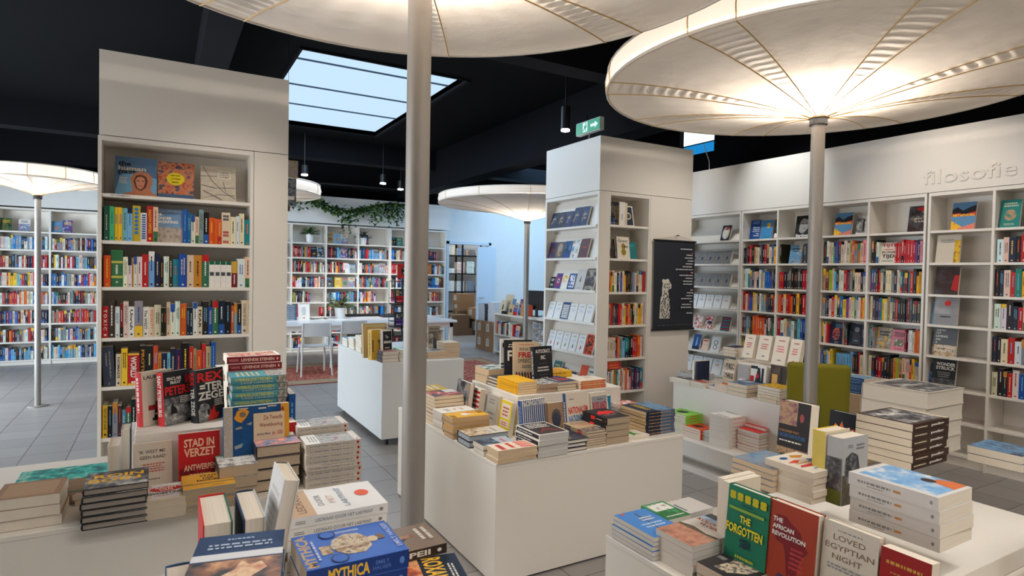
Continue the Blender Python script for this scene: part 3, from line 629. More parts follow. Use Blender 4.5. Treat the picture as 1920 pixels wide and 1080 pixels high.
# ---------------------------------------------------------------- desk area
dk = thing('desk', 'long white reading desk at the back in front of the bookcases', 'desk', (0, 0, 0))
DX0, DX1, DY0, DY1 = 1.25, 4.62, 9.95, 11.4
bev(slab('desk_top', (DX0, DY0, .705, DX1, DY1, .745), pmat('desk_white', rgb(232, 234, 236), .3), None, dk), .003)
slab('apron', (DX0+.06, DY0+.05, .62, DX1-.06, DY0+.07, .705), WHITE, None, dk)
for x in (DX0+.06, DX1-.12):
    for y in (DY0+.05, DY1-.1): slab('leg', (x, y, 0, x+.06, y+.06, .705), WHITE, None, dk)
dr = slab('drawer_unit', (3.0, DY0+.2, .05, 3.5, DY1-.1, .62), BLK, None, dk)
rug = MB(); 
def rugmat():
    m = bpy.data.materials.new('woven_rug'); m.use_nodes = True; nt = m.node_tree; b = nt.nodes['Principled BSDF']; b.inputs['Roughness'].default_value = .95
    tc = nt.nodes.new('ShaderNodeTexCoord'); n1 = nt.nodes.new('ShaderNodeTexNoise'); n1.inputs['Scale'].default_value = 26; n1.inputs['Detail'].default_value = 3; mp = nt.nodes.new('ShaderNodeMapping'); mp.inputs['Scale'].default_value = (1, 2.2, 1)
    r = nt.nodes.new('ShaderNodeValToRGB'); cr = r.color_ramp; cr.elements[0].position = .38; cr.elements[0].color = rgb(96, 26, 24); cr.elements[1].position = .62; cr.elements[1].color = rgb(176, 146, 112)
    e = cr.elements.new(.5); e.color = rgb(168, 46, 40)
    nt.links.new(tc.outputs['Object'], mp.inputs[0]); nt.links.new(mp.outputs[0], n1.inputs['Vector']); nt.links.new(n1.outputs[0], r.inputs[0]); nt.links.new(r.outputs[0], b.inputs['Base Color']); return m
RM = rugmat(); TAN = pmat('rug_border', rgb(150, 128, 100), .95, noise=.35, nscale=60); RRED = pmat('rug_edge', rgb(140, 34, 34), .95)
def rugo(label, x0, y0, x1, y1):
    m = MB(); m.mat(RRED); m.box(x0, y0, 0.0005, x1, y1, .008); m.mat(TAN); m.box(x0+.03, y0+.03, .002, x1-.03, y1-.03, .0095); m.mat(RM); m.box(x0+.22, y0+.32, .004, x1-.22, y1-.32, .011)
    tag(m.obj('rug'), label, 'rug')
rugo('red and beige patterned rug under the white chairs and desk', 1.0, 8.72, 3.35, 10.6)
rugo('beige patterned rug with red edge between cart and middle table', 3.4, 7.0, 5.2, 10.2)
def chair(label, x, y, rz):
    t = thing('chair', label, 'chair', (x, y, 0), rz, 'white chairs at the desk'); CW = pmat('chair_white', rgb(200, 198, 194), .4)
    # local: sitter looks along +y, back rest at -y
    m = MB().mat(CW); m.smooth = True
    m.grid([[(-.2+.4*i/10, -.02-.02*(1-((i-5)/5)**2), z) for i in range(11)] for z in (.60, .70, .80)])
    m.grid([[(-.2+.4*i/10, -.0-.02*(1-((i-5)/5)**2), z) for i in range(11)] for z in (.60, .70, .80)]); m.smooth = False
    m.quad(*[(-.2+.4*i/10, -.02-.02*(1-((i-5)/5)**2), .80) for i in range(11)]+[(-.2+.4*i/10, -.0-.02*(1-((i-5)/5)**2), .80) for i in range(10, -1, -1)]); m.obj('backrest', t)
    m = MB().mat(CW); m.smooth = True
    top = [[(-.2+.4*i/8, .02+.38*j/6, .45-.03*math.sin(math.pi*i/8)*math.sin(math.pi*j/7)) for i in range(9)] for j in range(7)]
    bot = [[(a, b_, c_-.018) for a, b_, c_ in r_] for r_ in top]
    m.grid(top); m.grid([list(reversed(r_)) for r_ in bot]); m.smooth = False
    for e in ([r_[0] for r_ in top], [r_[-1] for r_ in top]): m.grid([e, [(a, b_, c_-.018) for a, b_, c_ in e]])
    m.grid([top[0], bot[0]]); m.grid([top[-1], bot[-1]]); m.obj('seat', t)
    for sx in (-1, 1):
        m = MB().mat(CW); m.tube([(sx*.2, -.02, .8), (sx*.205, .0, .45), (sx*.225, -.07, 0)], .014, 10); m.obj('rear_leg', t)
        m = MB().mat(CW); m.tube([(sx*.19, .38, .44), (sx*.205, .43, 0)], .016, 10); m.obj('front_leg', t)
        m = MB().mat(CW); m.tube([(sx*.2, .0, .43), (sx*.19, .38, .43)], .011, 8); m.obj('seat_rail', t)
P = onz(573, 690, 0)
chair('white moulded chair at the desk, nearer the tall bookcase', 2.03, 9.36, R(-2)); chair('white moulded chair at the desk, partly behind the cart', 2.66, 9.62, R(8))
# green armchair
gc = thing('armchair', 'lime green upholstered armchair behind the second steel pole', 'armchair', (3.99, 2.60, 0), R(-48))
GF = pmat('green_felt', rgb(112, 106, 10), .95, noise=.1, nscale=120)
def pad(nm, b, r, taper=0.0):
    o = slab(nm, b, GF, None, gc)
    for v in o.data.vertices:
        if v.co.z > b[2]+.01 and taper: v.co.x *= 1-taper
    bev(o, r, 4); return o
pad('backrest', (-.185, -.05, .26, .185, .05, 1.01), .025, -.08); pad('seat', (-.16, .05, .28, .16, .38, .43), .04)
for sx in (-.12, .12):
    for sy in (.02, .33): m = MB().mat(STEEL); m.cyl(sx, sy, 0, .29, .015, n=10); m.obj('leg', gc)
# ---------------------------------------------------------------- books on the tables
TZ = .6305
def S(c, hard=False, front=(), spine=(), **k): return dict(c=c, hard=hard, front=list(front), spine=list(spine), **k)
def T(s, x0, y0, x1, y1, c='w', b=0): return ('txtb' if b else 'txt', s, x0, y0, x1, y1, c)
def Rc(x0, y0, x1, y1, c): return ('rect', x0, y0, x1, y1, c)
def Pl(pts, c): return ('poly', pts, c)
def El(a, b, rx, ry, c): return ('ell', a, b, rx, ry, c)
def Ln(x0, y0, x1, y1, n, c, sd=1): return ('lines', x0, y0, x1, y1, n, c, sd)
PH_GREY = art(('k', 'h', 's', 'w'), 22, 4, seed=1.0); PH_SEA = art(('d', 'a', 's', 'e'), 18, 4, seed=2.0); PH_BR = art(('q', 'n', 'e', 'a'), 26, 4, seed=3.0)
PH_CITY = art((('q'), (120, 110, 100), (190, 184, 176), (60, 60, 66)), 30, 5, stretch=(1, 1, 3), seed=4.0); PH_RED = art(('k', (120, 20, 24), 'r', (200, 60, 50)), 30, 4, seed=5.0)
PH_PINK = art(('q', 'a', (214, 130, 110), 'e'), 30, 5, seed=6.0); PH_SKY = art(((96, 150, 205), (130, 175, 215), 'w'), 20, 3, seed=7.0); PH_PAINT = art(('d', 'h', (150, 110, 90), (214, 170, 130)), 16, 3, seed=8.0)
PH_MAP = art(((14, 74, 130), (12, 66, 120), (16, 84, 142)), 20, 3, seed=9.0); PH_MAP2 = art(((120, 96, 84), (168, 112, 92), (190, 140, 116), (130, 120, 104)), 24, 4, seed=2.5)
CREAM = (214, 202, 184); CRM2 = (226, 216, 200); DK = (30, 32, 38); NVY = (22, 34, 64)

# --- left table
boin = S(DK, True, [Rc(0, 0, 1, 1, art(('k', 'h', 'h', 's', 'w'), 14, 4, seed=.4)), T('ROIN', .12, .58, .92, .80, (240, 180, 40), 1), T('BOIN', .05, .32, .87, .53, (240, 180, 40), 1)], pg=(150, 140, 130))
stack((152, 920), (260, 906), (160, 880), 997, TZ, 6, boin, '-x', 'dark hardback with yellow-lettered photo', 'in the grey-paged pile below the tall case', wide=(.205, .2))
reden = S(CREAM, False, [Rc(.3, .1, 1, 1, (226, 228, 230)), El(.6, .66, .34, .17, (204, 36, 34)), T('REDEN', .38, .68, .82, .80, 'w', 1), T('VAN', .45, .54, .75, .66, 'w', 1), T('VERWOESTING', .02, .32, .97, .46, 'h', 1), Ln(.3, .2, .8, .26, 1, 'o', 2)], pg=(196, 182, 160))
stack((257.6, 943), (340, 929), (269, 906), 978.8, TZ, 3, reden, '-x', 'cream paperback with red oval', 'in the pile left of the yellow pile', wide=(.165, .19))
stad = S((222, 166, 62), False, [T('STAD', .35, .76, .68, .88, 'q', 1), T('DER', .40, .60, .62, .71, 'q', 1), T('DODEN', .28, .44, .78, .56, 'q', 1), Rc(0, .27, 1, .30, 'h'), Ln(.55, .1, .8, .15, 1, 'q', 3)], pg=(160, 150, 136))
stack((341, 920), (433, 909.6), (341, 887), 965, TZ, 7, stad, '-x', 'golden yellow paperback', 'in the pile left of the red-edged hardback', wide=(.19, .19))
stand((251, 834), (324, 826), 3.0, TZ, S(CREAM, False, [T("'IK WEET ME", .14, .80, .82, .865, 'h'), T("GEEN RAAD'", .16, .695, .84, .76, 'h'), Ln(.2, .44, .8, .62, 4, (190, 90, 84), 4), Ln(.25, .3, .75, .33, 1, 'h', 5)]), 'cream standing book with dark title, leaning between two flat piles and white riser', .032, 10, 'y', rz=4)
stand((336, 813), (413, 808), 2.96, TZ, S((186, 22, 26), False, [Rc(0, 0, 1, .42, PH_RED), T('STAD IN', .12, .76, .86, .90, (240, 196, 160), 1), T('VERZET', .12, .60, .88, .74, (240, 196, 160), 1), T('ANTWERPEN', .12, .37, .92, .47, (236, 190, 160), 1), Ln(.2, .22, .8, .33, 2, 'e', 6)]), 'bright red standing book about a city in resistance, beside the cream one', .03, 8, 'y', rz=3)
atlas = S((26, 92, 150), False, [Rc(0, 0, 1, 1, PH_MAP), Rc(0, 0, .13, 1, art((CREAM, (176, 168, 158), (206, 196, 182)), 30, 4, seed=3.3)), Rc(.87, 0, 1, 1, (224, 160, 48)),
    Pl([(.15, .86), (.2, .95), (.32, .97), (.38, .93), (.33, .86), (.26, .80), (.2, .82)], (224, 150, 40)), El(.28, .9, .05, .035, (130, 110, 90)), Rc(.22, .965, .36, .98, 'e'), Rc(.52, .95, .64, .97, 'e'), Rc(.66, .97, .8, .985, 'e'),
    Pl([(.50, .20), (.52, .36), (.60, .40), (.66, .34), (.62, .27), (.66, .18), (.57, .10)], (222, 164, 50)), Pl([(.44, .03), (.48, .14), (.58, .13), (.60, .05), (.52, 0)], (222, 150, 40)), Pl([(.87, .0), (.80, .2), (.84, .36), (.87, .5)], (222, 164, 50)),
    Pl([(.29, .17), (.30, .25), (.325, .16)], 'e'), Pl([(.26, .15), (.34, .15), (.33, .13), (.27, .13)], 'e'), Pl([(.16, .74), (.25, .76), (.28, .73), (.18, .72)], (150, 150, 140)), Pl([(.33, .78), (.42, .80), (.40, .76)], (160, 160, 150)), Pl([(.15, .52), (.28, .55), (.26, .5), (.16, .48)], (150, 160, 160)),
    Pl([(.14, .3), (.22, .34), (.24, .28)], (190, 180, 150)), Pl([(.19, .03), (.2, .13), (.22, .13), (.24, .04)], (176, 60, 40)), Rc(.44, .44, .92, .90, (222, 200, 168)),
    T('De Tweede', .60, .81, .89, .865, (150, 34, 40)), T('Wereldoorlog', .53, .71, .89, .77, (150, 34, 40)), T('in 100', .73, .61, .89, .665, (150, 34, 40)), T('kaarten', .69, .505, .89, .555, (150, 34, 40)), T('Jeremy Black', .49, .615, .70, .65, (80, 90, 110)), Pl([(.86, .93), (.90, .97), (.92, .90)], (150, 40, 40))])
stand((420, 764.5), (543, 756), 2.93, TZ, atlas, 'large blue and yellow map atlas with a beige title box, standing on the table', .03, 6, 'y', rz=2)
wst = S((74, 146, 160), True, [Rc(0, .0, 1, .35, PH_CITY), Ln(.1, .45, .9, .9, 5, (224, 206, 160), 8)], [T('WERELDSTEDEN', .06, .45, .74, .86, (206, 200, 90), 1), T('LAGE LANDEN', .18, .06, .74, .34, (190, 210, 206)), Rc(.82, 0, 1, 1, PH_CITY)])
pile((ony(433.7, 705, 3.07).x, 3.07), .245, .165, .876, .0365, 6, wst, '-y', 'teal hardback with yellow spine title', 'in the pile behind the map atlas')
lev = S((232, 224, 214), False, [Rc(.06, .06, .9, .95, art(('m', (190, 60, 60), 'e', 'h'), 34, 4, seed=1.9))], [Rc(0, 0, 1, 1, (124, 26, 38)), T('LEVENDE STENEN', .26, .25, .88, .72, (236, 200, 184), 1), Ln(.04, .3, .22, .7, 2, (220, 150, 150), 9), El(.94, .5, .02, .22, (226, 170, 150))])
pile((ony(426.3, 668.7, 3.28).x, 3.27), .25, .17, .876, .036, 8, lev, '-y', 'maroon-spined book', 'in the tall pile behind the teal pile')
pile((ony(412, 664, 3.46).x, 3.47), .12, .2, TZ, .04, 11, S('w', False), '+x', 'white thick paperback', 'in the pile behind the maroon books')
sp1 = S((16, 74, 140), False, [], [Ln(.1, .3, .8, .7, 1, 'c', 3)]); M_ = frame((0, 1, 0), (-1, 0, 0), (0, 0, 1), (.575, 3.1, TZ)); add_book(.16, .36, .03, sp1, M_, 'tall blue book edge standing right of the teal pile')
# war books on the riser
law = S(CRM2, True, [T('LAURENCE', .06, .86, .96, .93, 'h', 1), Pl([(.62, .80), (.70, .83), (.9, .82), (.98, .76), (.94, .70), (.72, .70)], DK), Pl([(.35, .1), (.42, .42), (.62, .52), (.74, .70), (.98, .70), (1, .2), (.8, .05)], DK), Rc(.18, .28, .66, .37, (170, 40, 44)), Rc(.3, .08, .86, .13, DK), Rc(.35, .18, .8, .22, (200, 190, 170))], [Ln(.08, .2, .75, .8, 1, 'w', 4)], sp=(196, 30, 36))
stp = S(DK, True, [Rc(0, 0, 1, .5, PH_GREY), T('SINCLAIR', .12, .83, .62, .89, 'w', 1), T('McKAY', .24, .755, .60, .82, 'w', 1), T('PETERS-', .05, .55, .98, .72, (214, 36, 36), 1), T('SAINT', .74, .74, .98, .9, (214, 36, 36), 1), Ln(.5, .38, .95, .52, 4, 'w', 6), Pl([(.2, .2), (.24, .34), (.28, .42), (.32, .34), (.4, .3), (.44, .2)], 'k')], [T('SAINT PETERSBURG', .06, .2, .82, .82, 'w', 1)], sp=(206, 34, 38))
rex = S(DK, True, [T('REX', .04, .76, .98, .94, (206, 34, 36), 1), T('=TER', .12, .58, .98, .74, 'w', 1), T('ZEGE', .04, .41, .98, .57, 'w', 1), Pl([(.36, .06), (.42, .24), (.52, .18), (.62, .30), (.66, .14), (.8, .12), (.7, .02), (.4, .0)], (200, 36, 36)), Pl([(.05, .0), (.04, .22), (.12, .34), (.28, .36), (.42, .30), (.46, .20), (.42, .1), (.36, .0)], PH_GREY), El(.40, .17, .05, .06, 'k'), Ln(.62, .26, .96, .4, 4, 'w', 7)], [T('REX', .05, .15, .3, .85, (206, 34, 36), 1), T('TER ZEGE', .34, .2, .86, .8, 'w', 1)])
for (u, v, y, sp_, lb) in ((269, 801, 3.10, law, 'red-spined cream hardback with an officer, first of the three war books on the riser'), (309, 800, 3.11, stp, 'black and red hardback on a city siege, second of the three war books'), (371, 794, 3.13, rex, 'black hardback with red and white lettering and shouting man, third war book')):
    P = onz(u, v, .876); M_ = Matrix.Translation((P.x, P.y, .8765)) @ Matrix.Rotation(R(37), 4, 'Z') @ Matrix.Rotation(R(-4), 4, 'X'); add_book(.152, .245, .043, sp_, M_, lb)
M_ = frame((0, 1, 0), (-1, 0, 0), (0, 0, 1), (ony(556, 792, 3.0).x, 3.0, TZ)); add_book(.15, ony(550, 791.7, 3.0).z-TZ, .033, S((176, 22, 30), False, [], [Rc(.28, .18, .8, .82, (230, 196, 90)), T('THE', .32, .3, .7, .7, (150, 20, 30), 1)]), M_, 'small red book with a gold label, spine out beside the map atlas')
pile((.42, 3.28), .21, .17, TZ, .03, 3, S('a', True, [Rc(0, 0, 1, 1, PH_SEA), Rc(0, .5, .9, 1, art(((20, 90, 130), (60, 130, 170)), 14, 2, seed=1))]), '+x', 'blue sea picture hardback', 'in the low pile beside the standing red spine')
pile((.66, 3.05), .13, .2, TZ, .022, 3, S('e', False, [Rc(0, 0, 1, 1, PH_CITY)]), '+x', 'city photo paperback', 'behind the pile of grey-blue paperbacks')
van = S((206, 196, 182), False, [Rc(.0, .12, 1, .74, art(('h', 's', (180, 176, 166), 'n'), 26, 5, stretch=(3, 1, 1), seed=2.2)), Rc(0, .74, 1, 1, (224, 222, 216)), Ln(.15, .76, .85, .92, 3, 's', 3), Pl([(.30, .40), (.40, .46), (.48, .42), (.38, .36)], (170, 70, 80)), El(.1, .06, .03, .02, 'r')], [T('Jos Vander Velpen  Vandaag ik, morgen jij', .06, .26, .84, .74, (96, 112, 136)), El(.94, .5, .022, .3, (160, 26, 36))])
ztv = pile((.563, 2.755), .245, .165, TZ, .0245, 8, van, '-y', 'grey red-dotted paperback', 'in the pile at the table end by the floor')
pile((.555, 2.94), .235, .165, TZ, .0255, 9, van, '-y', 'grey red-dotted paperback', 'in the second row of the grey pile')
ont = S((30, 34, 46), True, [Rc(0, 0, 1, .62, PH_PINK), Rc(0, .62, 1, 1, art(('w', 's', 'a'), 30, 4, seed=4.4)), T('ONTWAKEN', .06, .66, .95, .86, 'w', 1)], pg=(196, 176, 150))
pile((.36, 2.80), .185, .20, TZ, .050, 4, ont, '-x', 'dark hardback with protest photo', 'in the pile right of the map atlas')
bda = S((40, 44, 52), False, [Rc(0, 0, 1, 1, art(('k', 's', 'w', 'a'), 24, 4, seed=5.1)), Rc(0, .86, 1, 1, (90, 140, 100)), T('DAGEN', .5, .62, .96, .76, 'w', 1), T('VAN', .62, .46, .9, .59, 'w', 1), T('BOEDAPEST', .1, .2, .97, .38, 'w', 1)], pg=(190, 170, 144))
pile((.212, 2.765), .15, .19, TZ, .047, 3, bda, '-x', 'thick paperback with grey street photo', 'in the pile under the map atlas')
# left end of the table
pile((-.50, 3.0), .33, .19, TZ, .052, 2, S((30, 130, 130), False, [Rc(0, 0, 1, 1, art(('h', 't', (60, 190, 180), 'e'), 26, 4, seed=6.1))], pg=(176, 156, 134)), '-x', 'thick teal-covered book', 'at the far end of the table below the case')
M_ = frame((0, 1, 0), (-1, 0, 0), (0, 0, 1), (-.13, 3.0, TZ)); add_book(.15, .215, .042, S('w', True), frame((0, -1, 0), (1, 0, 0), (0, 0, 1), (-.19, 3.18, TZ)), 'white-paged hardback standing fore-edge out left of the riser')
add_book(.13, .235, .04, S('d', True), frame((0, -1, 0), (1, 0, 0), (0, 0, 1), (-.155, 3.36, TZ)), 'navy hardback standing behind the white-paged one')
pile((-.30, 2.975), .13, .14, TZ, .022, 2, S('e', False, [Rc(0, 0, 1, 1, art(('k', 'w', 'r', 'u'), 40, 3, seed=3.9))]), '-x', 'book with orange crowd picture', 'behind the grey-paged pile')
pile((-.52, 2.79), .2, .2, TZ, .04, 3, S((150, 118, 92), False, [Rc(.1, .1, .9, .9, (170, 140, 110))]), '-x', 'plain brown paperback', 'at the near end of the same table')
pile((-.80, 2.79), .2, .2, TZ, .035, 4, S('b', True, [Rc(.1, .3, .9, .9, PH_SKY)]), '-x', 'blue hardback', 'at the outer end of the long table')
pile((-.13, 3.47), .17, .14, TZ, .03, 6, S('w', False, [Rc(0, 0, 1, .8, art(('w', 'k', 'n'), 40, 3, seed=2.9))]), '-y', 'white book with small map print', 'behind the riser near the shelves')

# --- pile nearest the viewer
myth = S((62, 104, 190), False, [Ln(.84, .2, .93, .8, 1, (170, 190, 230), 2), Pl([(.18, .40), (.2, .56), (.34, .66), (.5, .69), (.68, .64), (.8, .5), (.76, .36), (.56, .28), (.32, .30)], art(('q', 'n', 'e', (90, 70, 50)), 60, 3, seed=1.3)), Rc(.3, .69, .55, .8, art(('q', 'n', 'e'), 70, 2, seed=2.3)), El(.5, .25, .09, .05, (214, 196, 160)), Rc(.45, .13, .6, .2, (120, 96, 70)),
     El(.14, .66, .12, .085, (40, 50, 90)), El(.14, .66, .10, .07, (62, 104, 190)), El(.86, .66, .12, .085, (40, 50, 90)), El(.86, .66, .10, .07, (62, 104, 190)), Ln(.15, .82, .8, .87, 1, (200, 210, 240), 3), T('EMILY HAUSER', .12, .03, .9, .085, (196, 206, 238))],
     [T('MYTHICA', .20, .14, .60, .84, (238, 190, 50), 1), T('EMILY', .66, .54, .80, .78, (90, 126, 200)), T('HAUSER', .63, .24, .82, .46, (90, 126, 200)), El(.93, .5, .025, .22, (90, 130, 200))], sp=(16, 54, 126))
for fr in (myth['front'],): fr.insert(0, T('MYTHICA', .04, .87, .96, .985, (196, 164, 110), 1))
pile((.266, 1.285), .222, .178, .851, .042, 3, myth, '-y', 'royal blue book with gold title', 'in the jar-covered pile nearest the viewer')
lab = S((236, 234, 230), False, [Rc(0, .72, 1, 1, (196, 166, 134)), T('LEIDRAAD', .12, .80, .9, .88, (110, 84, 60)), T('DOOR', .30, .60, .72, .665, (150, 150, 150)), T('HET', .34, .48, .66, .545, (226, 196, 180)), T('LABYRINT', .14, .36, .9, .42, (150, 160, 176)), El(.55, .17, .12, .075, (226, 90, 44))], [T('LEIDRAAD DOOR HET LABYRINT', .26, .3, .84, .66, (120, 130, 140)), Ln(.06, .3, .18, .7, 2, 's', 5), El(.93, .5, .02, .2, 's')])
pile((.262, 1.50), .245, .185, .851, .0255, 6, lab, '-y', 'white paperback with an orange oval', 'in the nearest white pile')
pnt = S((36, 62, 100), True, [Rc(0, 0, 1, .48, PH_PAINT), Rc(0, .50, 1, .62, (226, 228, 232)), Pl([(.3, .0), (.36, .2), (.5, .3), (.56, .44), (.66, .36), (.78, .4), (.85, .28), (.7, .16), (.72, 0)], art(((214, 160, 120), (236, 206, 170), (190, 110, 90)), 24, 3, seed=4)), Ln(.3, .86, .7, .92, 1, (170, 186, 210), 6), Ln(.12, .70, .88, .82, 2, (190, 204, 224), 4)], sp=(38, 60, 92))
pile((.043, 1.149), .165, .235, .851, .047, 4, pnt, '-x', 'navy and white art history hardback', 'in the nearest pile at the bottom edge', rot=-12)
redh = S((206, 34, 36), True, bk=(20, 90, 70)); add_book(.19, .20, .058, redh, frame((0, -1, 0), (1, 0, 0), (0, 0, 1), (.08, 1.625, .8513)), 'thick red-edged hardback standing among the nearest books, pages forward')
add_book(.19, .205, .044, S((34, 52, 86), True, bk=(200, 200, 200)), frame((0, -1, 0), (1, 0, 0), (0, 0, 1), (.158, 1.605, .8513)) , 'thick navy hardback standing beside the red-edged one, pages forward')
wl = S((226, 222, 214), True, [Rc(.02, .02, .98, .98, (228, 224, 218)), Ln(.15, .15, .85, .85, 9, (206, 200, 192), 6)], sp=(120, 112, 106))
add_book(.15, .235, .034, wl, Matrix.Translation((.208, 1.61, .885)) @ Matrix.Rotation(R(10), 4, 'Y') @ frame((0, -1, 0), (1, 0, 0), (0, 0, 1), (0, 0, 0)), 'white hardback tilting over to lean on the white pile')
pom = S((128, 112, 98), False, [T('POMPEII', .70, .52, .90, .98, 'w', 1), Pl([(.3, .5), (.36, .78), (.5, .86), (.56, .6), (.5, .4)], 'h'), Rc(.5, .3, .62, .9, art(('n', (150, 90, 70), 'h'), 30, 3, seed=1)), Ln(.3, .06, .9, .26, 2, 'w', 3)], [T('POMPEII', .10, .2, .78, .8, 'w', 1), El(.9, .5, .03, .2, 'w')], sp=(58, 46, 40))
pom['front'][0] = T('POMPEII', .12, .78, .88, .93, 'w', 1)
pile((.466, 1.525), .222, .155, .8225, .0285, 1, pom, '-y', 'brown paperback with white title', 'in the pile beside the jar-covered one')
rox = S((24, 36, 54), False, [T('ROXANA', .06, .60, .94, .82, (236, 186, 60), 1), Rc(.0, .0, 1, .56, art((NVY, (190, 90, 50), (226, 170, 120), 'r'), 24, 3, seed=9)), Ln(.3, .85, .9, .93, 2, 'w', 3)])
pile((.455, 1.375), .245, .175, TZ, .0318, 6, rox, '+y', 'dark paperback with slanting gold title', 'in the pile under the brown city book', rot=-10)
pile((-.16, 1.42), .24, .17, TZ, .025, 6, S((190, 140, 104), False, [Rc(0, .92, 1, .97, 'r'), Ln(.2, .3, .8, .7, 3, 'o', 2)]), '-x', 'beige paperback with a red line', 'beside the navy art book at the bottom edge')
add_book(.17, .2, .05, S((60, 90, 130), True), frame((0, -1, 0), (1, 0, 0), (0, 0, 1), (.01, 1.41, .79)), 'blue-edged thick hardback standing at the very bottom edge')

# --- middle table, lower tier (piles from the near corner along both edges)
ct_ = 'on the middle table'
wow = S(CRM2, False, [Rc(0, 0, 1, 1, (222, 206, 186)), Pl([(.05, .62), (.2, .95), (.3, .95), (.2, .62)], (214, 64, 40)), Pl([(.28, .62), (.42, .95), (.5, .95), (.42, .62)], (214, 64, 40)), Pl([(.5, .62), (.62, .95), (.72, .95), (.62, .62)], (214, 64, 40)), Pl([(.72, .62), (.85, .95), (.95, .95), (.86, .62)], (214, 64, 40)), Ln(.1, .36, .92, .54, 1, (214, 64, 40), 3), Ln(.2, .08, .96, .3, 1, (200, 56, 46), 4)], pg=(206, 180, 146))
stack((934.3, 846), (1004.7, 834), (907.5, 835), 871.7, TZ, 3, wow, '+y', 'cream book with slanting red letters', 'in the pile on the near corner')
stack((906.5, 836), (962, 826), (884, 827.6), 856, TZ, 2, S(NVY, False, [Rc(0, 0, 1, .55, art(('d', 'h', 'a'), 18, 2, seed=3)), Rc(0, .55, 1, 1, (168, 176, 184)), Ln(.3, .66, .85, .82, 1, (190, 60, 60), 3)]), '+y', 'grey and navy book', 'in the low pile second from the near corner', wide=(.2, .12))
stack((879.6, 818), (954.6, 809), (854.6, 806.3), 841, TZ, 2, S((30, 30, 32), True, [Rc(0, 0, 1, .62, PH_BR), Rc(0, .62, 1, 1, (206, 196, 180)), Ln(.2, .72, .8, .8, 1, 'h', 4)], pg=(176, 184, 192)), '+y', 'hardback with mountain photo and blue-grey pages', 'in the pair along the table edge')
stack((849.6, 784.4), (920.4, 777.6), (830.6, 775.7), 824.8, TZ, 4, S((226, 170, 36), False, [Pl([(.3, .45), (.42, .62), (.52, .58), (.66, .72), (.62, .5), (.74, .44), (.6, .36), (.44, .34)], 'w'), Pl([(.2, .7), (.3, .8), (.3, .62), (.42, .6), (.3, .5)], (210, 60, 30)), Ln(.05, .82, .6, .98, 2, 'k', 3), Ln(.5, .02, .98, .16, 2, 'k', 4)], pg=(206, 172, 132)), '+y', 'golden paperback with white dove', 'in the pile along the table edge')
stack((829.6, 774.8), (892, 767), (815.7, 765.6), 811, TZ, 5, S('w', False, [El(.5, .5, .08, .05, 'u'), Ln(.3, .65, .7, .75, 2, 'n', 4), Ln(.3, .2, .8, .34, 2, 's', 4)], pg=(224, 214, 200)), '+y', 'white paperback with a tiny gold emblem', 'in the pile beyond the dove books')
stack((816.3, 744), (874.4, 739.6), (805.6, 734), 800, TZ, 8, S((40, 52, 70), False, [Rc(0, 0, 1, 1, art(('d', 'h', (190, 70, 50), 'w'), 20, 3, seed=8.2)), Rc(0, .6, .5, 1, (206, 202, 196))], pg=(226, 206, 176)), '+y', 'dark picture-covered paperback', 'in the tall pile next to the steel pole', wide=(.2, .19))
pile((1.50, 3.78), .2, .2, TZ, .035, 5, S((196, 160, 50), False, [Ln(.1, .2, .9, .85, 3, 'w', 5), Ln(.1, .02, .9, .18, 1, 'k', 6)], pg=(190, 176, 156)), '+y', 'mustard paperback with white letters', 'in the far pile beside the pole')
pile((1.50, 3.55), .2, .18, TZ, .03, 4, gspec('w', rnd), '+y', 'white paperback', 'in the low pile between pole and riser')
# front edge
blk = S((226, 222, 214), False, [Rc(.04, .04, .96, .96, (52, 46, 44)), Ln(.1, .55, .9, .9, 4, 'w', 3), Pl([(.1, .1), (.5, .35), (.9, .12), (.8, .3), (.5, .5)], (120, 40, 36))], [Rc(.03, .12, .97, .88, (40, 38, 40)), Ln(.08, .3, .8, .7, 1, 'w', 8)], pg=(196, 194, 190))
stack((1010, 815.8), (1059, 810), (966, 793.5), 859, TZ, 4, blk, '-x', 'white-edged black book', 'in the pile beside the slanting red letters', wide=(.19, .24))
stack((1055, 826.7), (1098.3, 819), (1059, 806.7), 850, TZ, 3, S(NVY, True, [Rc(0, 0, 1, 1, art(('k', 'd', 'h', 'n'), 26, 3, seed=2.8)), Pl([(0, .3), (.6, .15), (0, .1)], (236, 180, 40))]), '+y', 'dark navy hardback with yellow wedge', 'in the low pile on the front edge', wide=(.165, .2))
tur = S((184, 160, 128), True, [Ln(.1, .72, .9, .88, 2, 'h', 3), Ln(.3, .58, .9, .68, 1, (190, 40, 50), 4), Rc(0, 0, 1, .35, art(('n', 'h', 'e'), 24, 3, seed=7.5))], [Rc(.05, .1, .35, .9, 'h'), Rc(.62, .1, .8, .9, (176, 50, 60)), Ln(.38, .3, .6, .7, 1, 'h', 5)])
stack((1099, 810), (1135, 801.7), (1060, 789), 841, TZ, 7, tur, '-x', 'thin tan red-lettered hardback', 'in the pile before the thick black books', wide=(.15, .225))
bred = S((34, 32, 34), False, [Pl([(.1, .42), (.2, .62), (.34, .66), (.42, .8), (.6, .72), (.78, .76), (.9, .6), (.84, .42), (.66, .5), (.5, .36), (.34, .46)], (212, 34, 34)), Ln(.2, .3, .8, .34, 1, 'w', 3)], [Rc(.34, .2, .52, .8, (206, 36, 36)), Ln(.56, .4, .8, .6, 1, 'w', 4), El(.93, .5, .02, .15, 'r')], pg=(178, 158, 132))
stack((1137.5, 785), (1176.7, 771.7), (1090, 768), 835, TZ, 4, bred, '-x', 'thick black paperback with red splash', 'in the pile amid the front edge', wide=(.17, .23))
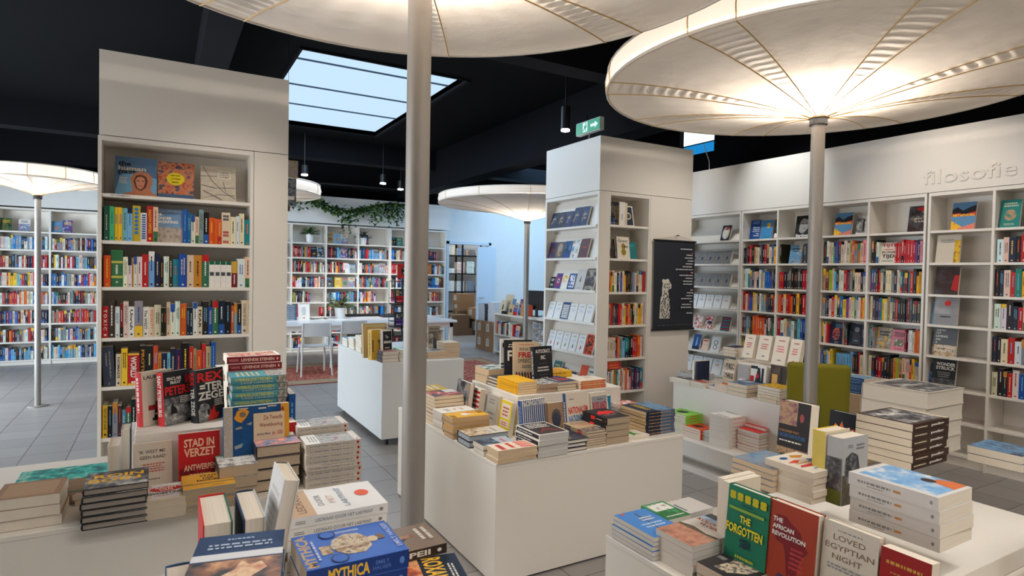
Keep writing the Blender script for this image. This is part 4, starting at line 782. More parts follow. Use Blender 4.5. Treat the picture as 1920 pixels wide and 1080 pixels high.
stack((1180, 820), (1211.7, 815), (1180, 810), 826, TZ, 1, S(CRM2, False, [Pl([(.1, .4), (.3, .6), (.5, .55), (.8, .75), (.7, .5), (.9, .35), (.5, .38), (.3, .25)], (40, 140, 50))]), '+y', 'small cream book with a green frog', 'on the front edge', wide=(.16, .13))
fin = S((28, 44, 66), False, [Rc(0, 0, 1, .55, art(('a', (110, 140, 166), 'h'), 16, 3, seed=3.1)), Rc(0, .55, 1, 1, (30, 42, 60)), Ln(.2, .62, .9, .8, 2, 'y', 4)], [Rc(.5, 0, 1, 1, (84, 110, 136)), Ln(.06, .3, .9, .7, 1, (222, 150, 60), 9), El(.94, .5, .02, .2, 'r')], pg=(214, 184, 140))
stack((1212.5, 773.3), (1262, 764), (1178, 765), 818, TZ, 7, fin, '-y', 'navy and slate-blue paperback', 'in the last front-edge pile', wide=(.235, .24))
stack((1168, 762), (1200, 758), (1150, 752), 800, TZ, 5, S((40, 90, 130), False, [Rc(0, 0, 1, 1, art(('b', 'w', 'o', 'd'), 26, 3, seed=5.6))]), '-y', 'blue picture paperback', 'in the pile behind the thick black books', wide=(.16, .16))
pile((2.36, 2.98), .22, .16, TZ, .028, 3, S('d', False, [Rc(0, 0, 1, 1, art(('w', 'b', 'r', 'k'), 20, 3, seed=1.6))]), '+y', 'blue and white book', 'behind the slate-blue pile at the table end')
# standing against the riser
stand((977.5, 751), (1026, 747.5), 2.97, TZ, S((232, 228, 220), False, [Rc(.0+.085*k, 0, .045+.085*k, 1, (32, 66, 130)) for k in range(12)]+[T('PACIFICATION', .03, .86, .97, .98, 'w', 1), Ln(.1, .25, .9, .45, 2, (32, 66, 130), 3)], [Rc(0, 0, 1, 1, (40, 72, 140)), Ln(.1, .2, .9, .8, 2, (150, 170, 210), 3)]), 'blue and white striped book leaning on the middle riser', .03, 8, 'y', rz=7)
stand((1026.7, 756), (1056.7, 753), 2.99, TZ, S((170, 140, 110), False, [El(.5, .58, .3, .24, (90, 84, 84)), El(.5, .5, .24, .22, (60, 66, 84))]+[Pl([(.5+.22*math.cos(a), .6+.18*math.sin(a)), (.5+.45*math.cos(a), .6+.36*math.sin(a)), (.51+.22*math.cos(a+.05), .6+.18*math.sin(a+.05)), (.52+.2*math.cos(a+.1), .6+.16*math.sin(a+.1))], NVY) for a in [k*.55 for k in range(11)]]+[Rc(.3, .05, .7, .3, art(('d', 'n', 'k'), 50, 3, seed=4))]), 'tan book with a head full of nails drawn on it', .03, 8, 'y')
stand((1061, 738), (1107, 734), 2.97, TZ, S(CRM2, True, [Ln(.1, .84, .4, .88, 1, NVY, 2), T('NATIONALISM', .08, .52, .94, .68, (200, 44, 40), 1), T('NATIONALISM', .08, .33, .94, .49, (50, 130, 200), 1), T('NATIONALISM', .08, .14, .94, .30, 'h', 1)], [T('NATIONALISM', .2, .2, .8, .8, 'w', 1)], sp=(34, 66, 120)), 'cream hardback with a three-coloured wavy title and blue spine', .026, 8, 'y', rz=7)
stand((1107, 736.7), (1140.8, 733.7), 3.0, TZ, S(CRM2, False, [Rc(.06, 0, .94, .9, (150, 156, 164)), Ln(.3, .8, .8, .84, 1, NVY, 2), T('RUSLAND', .1, .54, .9, .76, (186, 36, 46), 1), Rc(.1, .1, .9, .45, art(('s', 'h', 'w'), 20, 3, seed=2))]), 'grey book with tall red title beside the wavy-titled one', .03, 8, 'y', rz=4)
add_book(.16, .21, .022, S((24, 130, 160)), frame((0, 1, 0), (-1, 0, 0), (0, 0, 1), (ony(1145, 740, 3.0).x, 3.0, TZ)), 'teal spine standing at the end of the leaning books')
stand((941, 748), (961, 756), 1.80, TZ, S((226, 196, 30), False, [Rc(.12, .5, .88, .92, CRM2), Rc(.12, .26, .88, .44, CRM2), Ln(.2, .55, .8, .85, 3, (190, 40, 40), 3), Ln(.2, .29, .8, .41, 2, (190, 40, 40), 3), Rc(0, 0, 1, .2, CREAM), Ln(.1, .02, .9, .18, 1, 'h', 3)]), 'yellow book with red lettered labels leaning on the riser side', .03, 8, 'x')
stand((915, 736), (934, 744), 1.83, TZ, S((176, 170, 160), True, [Ln(.2, .7, .8, .9, 2, 's', 3), Ln(.2, .2, .8, .5, 2, 's', 4)]), 'plain grey hardback between the flag book and the yellow one', .032, 7, 'x')
flag = [Rc(0, .92-.131*k-.066, 1, .92-.131*k, (196, 34, 40) if k < 7 else 'w') for k in range(6)]
stand((881.5, 723), (901.5, 730), 1.78, TZ, S((232, 226, 214), False, [Rc(0, .926-.132*k-.066, 1, .926-.132*k, (196, 34, 40)) for k in range(6)]+[Rc(0, .56, .48, .926, (28, 44, 96))]+[El(.06+.09*(k % 5), .60+.07*(k//5), .02, .014, 'w') for k in range(25)]+[Rc(0, 0, 1, .13, 'w'), Ln(.05, .02, .95, .11, 1, 'h', 5)]), 'book with a stars and stripes flag on its cover', .04, 7, 'x')
stand((859, 710), (881.5, 719), 1.72, TZ, S((96, 96, 100), True, [Rc(0, 0, 1, 1, art(('k', 'h', 's', 'n'), 12, 3, seed=6.6))]), 'dark cloudy-covered hardback leaning furthest back on the riser side', .036, 7, 'x')
# upper tier
UZ = .8625
yel = S((238, 180, 30), False, [Ln(.3, .85, .8, .9, 1, (200, 140, 20), 2)], [Ln(.1, .25, .9, .75, 2, (190, 120, 30), 3), El(.94, .5, .03, .2, (190, 60, 30))], pg=(228, 204, 168))
stack((970.6, 717.5), (1006.7, 713.3), (935.7, 706.3), 740.7, UZ, 5, yel, '-x', 'plain sunflower-yellow paperback', 'in the pile on the middle riser', wide=(.14, .26))
stack((1009, 721), (1045.5, 718.5), (992, 712), 738, UZ, 2, S((110, 140, 170), False, [Rc(0, 0, 1, 1, art(('a', 'h', 'w', 'd'), 22, 3, seed=1.1, stretch=(1, 1, 3)))], pg=(176, 146, 120)), '+y', 'blue-grey landscape book', 'in the pile right of the yellow books', wide=(.14, .2))
stack((1046, 717), (1080, 710.5), (1012, 702), 734, UZ, 3, S((30, 44, 84), False, [Pl([(.1, .5), (.4, .62), (.6, .9), (.8, .8), (.6, .6), (.9, .5), (.5, .42)], (206, 44, 40)), Ln(.05, .1, .9, .3, 2, 'w', 4)], pg=(220, 200, 172)), '+y', 'navy book with a red figure', 'in the pile in the middle of the riser', wide=(.145, .21))
ors = S(CRM2, False, [Ln(.5, .2, .9, .5, 2, 'n', 3), Rc(.2, .6, .3, .7, 'y')], [Rc(.02, .1, .98, .9, (214, 80, 36)), Ln(.08, .3, .9, .7, 1, 'y', 3)], pg=(220, 200, 170))
stack((1088, 714.8), (1137, 708), (1073, 704), 731, UZ, 4, ors, '-y', 'cream book with orange spine', 'in the pile at the end of the riser', wide=(.21, .16))
pile((2.30, 3.52), .24, .16, UZ, .028, 2, S((226, 176, 40), False, [Ln(.1, .2, .9, .8, 3, (210, 80, 40), 3)], [Ln(.1, .3, .9, .7, 1, 'q', 5)]), '-y', 'yellow and orange book', 'behind the navy pile on the riser')
stack((915.7, 693.3), (966, 687), (895, 687.8), 721, UZ, 2, S((40, 130, 130), False, [Rc(0, 0, 1, 1, art(('t', 'h', 'w', 'z'), 26, 3, seed=3.5))], pg=(214, 184, 148)), '+y', 'thick teal-topped book', 'at the far end of the middle riser', wide=(.24, .2))
pile((1.885, 3.60), .1, .14, UZ, .022, 2, S('m', True, pg=(226, 206, 180)), '+y', 'wine red hardback', 'at the corner of the middle riser')
pile((1.88, 3.42), .16, .15, UZ, .02, 3, S('h', True, pg=(226, 206, 180)), '+y', 'dark thin hardback', 'between yellow pile and teal-topped books')
auto_ = S(DK, True, [T('AUTOCRACY,', .1, .82, .92, .93, 'w', 1), T('INC.', .38, .68, .64, .78, 'w', 1), Rc(.28, .58, .72, .585, 's'), Ln(.15, .38, .85, .52, 2, 'w', 3), Rc(.28, .30, .72, .305, 's'), T('ANNE', .3, .14, .7, .24, 'w', 1)], [T('AUTOCRACY, INC.', .1, .2, .9, .8, 'w', 1)])
stand((1000.7, 650), (1038.8, 649.3), 3.34, UZ, auto_, 'black standing hardback with white capitals on the middle riser', .03, 6, 'y', rz=8)
fre = S((206, 182, 150), True, [Ln(.1, .92, .9, .95, 1, (190, 60, 50), 2), T('WHAT IS', .2, .78, .84, .87, 'h'), T('FREE', .18, .63, .84, .76, (180, 34, 44), 1), T('SPEECH?', .16, .51, .86, .60, 'h'), Ln(.3, .38, .75, .46, 2, 'h', 3)]+[Pl([(.08+.11*k, .02), (.10+.11*k, .2), (.07+.11*k, .25), (.12+.11*k, .31), (.15+.11*k, .22), (.17+.11*k, .03)], ((150, 30, 40) if k % 3 == 1 else DK)) for k in range(8)])
stand((961.5, 639), (1003, 641.5), 3.50, UZ, fre, 'beige hardback asking about free speech, standing on the middle riser', .034, 5, 'y', rz=-16)
stand((944.7, 635), (990, 638), 3.56, UZ, S(DK, True, [Ln(.1, .82, .9, .92, 2, 'w', 3), T('FR', .10, .52, .52, .76, 'w', 1), Pl([(.3, .05), (.35, .4), (.42, .3), (.5, .5), (.55, .3), (.62, .4), (.66, .1)], (220, 80, 30)), T('T', .42, .08, .6, .36, 'w', 1)]), 'black hardback with flames behind the beige free speech one', .03, 5, 'y', rz=-16)
stand((937, 632.5), (975, 636), 3.62, UZ, S('w', True, [Rc(0, .08*k, .4, .08*k+.04, 'k') for k in range(6)]+[T('E', .08, .8, .3, .9, 'k', 1)]), 'white book with black bars, last behind the flames book', .03, 5, 'y', rz=-16)

# --- cart
CZ = .7655; crt = 'on the rolling cart'
stack((717.5, 660), (749, 659), (699, 656.7), 680, CZ, 3, S((40, 44, 54), False, [Rc(0, 0, 1, 1, art(('d', 's', 'o', 'w'), 18, 3, seed=2.7))], [Ln(.1, .3, .8, .7, 1, 's', 3), El(.92, .5, .03, .3, 'r')]), '-x', 'dark blue paperback', 'in the pile on the near corner of the cart')
stack((749, 656.7), (775, 655), (734, 650.5), 678, CZ, 3, S((60, 170, 100), False, [Rc(.1, .1, .9, .9, 'w'), Pl([(.1, .3), (.9, .5), (.9, .8), (.2, .7)], 'f')]), '+y', 'green-edged white book', 'in the pile touching the pole on the cart', wide=(.2, .2))
stand((681.5, 606.7), (729, 605.8), 5.75, CZ, S((196, 170, 120), True, [Rc(.06, .05, .94, .95, (210, 186, 136)), Rc(.12, .10, .88, .90, (196, 164, 104)), Ln(.9, .8, .99, .9, 1, 'k', 2)]), 'large framed beige board book standing on the cart', .03, 5, 'y', rz=10)
stand((697, 619), (711, 617.5), 5.58, CZ, S((214, 168, 60), False, [Ln(.05, .1, .2, .9, 1, 'q', 2), El(.7, .6, .15, .06, (120, 90, 40)), Rc(.65, .2, .72, .6, (120, 90, 40))], [Ln(.1, .3, .9, .7, 1, 'q', 4)]), 'mustard yellow book with key drawing, standing on the cart', .06, 3, 'y', rz=18, wid=.13)
stand((717.5, 619), (737.5, 617.5), 5.52, CZ, S(CRM2, True, [Rc(.06, .02, .97, .95, DK), T('The', .3, .72, .6, .82, CRM2), Ln(.12, .52, .92, .68, 1, CRM2, 7), Ln(.2, .2, .8, .45, 3, CREAM, 4)], [Ln(.1, .3, .9, .7, 1, 'h', 4)]), 'black-fronted cream book standing on the cart beside the mustard one', .04, 3, 'y', rz=14)
for i, (x, y, n, t_, c_, lk) in enumerate(((1.76, 6.62, 3, .03, 'c', 'pale blue paperback'), (1.76, 6.36, 4, .03, 'w', 'white paperback'), (1.76, 6.08, 6, .028, 'e', 'cream paperback'), (2.02, 6.5, 5, .03, 'w', 'white thick paperback'))):
    pile((x, y), .18, .2, CZ, t_, n, S(c_, False, [Rc(.1, .2, .9, .8, art((c_, 'w', 'a'), 12, 2, seed=i))]), '+y', lk, ('in the low pile at the far cart corner', 'along the cart edge', 'by the framed board book', 'behind the edge piles of the cart')[i])
stack((834, 643), (859.4, 640.5), (822, 639), 671, CZ, 5, S('w', False, [Rc(0, 0, 1, 1, art(('w', 'e', (226, 170, 130)), 26, 3, seed=4.6))], pg=(206, 178, 146)), '+y', 'white-topped thick book', 'in the pile right of the pole on the cart', wide=(.16, .2))
stack((803, 659), (833, 655.5), (800, 652), 673, CZ, 2, S('w', False, [Rc(.1, .1, .9, .9, art(('w', 'k', 's'), 30, 3, seed=2.6))], pg=(206, 178, 146)), '+y', 'white book with dark print', 'in the low pile just right of the pole', wide=(.2, .18))
stand((803, 613), (825, 609.5), 5.72, CZ, S((150, 134, 112), True, [Rc(0, 0, 1, .82, art(('n', 'h', 'e'), 12, 3, seed=.9)), Pl([(.4, .05), (.38, .5), (.5, .66), (.62, .5), (.66, .05)], 'h'), Ln(.08, .86, .92, .95, 1, 'h', 3)]), 'brown portrait photo book standing on the cart', .03, 5, 'y')

# --- stepped display
LZ0 = .2505
for (a, r_, l, vb, n, sp_, fc, lk, wh, wd) in (
    ((1286, 780), (1319.5, 772.7), (1262, 774), 815.7, 7, S((140, 206, 70), False, [Pl([(.3, .4), (.4, .7), (.6, .75), (.8, .6), (.7, .4), (.5, .3)], 'k'), Ln(.1, .75, .4, .9, 2, 'w', 3)], [Ln(.1, .2, .9, .8, 1, 'r', 2)]), '-y', 'lime green covered book', 'in the pile on the low ledge', (.2, .24)),
    ((1314, 806.8), (1342, 799.4), (1287.4, 799.4), 826, 4, S((226, 76, 34), False, [Pl([(.2, .4), (.4, .75), (.8, .7), (.75, .45), (.5, .35)], 'k'), Ln(.1, .1, .6, .2, 1, 'w', 3)]), '-y', 'orange covered book', 'in the low pile on the ledge', (.18, .2)),
    ((1339, 814), (1352, 810), (1315.6, 809.7), 832, 5, S((70, 120, 80), False, [Rc(0, 0, 1, 1, art(('g', 'w', 'a'), 20, 3, seed=6))], pg=(200, 200, 196)), '+y', 'green covered thin book', 'in the pile between the orange and tall white ones', (.13, .18)),
    ((1368, 784.5), (1405, 777), (1342, 777), 842, 8, S('w', False, [Ln(.1, .8, .8, .92, 1, 'k', 3), Ln(.3, .06, .95, .2, 1, 'k', 4)], [Ln(.1, .3, .9, .7, 1, 'p', 2)], pg=(228, 220, 208)), '-y', 'thick white poetry book', 'in the tallest pile on the ledge', (.2, .2)),
    ((1423, 812.7), (1442, 807), (1392.7, 808), 853, 7, S((214, 50, 42), False, [], pg=(230, 226, 218)), '+y', 'red covered book with white pages', 'in the front red pile on the ledge', (.13, .2)),
    ((1437, 804), (1461, 795), (1407.5, 796), 850, 8, S((218, 50, 42), False, [Pl([(.3, .2), (.45, .6), (.4, .9), (.55, .65), (.7, .9), (.62, .5), (.8, .2), (.55, .45)], 'k')], pg=(230, 226, 218)), '+y', 'red book with a black letter', 'in the taller red pile on the ledge', (.16, .2))):
    stack(a, r_, l, vb, LZ0, n, sp_, fc, lk, wh, wide=wd)
pile((3.99, 3.28), .1, .1, LZ0, .02, 6, S('w', False), '-x', 'small white booklet', 'between the tall white and red piles')
pile((3.79, 2.78), .18, .12, LZ0, .02, 2, S(CRM2, False, [Ln(.1, .3, .9, .6, 2, 'o', 2)]), '-y', 'cream booklet', 'at the near end of the ledge')
UZ1 = .6355
for (a, r_, l, vb, n, sp_, fc, lk, wh, wd) in (
    ((1292.5, 715), (1308.5, 712), (1263, 705.6), 723, 3, S('w', False, [Rc(0, .3, 1, 1, PH_GREY)]), '+y', 'white booklet with grey photo', 'at the far corner of the stepped display', (.16, .24)),
    ((1310.6, 704), (1339, 700.7), (1277, 696), 716, 5, S((214, 216, 220), False, [Rc(0, 0, 1, 1, art(('w', 'w', 'k', 's'), 40, 2, seed=1.2))], pg=(196, 196, 196)), '+y', 'white magazine with black specks', 'in the pile second from the display corner', (.2, .27)),
    ((1320, 719.4), (1338, 714), (1296.7, 715), 728.5, 2, S((190, 186, 180), False, [Rc(.1, .2, .9, .7, art(('s', 'o', 'k'), 22, 3, seed=4))]), '+y', 'grey booklet with orange print', 'lying on the display edge', (.16, .18)),
    ((1344.6, 726.4), (1360, 722), (1321, 723), 732, 2, S((206, 204, 200), False, [Rc(.1, .2, .9, .7, art(('w', 'b', 's'), 22, 3, seed=5))]), '+y', 'pale booklet with blue print', 'lying on the display edge beside the orange ones', (.14, .17)),
    ((1370, 726.4), (1385, 722), (1346, 724), 738, 3, S((220, 80, 40), False, [Rc(0, 0, 1, .5, 'e')]), '+y', 'orange and cream book', 'in the pile in front of the standing photo book', (.14, .17)),
    ((1400, 723), (1435.6, 717.4), (1370, 718.7), 746, 3, S((40, 84, 140), False, [Rc(0, 0, 1, 1, art(('b', 'd', 'a', 'n'), 22, 3, seed=5.5)), Ln(.1, .5, .7, .8, 2, 'w', 3)], pg=(226, 208, 182)), '+y', 'thick blue picture book', 'amid the stepped display', (.24, .19)),
    ((1462, 729.6), (1486, 725), (1431.7, 726), 759, 5, S((60, 54, 44), False, [Rc(0, 0, 1, 1, art(('k', 'y', 'h'), 30, 3, seed=7))], pg=(228, 216, 198)), '+y', 'black and yellow book', 'in the pile left of the second pole', (.2, .2)),
    ):
    stack(a, r_, l, vb, UZ1, n, sp_, fc, lk, wh, wide=wd)
pile((4.09, 3.0), .22, .14, UZ1, .028, 2, S((110, 100, 90), False, [Rc(0, 0, 1, 1, PH_BR)], pg=(226, 208, 182)), '+y', 'brown picture book', 'between the blue and yellow-black piles')
TZ2 = .8605
for (a, r_, l, vb, n, sp_, fc, lk, wh, wd) in (
    ((1379, 652.5), (1402, 648), (1361, 648), 670, 3, S((60, 80, 110), False, [Rc(.1, .1, .9, .9, 'd')], pg=(222, 208, 186)), '+y', 'thick book with dark blue cover', 'at the far end of the top tier', (.2, .14)),
    ((1405.7, 657.6), (1440, 653.5), (1380, 653.5), 673, 5, S((170, 174, 182), False, [Rc(0, 0, 1, 1, art(('s', 'w', 'h'), 20, 3, seed=6.2))], pg=(224, 208, 184)), '+y', 'slim grey-blue paperback', 'in the pile under the first leaning poetry book', (.24, .2)),
    ((1458.5, 668), (1500, 664), (1431, 663), 682, 5, S('w', False, [Ln(.1, .3, .9, .8, 2, 'k', 2)], pg=(222, 204, 178)), '+y', 'white paperback with black script', 'in the pile next to the second pole', (.24, .2))):
    stack(a, r_, l, vb, TZ2, n, sp_, fc, lk, wh, wide=wd)
cr = lambda c_, k: S((232, 220, 202), False, [Ln(.3, .8, .8, .88, 1, 'r', k), Ln(.22, .42, .8, .68, 3, c_, k+1), Pl([(.4, .1), (.42, .22), (.6, .22), (.62, .1)], c_) if k > 3 else Ln(.4, .12, .7, .2, 1, 'h', k)])
for k, (a, b_, y_) in enumerate((((1399, 626), (1418, 628), 0), ((1425.6, 627.8), (1449, 630.6), 0), ((1455, 628.7), (1480.7, 632), 0), ((1484.4, 635), (1505.4, 637.5), 0))):
    stand(a, b_, 4.52, .90 if k < 2 else .88, cr(((200, 60, 60), (190, 70, 60), (220, 110, 110), (220, 90, 50))[k], k+1), f"cream poetry book leaning on the top tier, {ORD[k+1]} from the far end", .05, 14, 'x')
for (a, b_, pl, lb, sp_) in (
    ((1358.5, 671.5), (1379.3, 675.7), 4.34, 'mottled brown book with capitals, leaning under the top tier', S((150, 130, 112), False, [Rc(0, 0, 1, 1, art(('n', 'e', 'h'), 40, 4, seed=3)), T('PUBLIC', .2, .66, .9, .86, 'k', 1), Rc(0, .54, 1, .6, 'w'), T('THINGS', .2, .32, .9, .5, 'k', 1)])),
    ((1384, 682), (1404, 684.5), 4.34, 'small grey standing book with a white label, under the top tier', S((170, 168, 164), False, [Rc(.2, .1, .9, .45, 'w'), Ln(.3, .2, .8, .36, 2, 'k', 2)])),
    ((1409, 682), (1438, 686.8), 4.33, 'book with red dot and black abstract bars, under the top tier', S('w', False, [Rc(0, .85, .45, .95, 'k'), Pl([(.3, .4), (.45, .9), (.6, .9), (.7, .4)], 'k'), El(.45, .62, .1, .08, 'r'), Rc(.7, .4, .85, .9, 'k'), Rc(0, .4, .25, .6, 'r'), Rc(.1, .2, .9, .3, 'k'), Rc(0, .1, 1, .15, 'r'), Rc(.4, .25, .6, .4, 's')])),
    ((1445.6, 682), (1477, 689), 4.32, 'dark book with a glowing window photo, beside the armchair', S((50, 44, 36), False, [Rc(0, 0, 1, 1, art(('k', 'q', (90, 76, 56)), 10, 2, seed=5)), Rc(.12, .4, .45, .72, (206, 160, 90)), Rc(.6, .1, .72, .95, 'k')]))):
    stand(a, b_, pl, UZ1, sp_, lb, .03, 5, 'x')
add_book(.15, .21, .02, S('w'), frame((1, 0, 0), (0, 1, 0), (0, 0, 1), (4.16, 3.90, UZ1)), 'white magazine edge standing at the far end of the stepped display'); add_book(.15, .21, .02, S('d'), frame((1, 0, 0), (0, 1, 0), (0, 0, 1), (4.16, 3.86, UZ1)), 'navy book edge standing beside the white magazine edge')

# --- right-hand foreground table
stack((1226, 1008), (1275, 1000), (1151, 964.6), 1054, TZ, 5, S((70, 128, 196), False, [Ln(.3, .84, .8, .92, 2, 'w', 2), Pl([(.45, .1), (.49, .1), (.55, .86), (.51, .86)], 'h'), Ln(.15, .5, .85, .7, 2, (196, 214, 240), 3), Ln(.2, .28, .6, .45, 2, 'w', 4), El(.8, .06, .06, .03, 'o')], pg=(212, 204, 192)), '-y' if 0 else '+x', 'sky blue paperback', 'in the corner pile at bottom right', wide=(.15, .215))
kol = S((214, 206, 196), False, [Rc(0, 0, .56, 1, PH_MAP2), Rc(.56, 0, .75, 1, (210, 204, 196)), Rc(.75, .0, 1, 1, (150, 176, 204))], pg=(214, 206, 196))
kol['front'] = [Rc(0, 0, 1, .5, PH_MAP2), Pl([(0, .5), (.3, .56), (.7, .5), (1, .54), (1, .46), (0, .44)], (90, 80, 66)), Rc(0, .58, 1, .9, (208, 202, 196)), Rc(0, .9, 1, 1, (160, 186, 214)), T('KOLONIALE', .05, .80, .95, .89, (150, 70, 56), 1), T('VLOEK', .25, .68, .75, .77, (150, 70, 56), 1)]
stack((1298.9, 1025.7), (1391.8, 997.4), (1229.8, 991), 1086, TZ, 5, kol, '+y', 'paperback with reddish town photo', 'in the pile behind the sky blue ones', wide=(.235, .165))
_k = BOOKS[-1]
pile((1.60, 1.60), .11, .15, TZ, .029, 3, S((70, 140, 90), False, [Rc(.1, .5, .9, .92, art(('w', 'w', 'h'), 40, 3, seed=2)), Rc(.0, .0, 1, .5, art(('g', (40, 100, 50), 'z'), 20, 3, seed=3)), Ln(.1, .1, .9, .2, 1, 'w', 4)]), '-x', 'green and white plant book', 'behind the sky blue pile')
pile((1.73, 1.635), .135, .125, TZ, .037, 2, S((206, 202, 196), False, [Rc(.2, .85, .75, .91, (70, 84, 110))]), '-y', 'plain pale grey book', 'behind the green plant books')
pile((1.72, 1.50), .12, .12, TZ, .03, 2, S((50, 56, 60), False, [Ln(.1, .3, .9, .6, 2, 'z', 3)]), '-y', 'charcoal book with green script', 'behind the reddish town books')
pile((1.47, 1.19), .245, .16, TZ, .035, 2, S((44, 42, 44), False, [Pl([(.3, .1), (.35, .4), (.25, .6), (.4, .85), (.6, .92), (.8, .85), (.92, .6), (.85, .3), (.6, .1)], art(('n', 'e', 'h', (150, 110, 90)), 60, 3, seed=1)), Ln(.05, .3, .25, .8, 3, 's', 4)], pg=(200, 184, 162)), '+y', 'dark paperback with a stone relief', 'in the pile cut by the bottom edge')
pile((1.60, .95), .1, .2, TZ, .03, 3, gspec('d', rnd), '-x', 'navy paperback', 'in front of the beige standing book')
for (a, b_, pl, lb, sp_, t_) in (
    ((1368, 904), (1445, 937), 1.615, 'green standing hardback with yellow flowers and zigzag title', S((14, 110, 82), True, [El(.12+.19*k+dx, .87+dy, .045, .032, (190, 180, 20)) for k in range(5) for dx, dy in ((-.03, -.025), (.03, -.025), (-.03, .025), (.03, .025), (0, 0))]+[Rc(.08, .68, .92, .72, (130, 160, 60)), Ln(.3, .76, .7, .79, 1, NVY, 2), T('THE', .36, .53, .62, .63, (226, 206, 30), 1), T('FORGOTTEN', .04, .36, .92, .49, (226, 206, 30), 1), T('SEA', .4, .2, .65, .32, NVY, 1), Ln(.3, .03, .8, .1, 1, (190, 180, 40), 3)]), .03),
    ((1443, 932), (1535, 970), 1.62, 'brick red standing hardback with a dark continent map', S((150, 50, 22), True, [Pl([(.14, .70), (.2, .84), (.4, .84), (.5, .78), (.7, .70), (.72, .62), (.86, .5), (.72, .36), (.66, .16), (.56, .0), (.46, .14), (.42, .36), (.36, .48), (.2, .5)], (112, 12, 22)), T('THE', .12, .74, .32, .80, 'w', 1), T('AFRICAN', .12, .65, .56, .71, 'w', 1), T('REVOLUTION', .12, .56, .80, .62, 'w', 1), Ln(.5, .2, .8, .5, 5, (180, 60, 60), 4), Ln(.5, .06, .8, .13, 2, 'w', 6)]), .035),
    ((1546, 971), (1650, 1011), 1.64, 'cream standing hardback with widely spaced capitals, beside the brick red one', S((206, 196, 182), True, [Ln(.2, .9, .8, .93, 1, 's', 2), T('LOVED', .2, .79, .78, .86, (130, 108, 88)), T('EGYPTIAN', .06, .67, .94, .74, (130, 108, 88)), T('NIGHT', .2, .55, .74, .62, (130, 108, 88)), Ln(.1, .42, .9, .5, 2, 's', 4)]+[Pl([(.1+.12*k, 0), (.12+.12*k, .24+.05*(k % 3)), (.18+.12*k, .3), (.2+.12*k, .04)], 'k') for k in range(6)]), .03),
    ((1653, 1020), (1748, 1062), 1.64, 'dark red standing book in the bottom right corner', S((146, 12, 14), False, [Ln(.1, .8, .9, .88, 1, (200, 150, 60), 3), Ln(.2, .7, .8, .74, 1, (190, 120, 60), 3)]), .04),
    ((1464, 744.5), (1521, 764), 2.50, 'dark standing hardback with blossom photo in front of the second pole', S((34, 28, 26), True, [Rc(0, .55, .6, 1, art(('q', (140, 96, 100), 'n', 'k'), 30, 3, seed=3)), El(.75, .72, .07, .08, (150, 70, 70)), T('CHECKERED PAST,', .04, .4, .7, .45, (190, 130, 80)), T('UNCERTAIN FUTURE', .04, .31, .9, .38, (60, 110, 170)), Ln(.05, .22, .8, .27, 1, 'w', 4), Rc(.0, .0, 1, .12, art(('k', 'n', 'm'), 40, 2, seed=4))]), .07),
    ((1557, 762), (1617, 787), 2.84, 'black standing hardback with an orange flame, behind the tree book', S((24, 26, 34), True, [Pl([(.1, .4), (.2, .66), (.3, .5), (.4, .74), (.5, .45)], (226, 120, 60)), Ln(.5, .5, .9, .6, 1, 'o', 3)]), .04)):
    zb = .7005 if pl < 1.7 else .8005
    stand(a, b_, pl, zb, sp_, lb, t_, 5, 'x')
for k in range(2): add_book(.155, .222, .027, S((222, 208, 186)), frame((-1, 0, 0), (0, -1, 0), (0, 0, 1), (1.785+.012*k, 1.388+.032*k, .7005)), ('pale book standing pages forward behind the green hardback', 'second pale book standing right behind the green hardback')[k])
RT2 = .8005
stack((1450, 881.6), (1475, 876), (1392, 866), 925.7, RT2, 4, S((86, 104, 132), False, [Rc(0, 0, 1, 1, art(('h', 'a', 's', 'd'), 18, 3, seed=3.7))], pg=(206, 182, 152)), '+x', 'thick slate-blue book', 'in the pile behind the green standing hardback', wide=(.2, .19))
stack((1525.7, 886.4), (1560, 877), (1451.7, 870.6), 947.7, RT2, 5, S(CRM2, False, [Pl([(.1, .2), (.3, .3), (.5, .22), (.4, .1)], 'u'), Pl([(.5, .4), (.7, .5), (.9, .42), (.6, .35)], (206, 60, 40)), Ln(.15, .8, .8, .88, 1, 'b', 5), Pl([(.35, .62), (.5, .74), (.9, .7), (.8, .62)], 'r'), Pl([(.15, .45), (.4, .58), (.3, .4)], 'b'), El(.7, .2, .1, .06, 'b'), Ln(.2, .5, .8, .58, 1, 'u', 4)], pg=(216, 202, 182)), '+x', 'cream book with coloured figures', 'in the pile behind the brick red hardback', wide=(.185, .2))
tree = S((176, 176, 176), True, [Rc(0, 0, 1, .45, art((('q'), (90, 84, 60), 'h'), 26, 4, seed=4)), Pl([(.2, .3), (.08, .5), (.12, .7), (.35, .78), (.6, .72), (.68, .52), (.5, .38)], art(('k', 'h', 's'), 50, 4, seed=2)), Ln(.5, .80, .9, .90, 2, (120, 120, 120), 5), Ln(.2, .84, .4, .9, 2, 's', 4)], [Rc(.78, 0, 1, 1, (96, 100, 30)), Rc(.3, 0, .78, 1, art(('q', 'h', 's'), 40, 3, seed=5))])
P = onz(1572, 948, RT2)
add_book(.145, .24, .06, tree, Matrix.Translation((P.x, P.y-.01, RT2)) @ Matrix.Rotation(R(-2), 4, 'Z'), 'thick grey hardback with a tree drawing and rounded spine, standing upright')
add_book(.14, .25, .05, S((222, 206, 176), True, bk=(226, 190, 60), sp=(206, 186, 90)), Matrix.Translation((P.x-.005, P.y+.053, RT2)) @ Matrix.Rotation(R(-2), 4, 'Z'), 'beige and yellow hardback standing just behind the tree book')
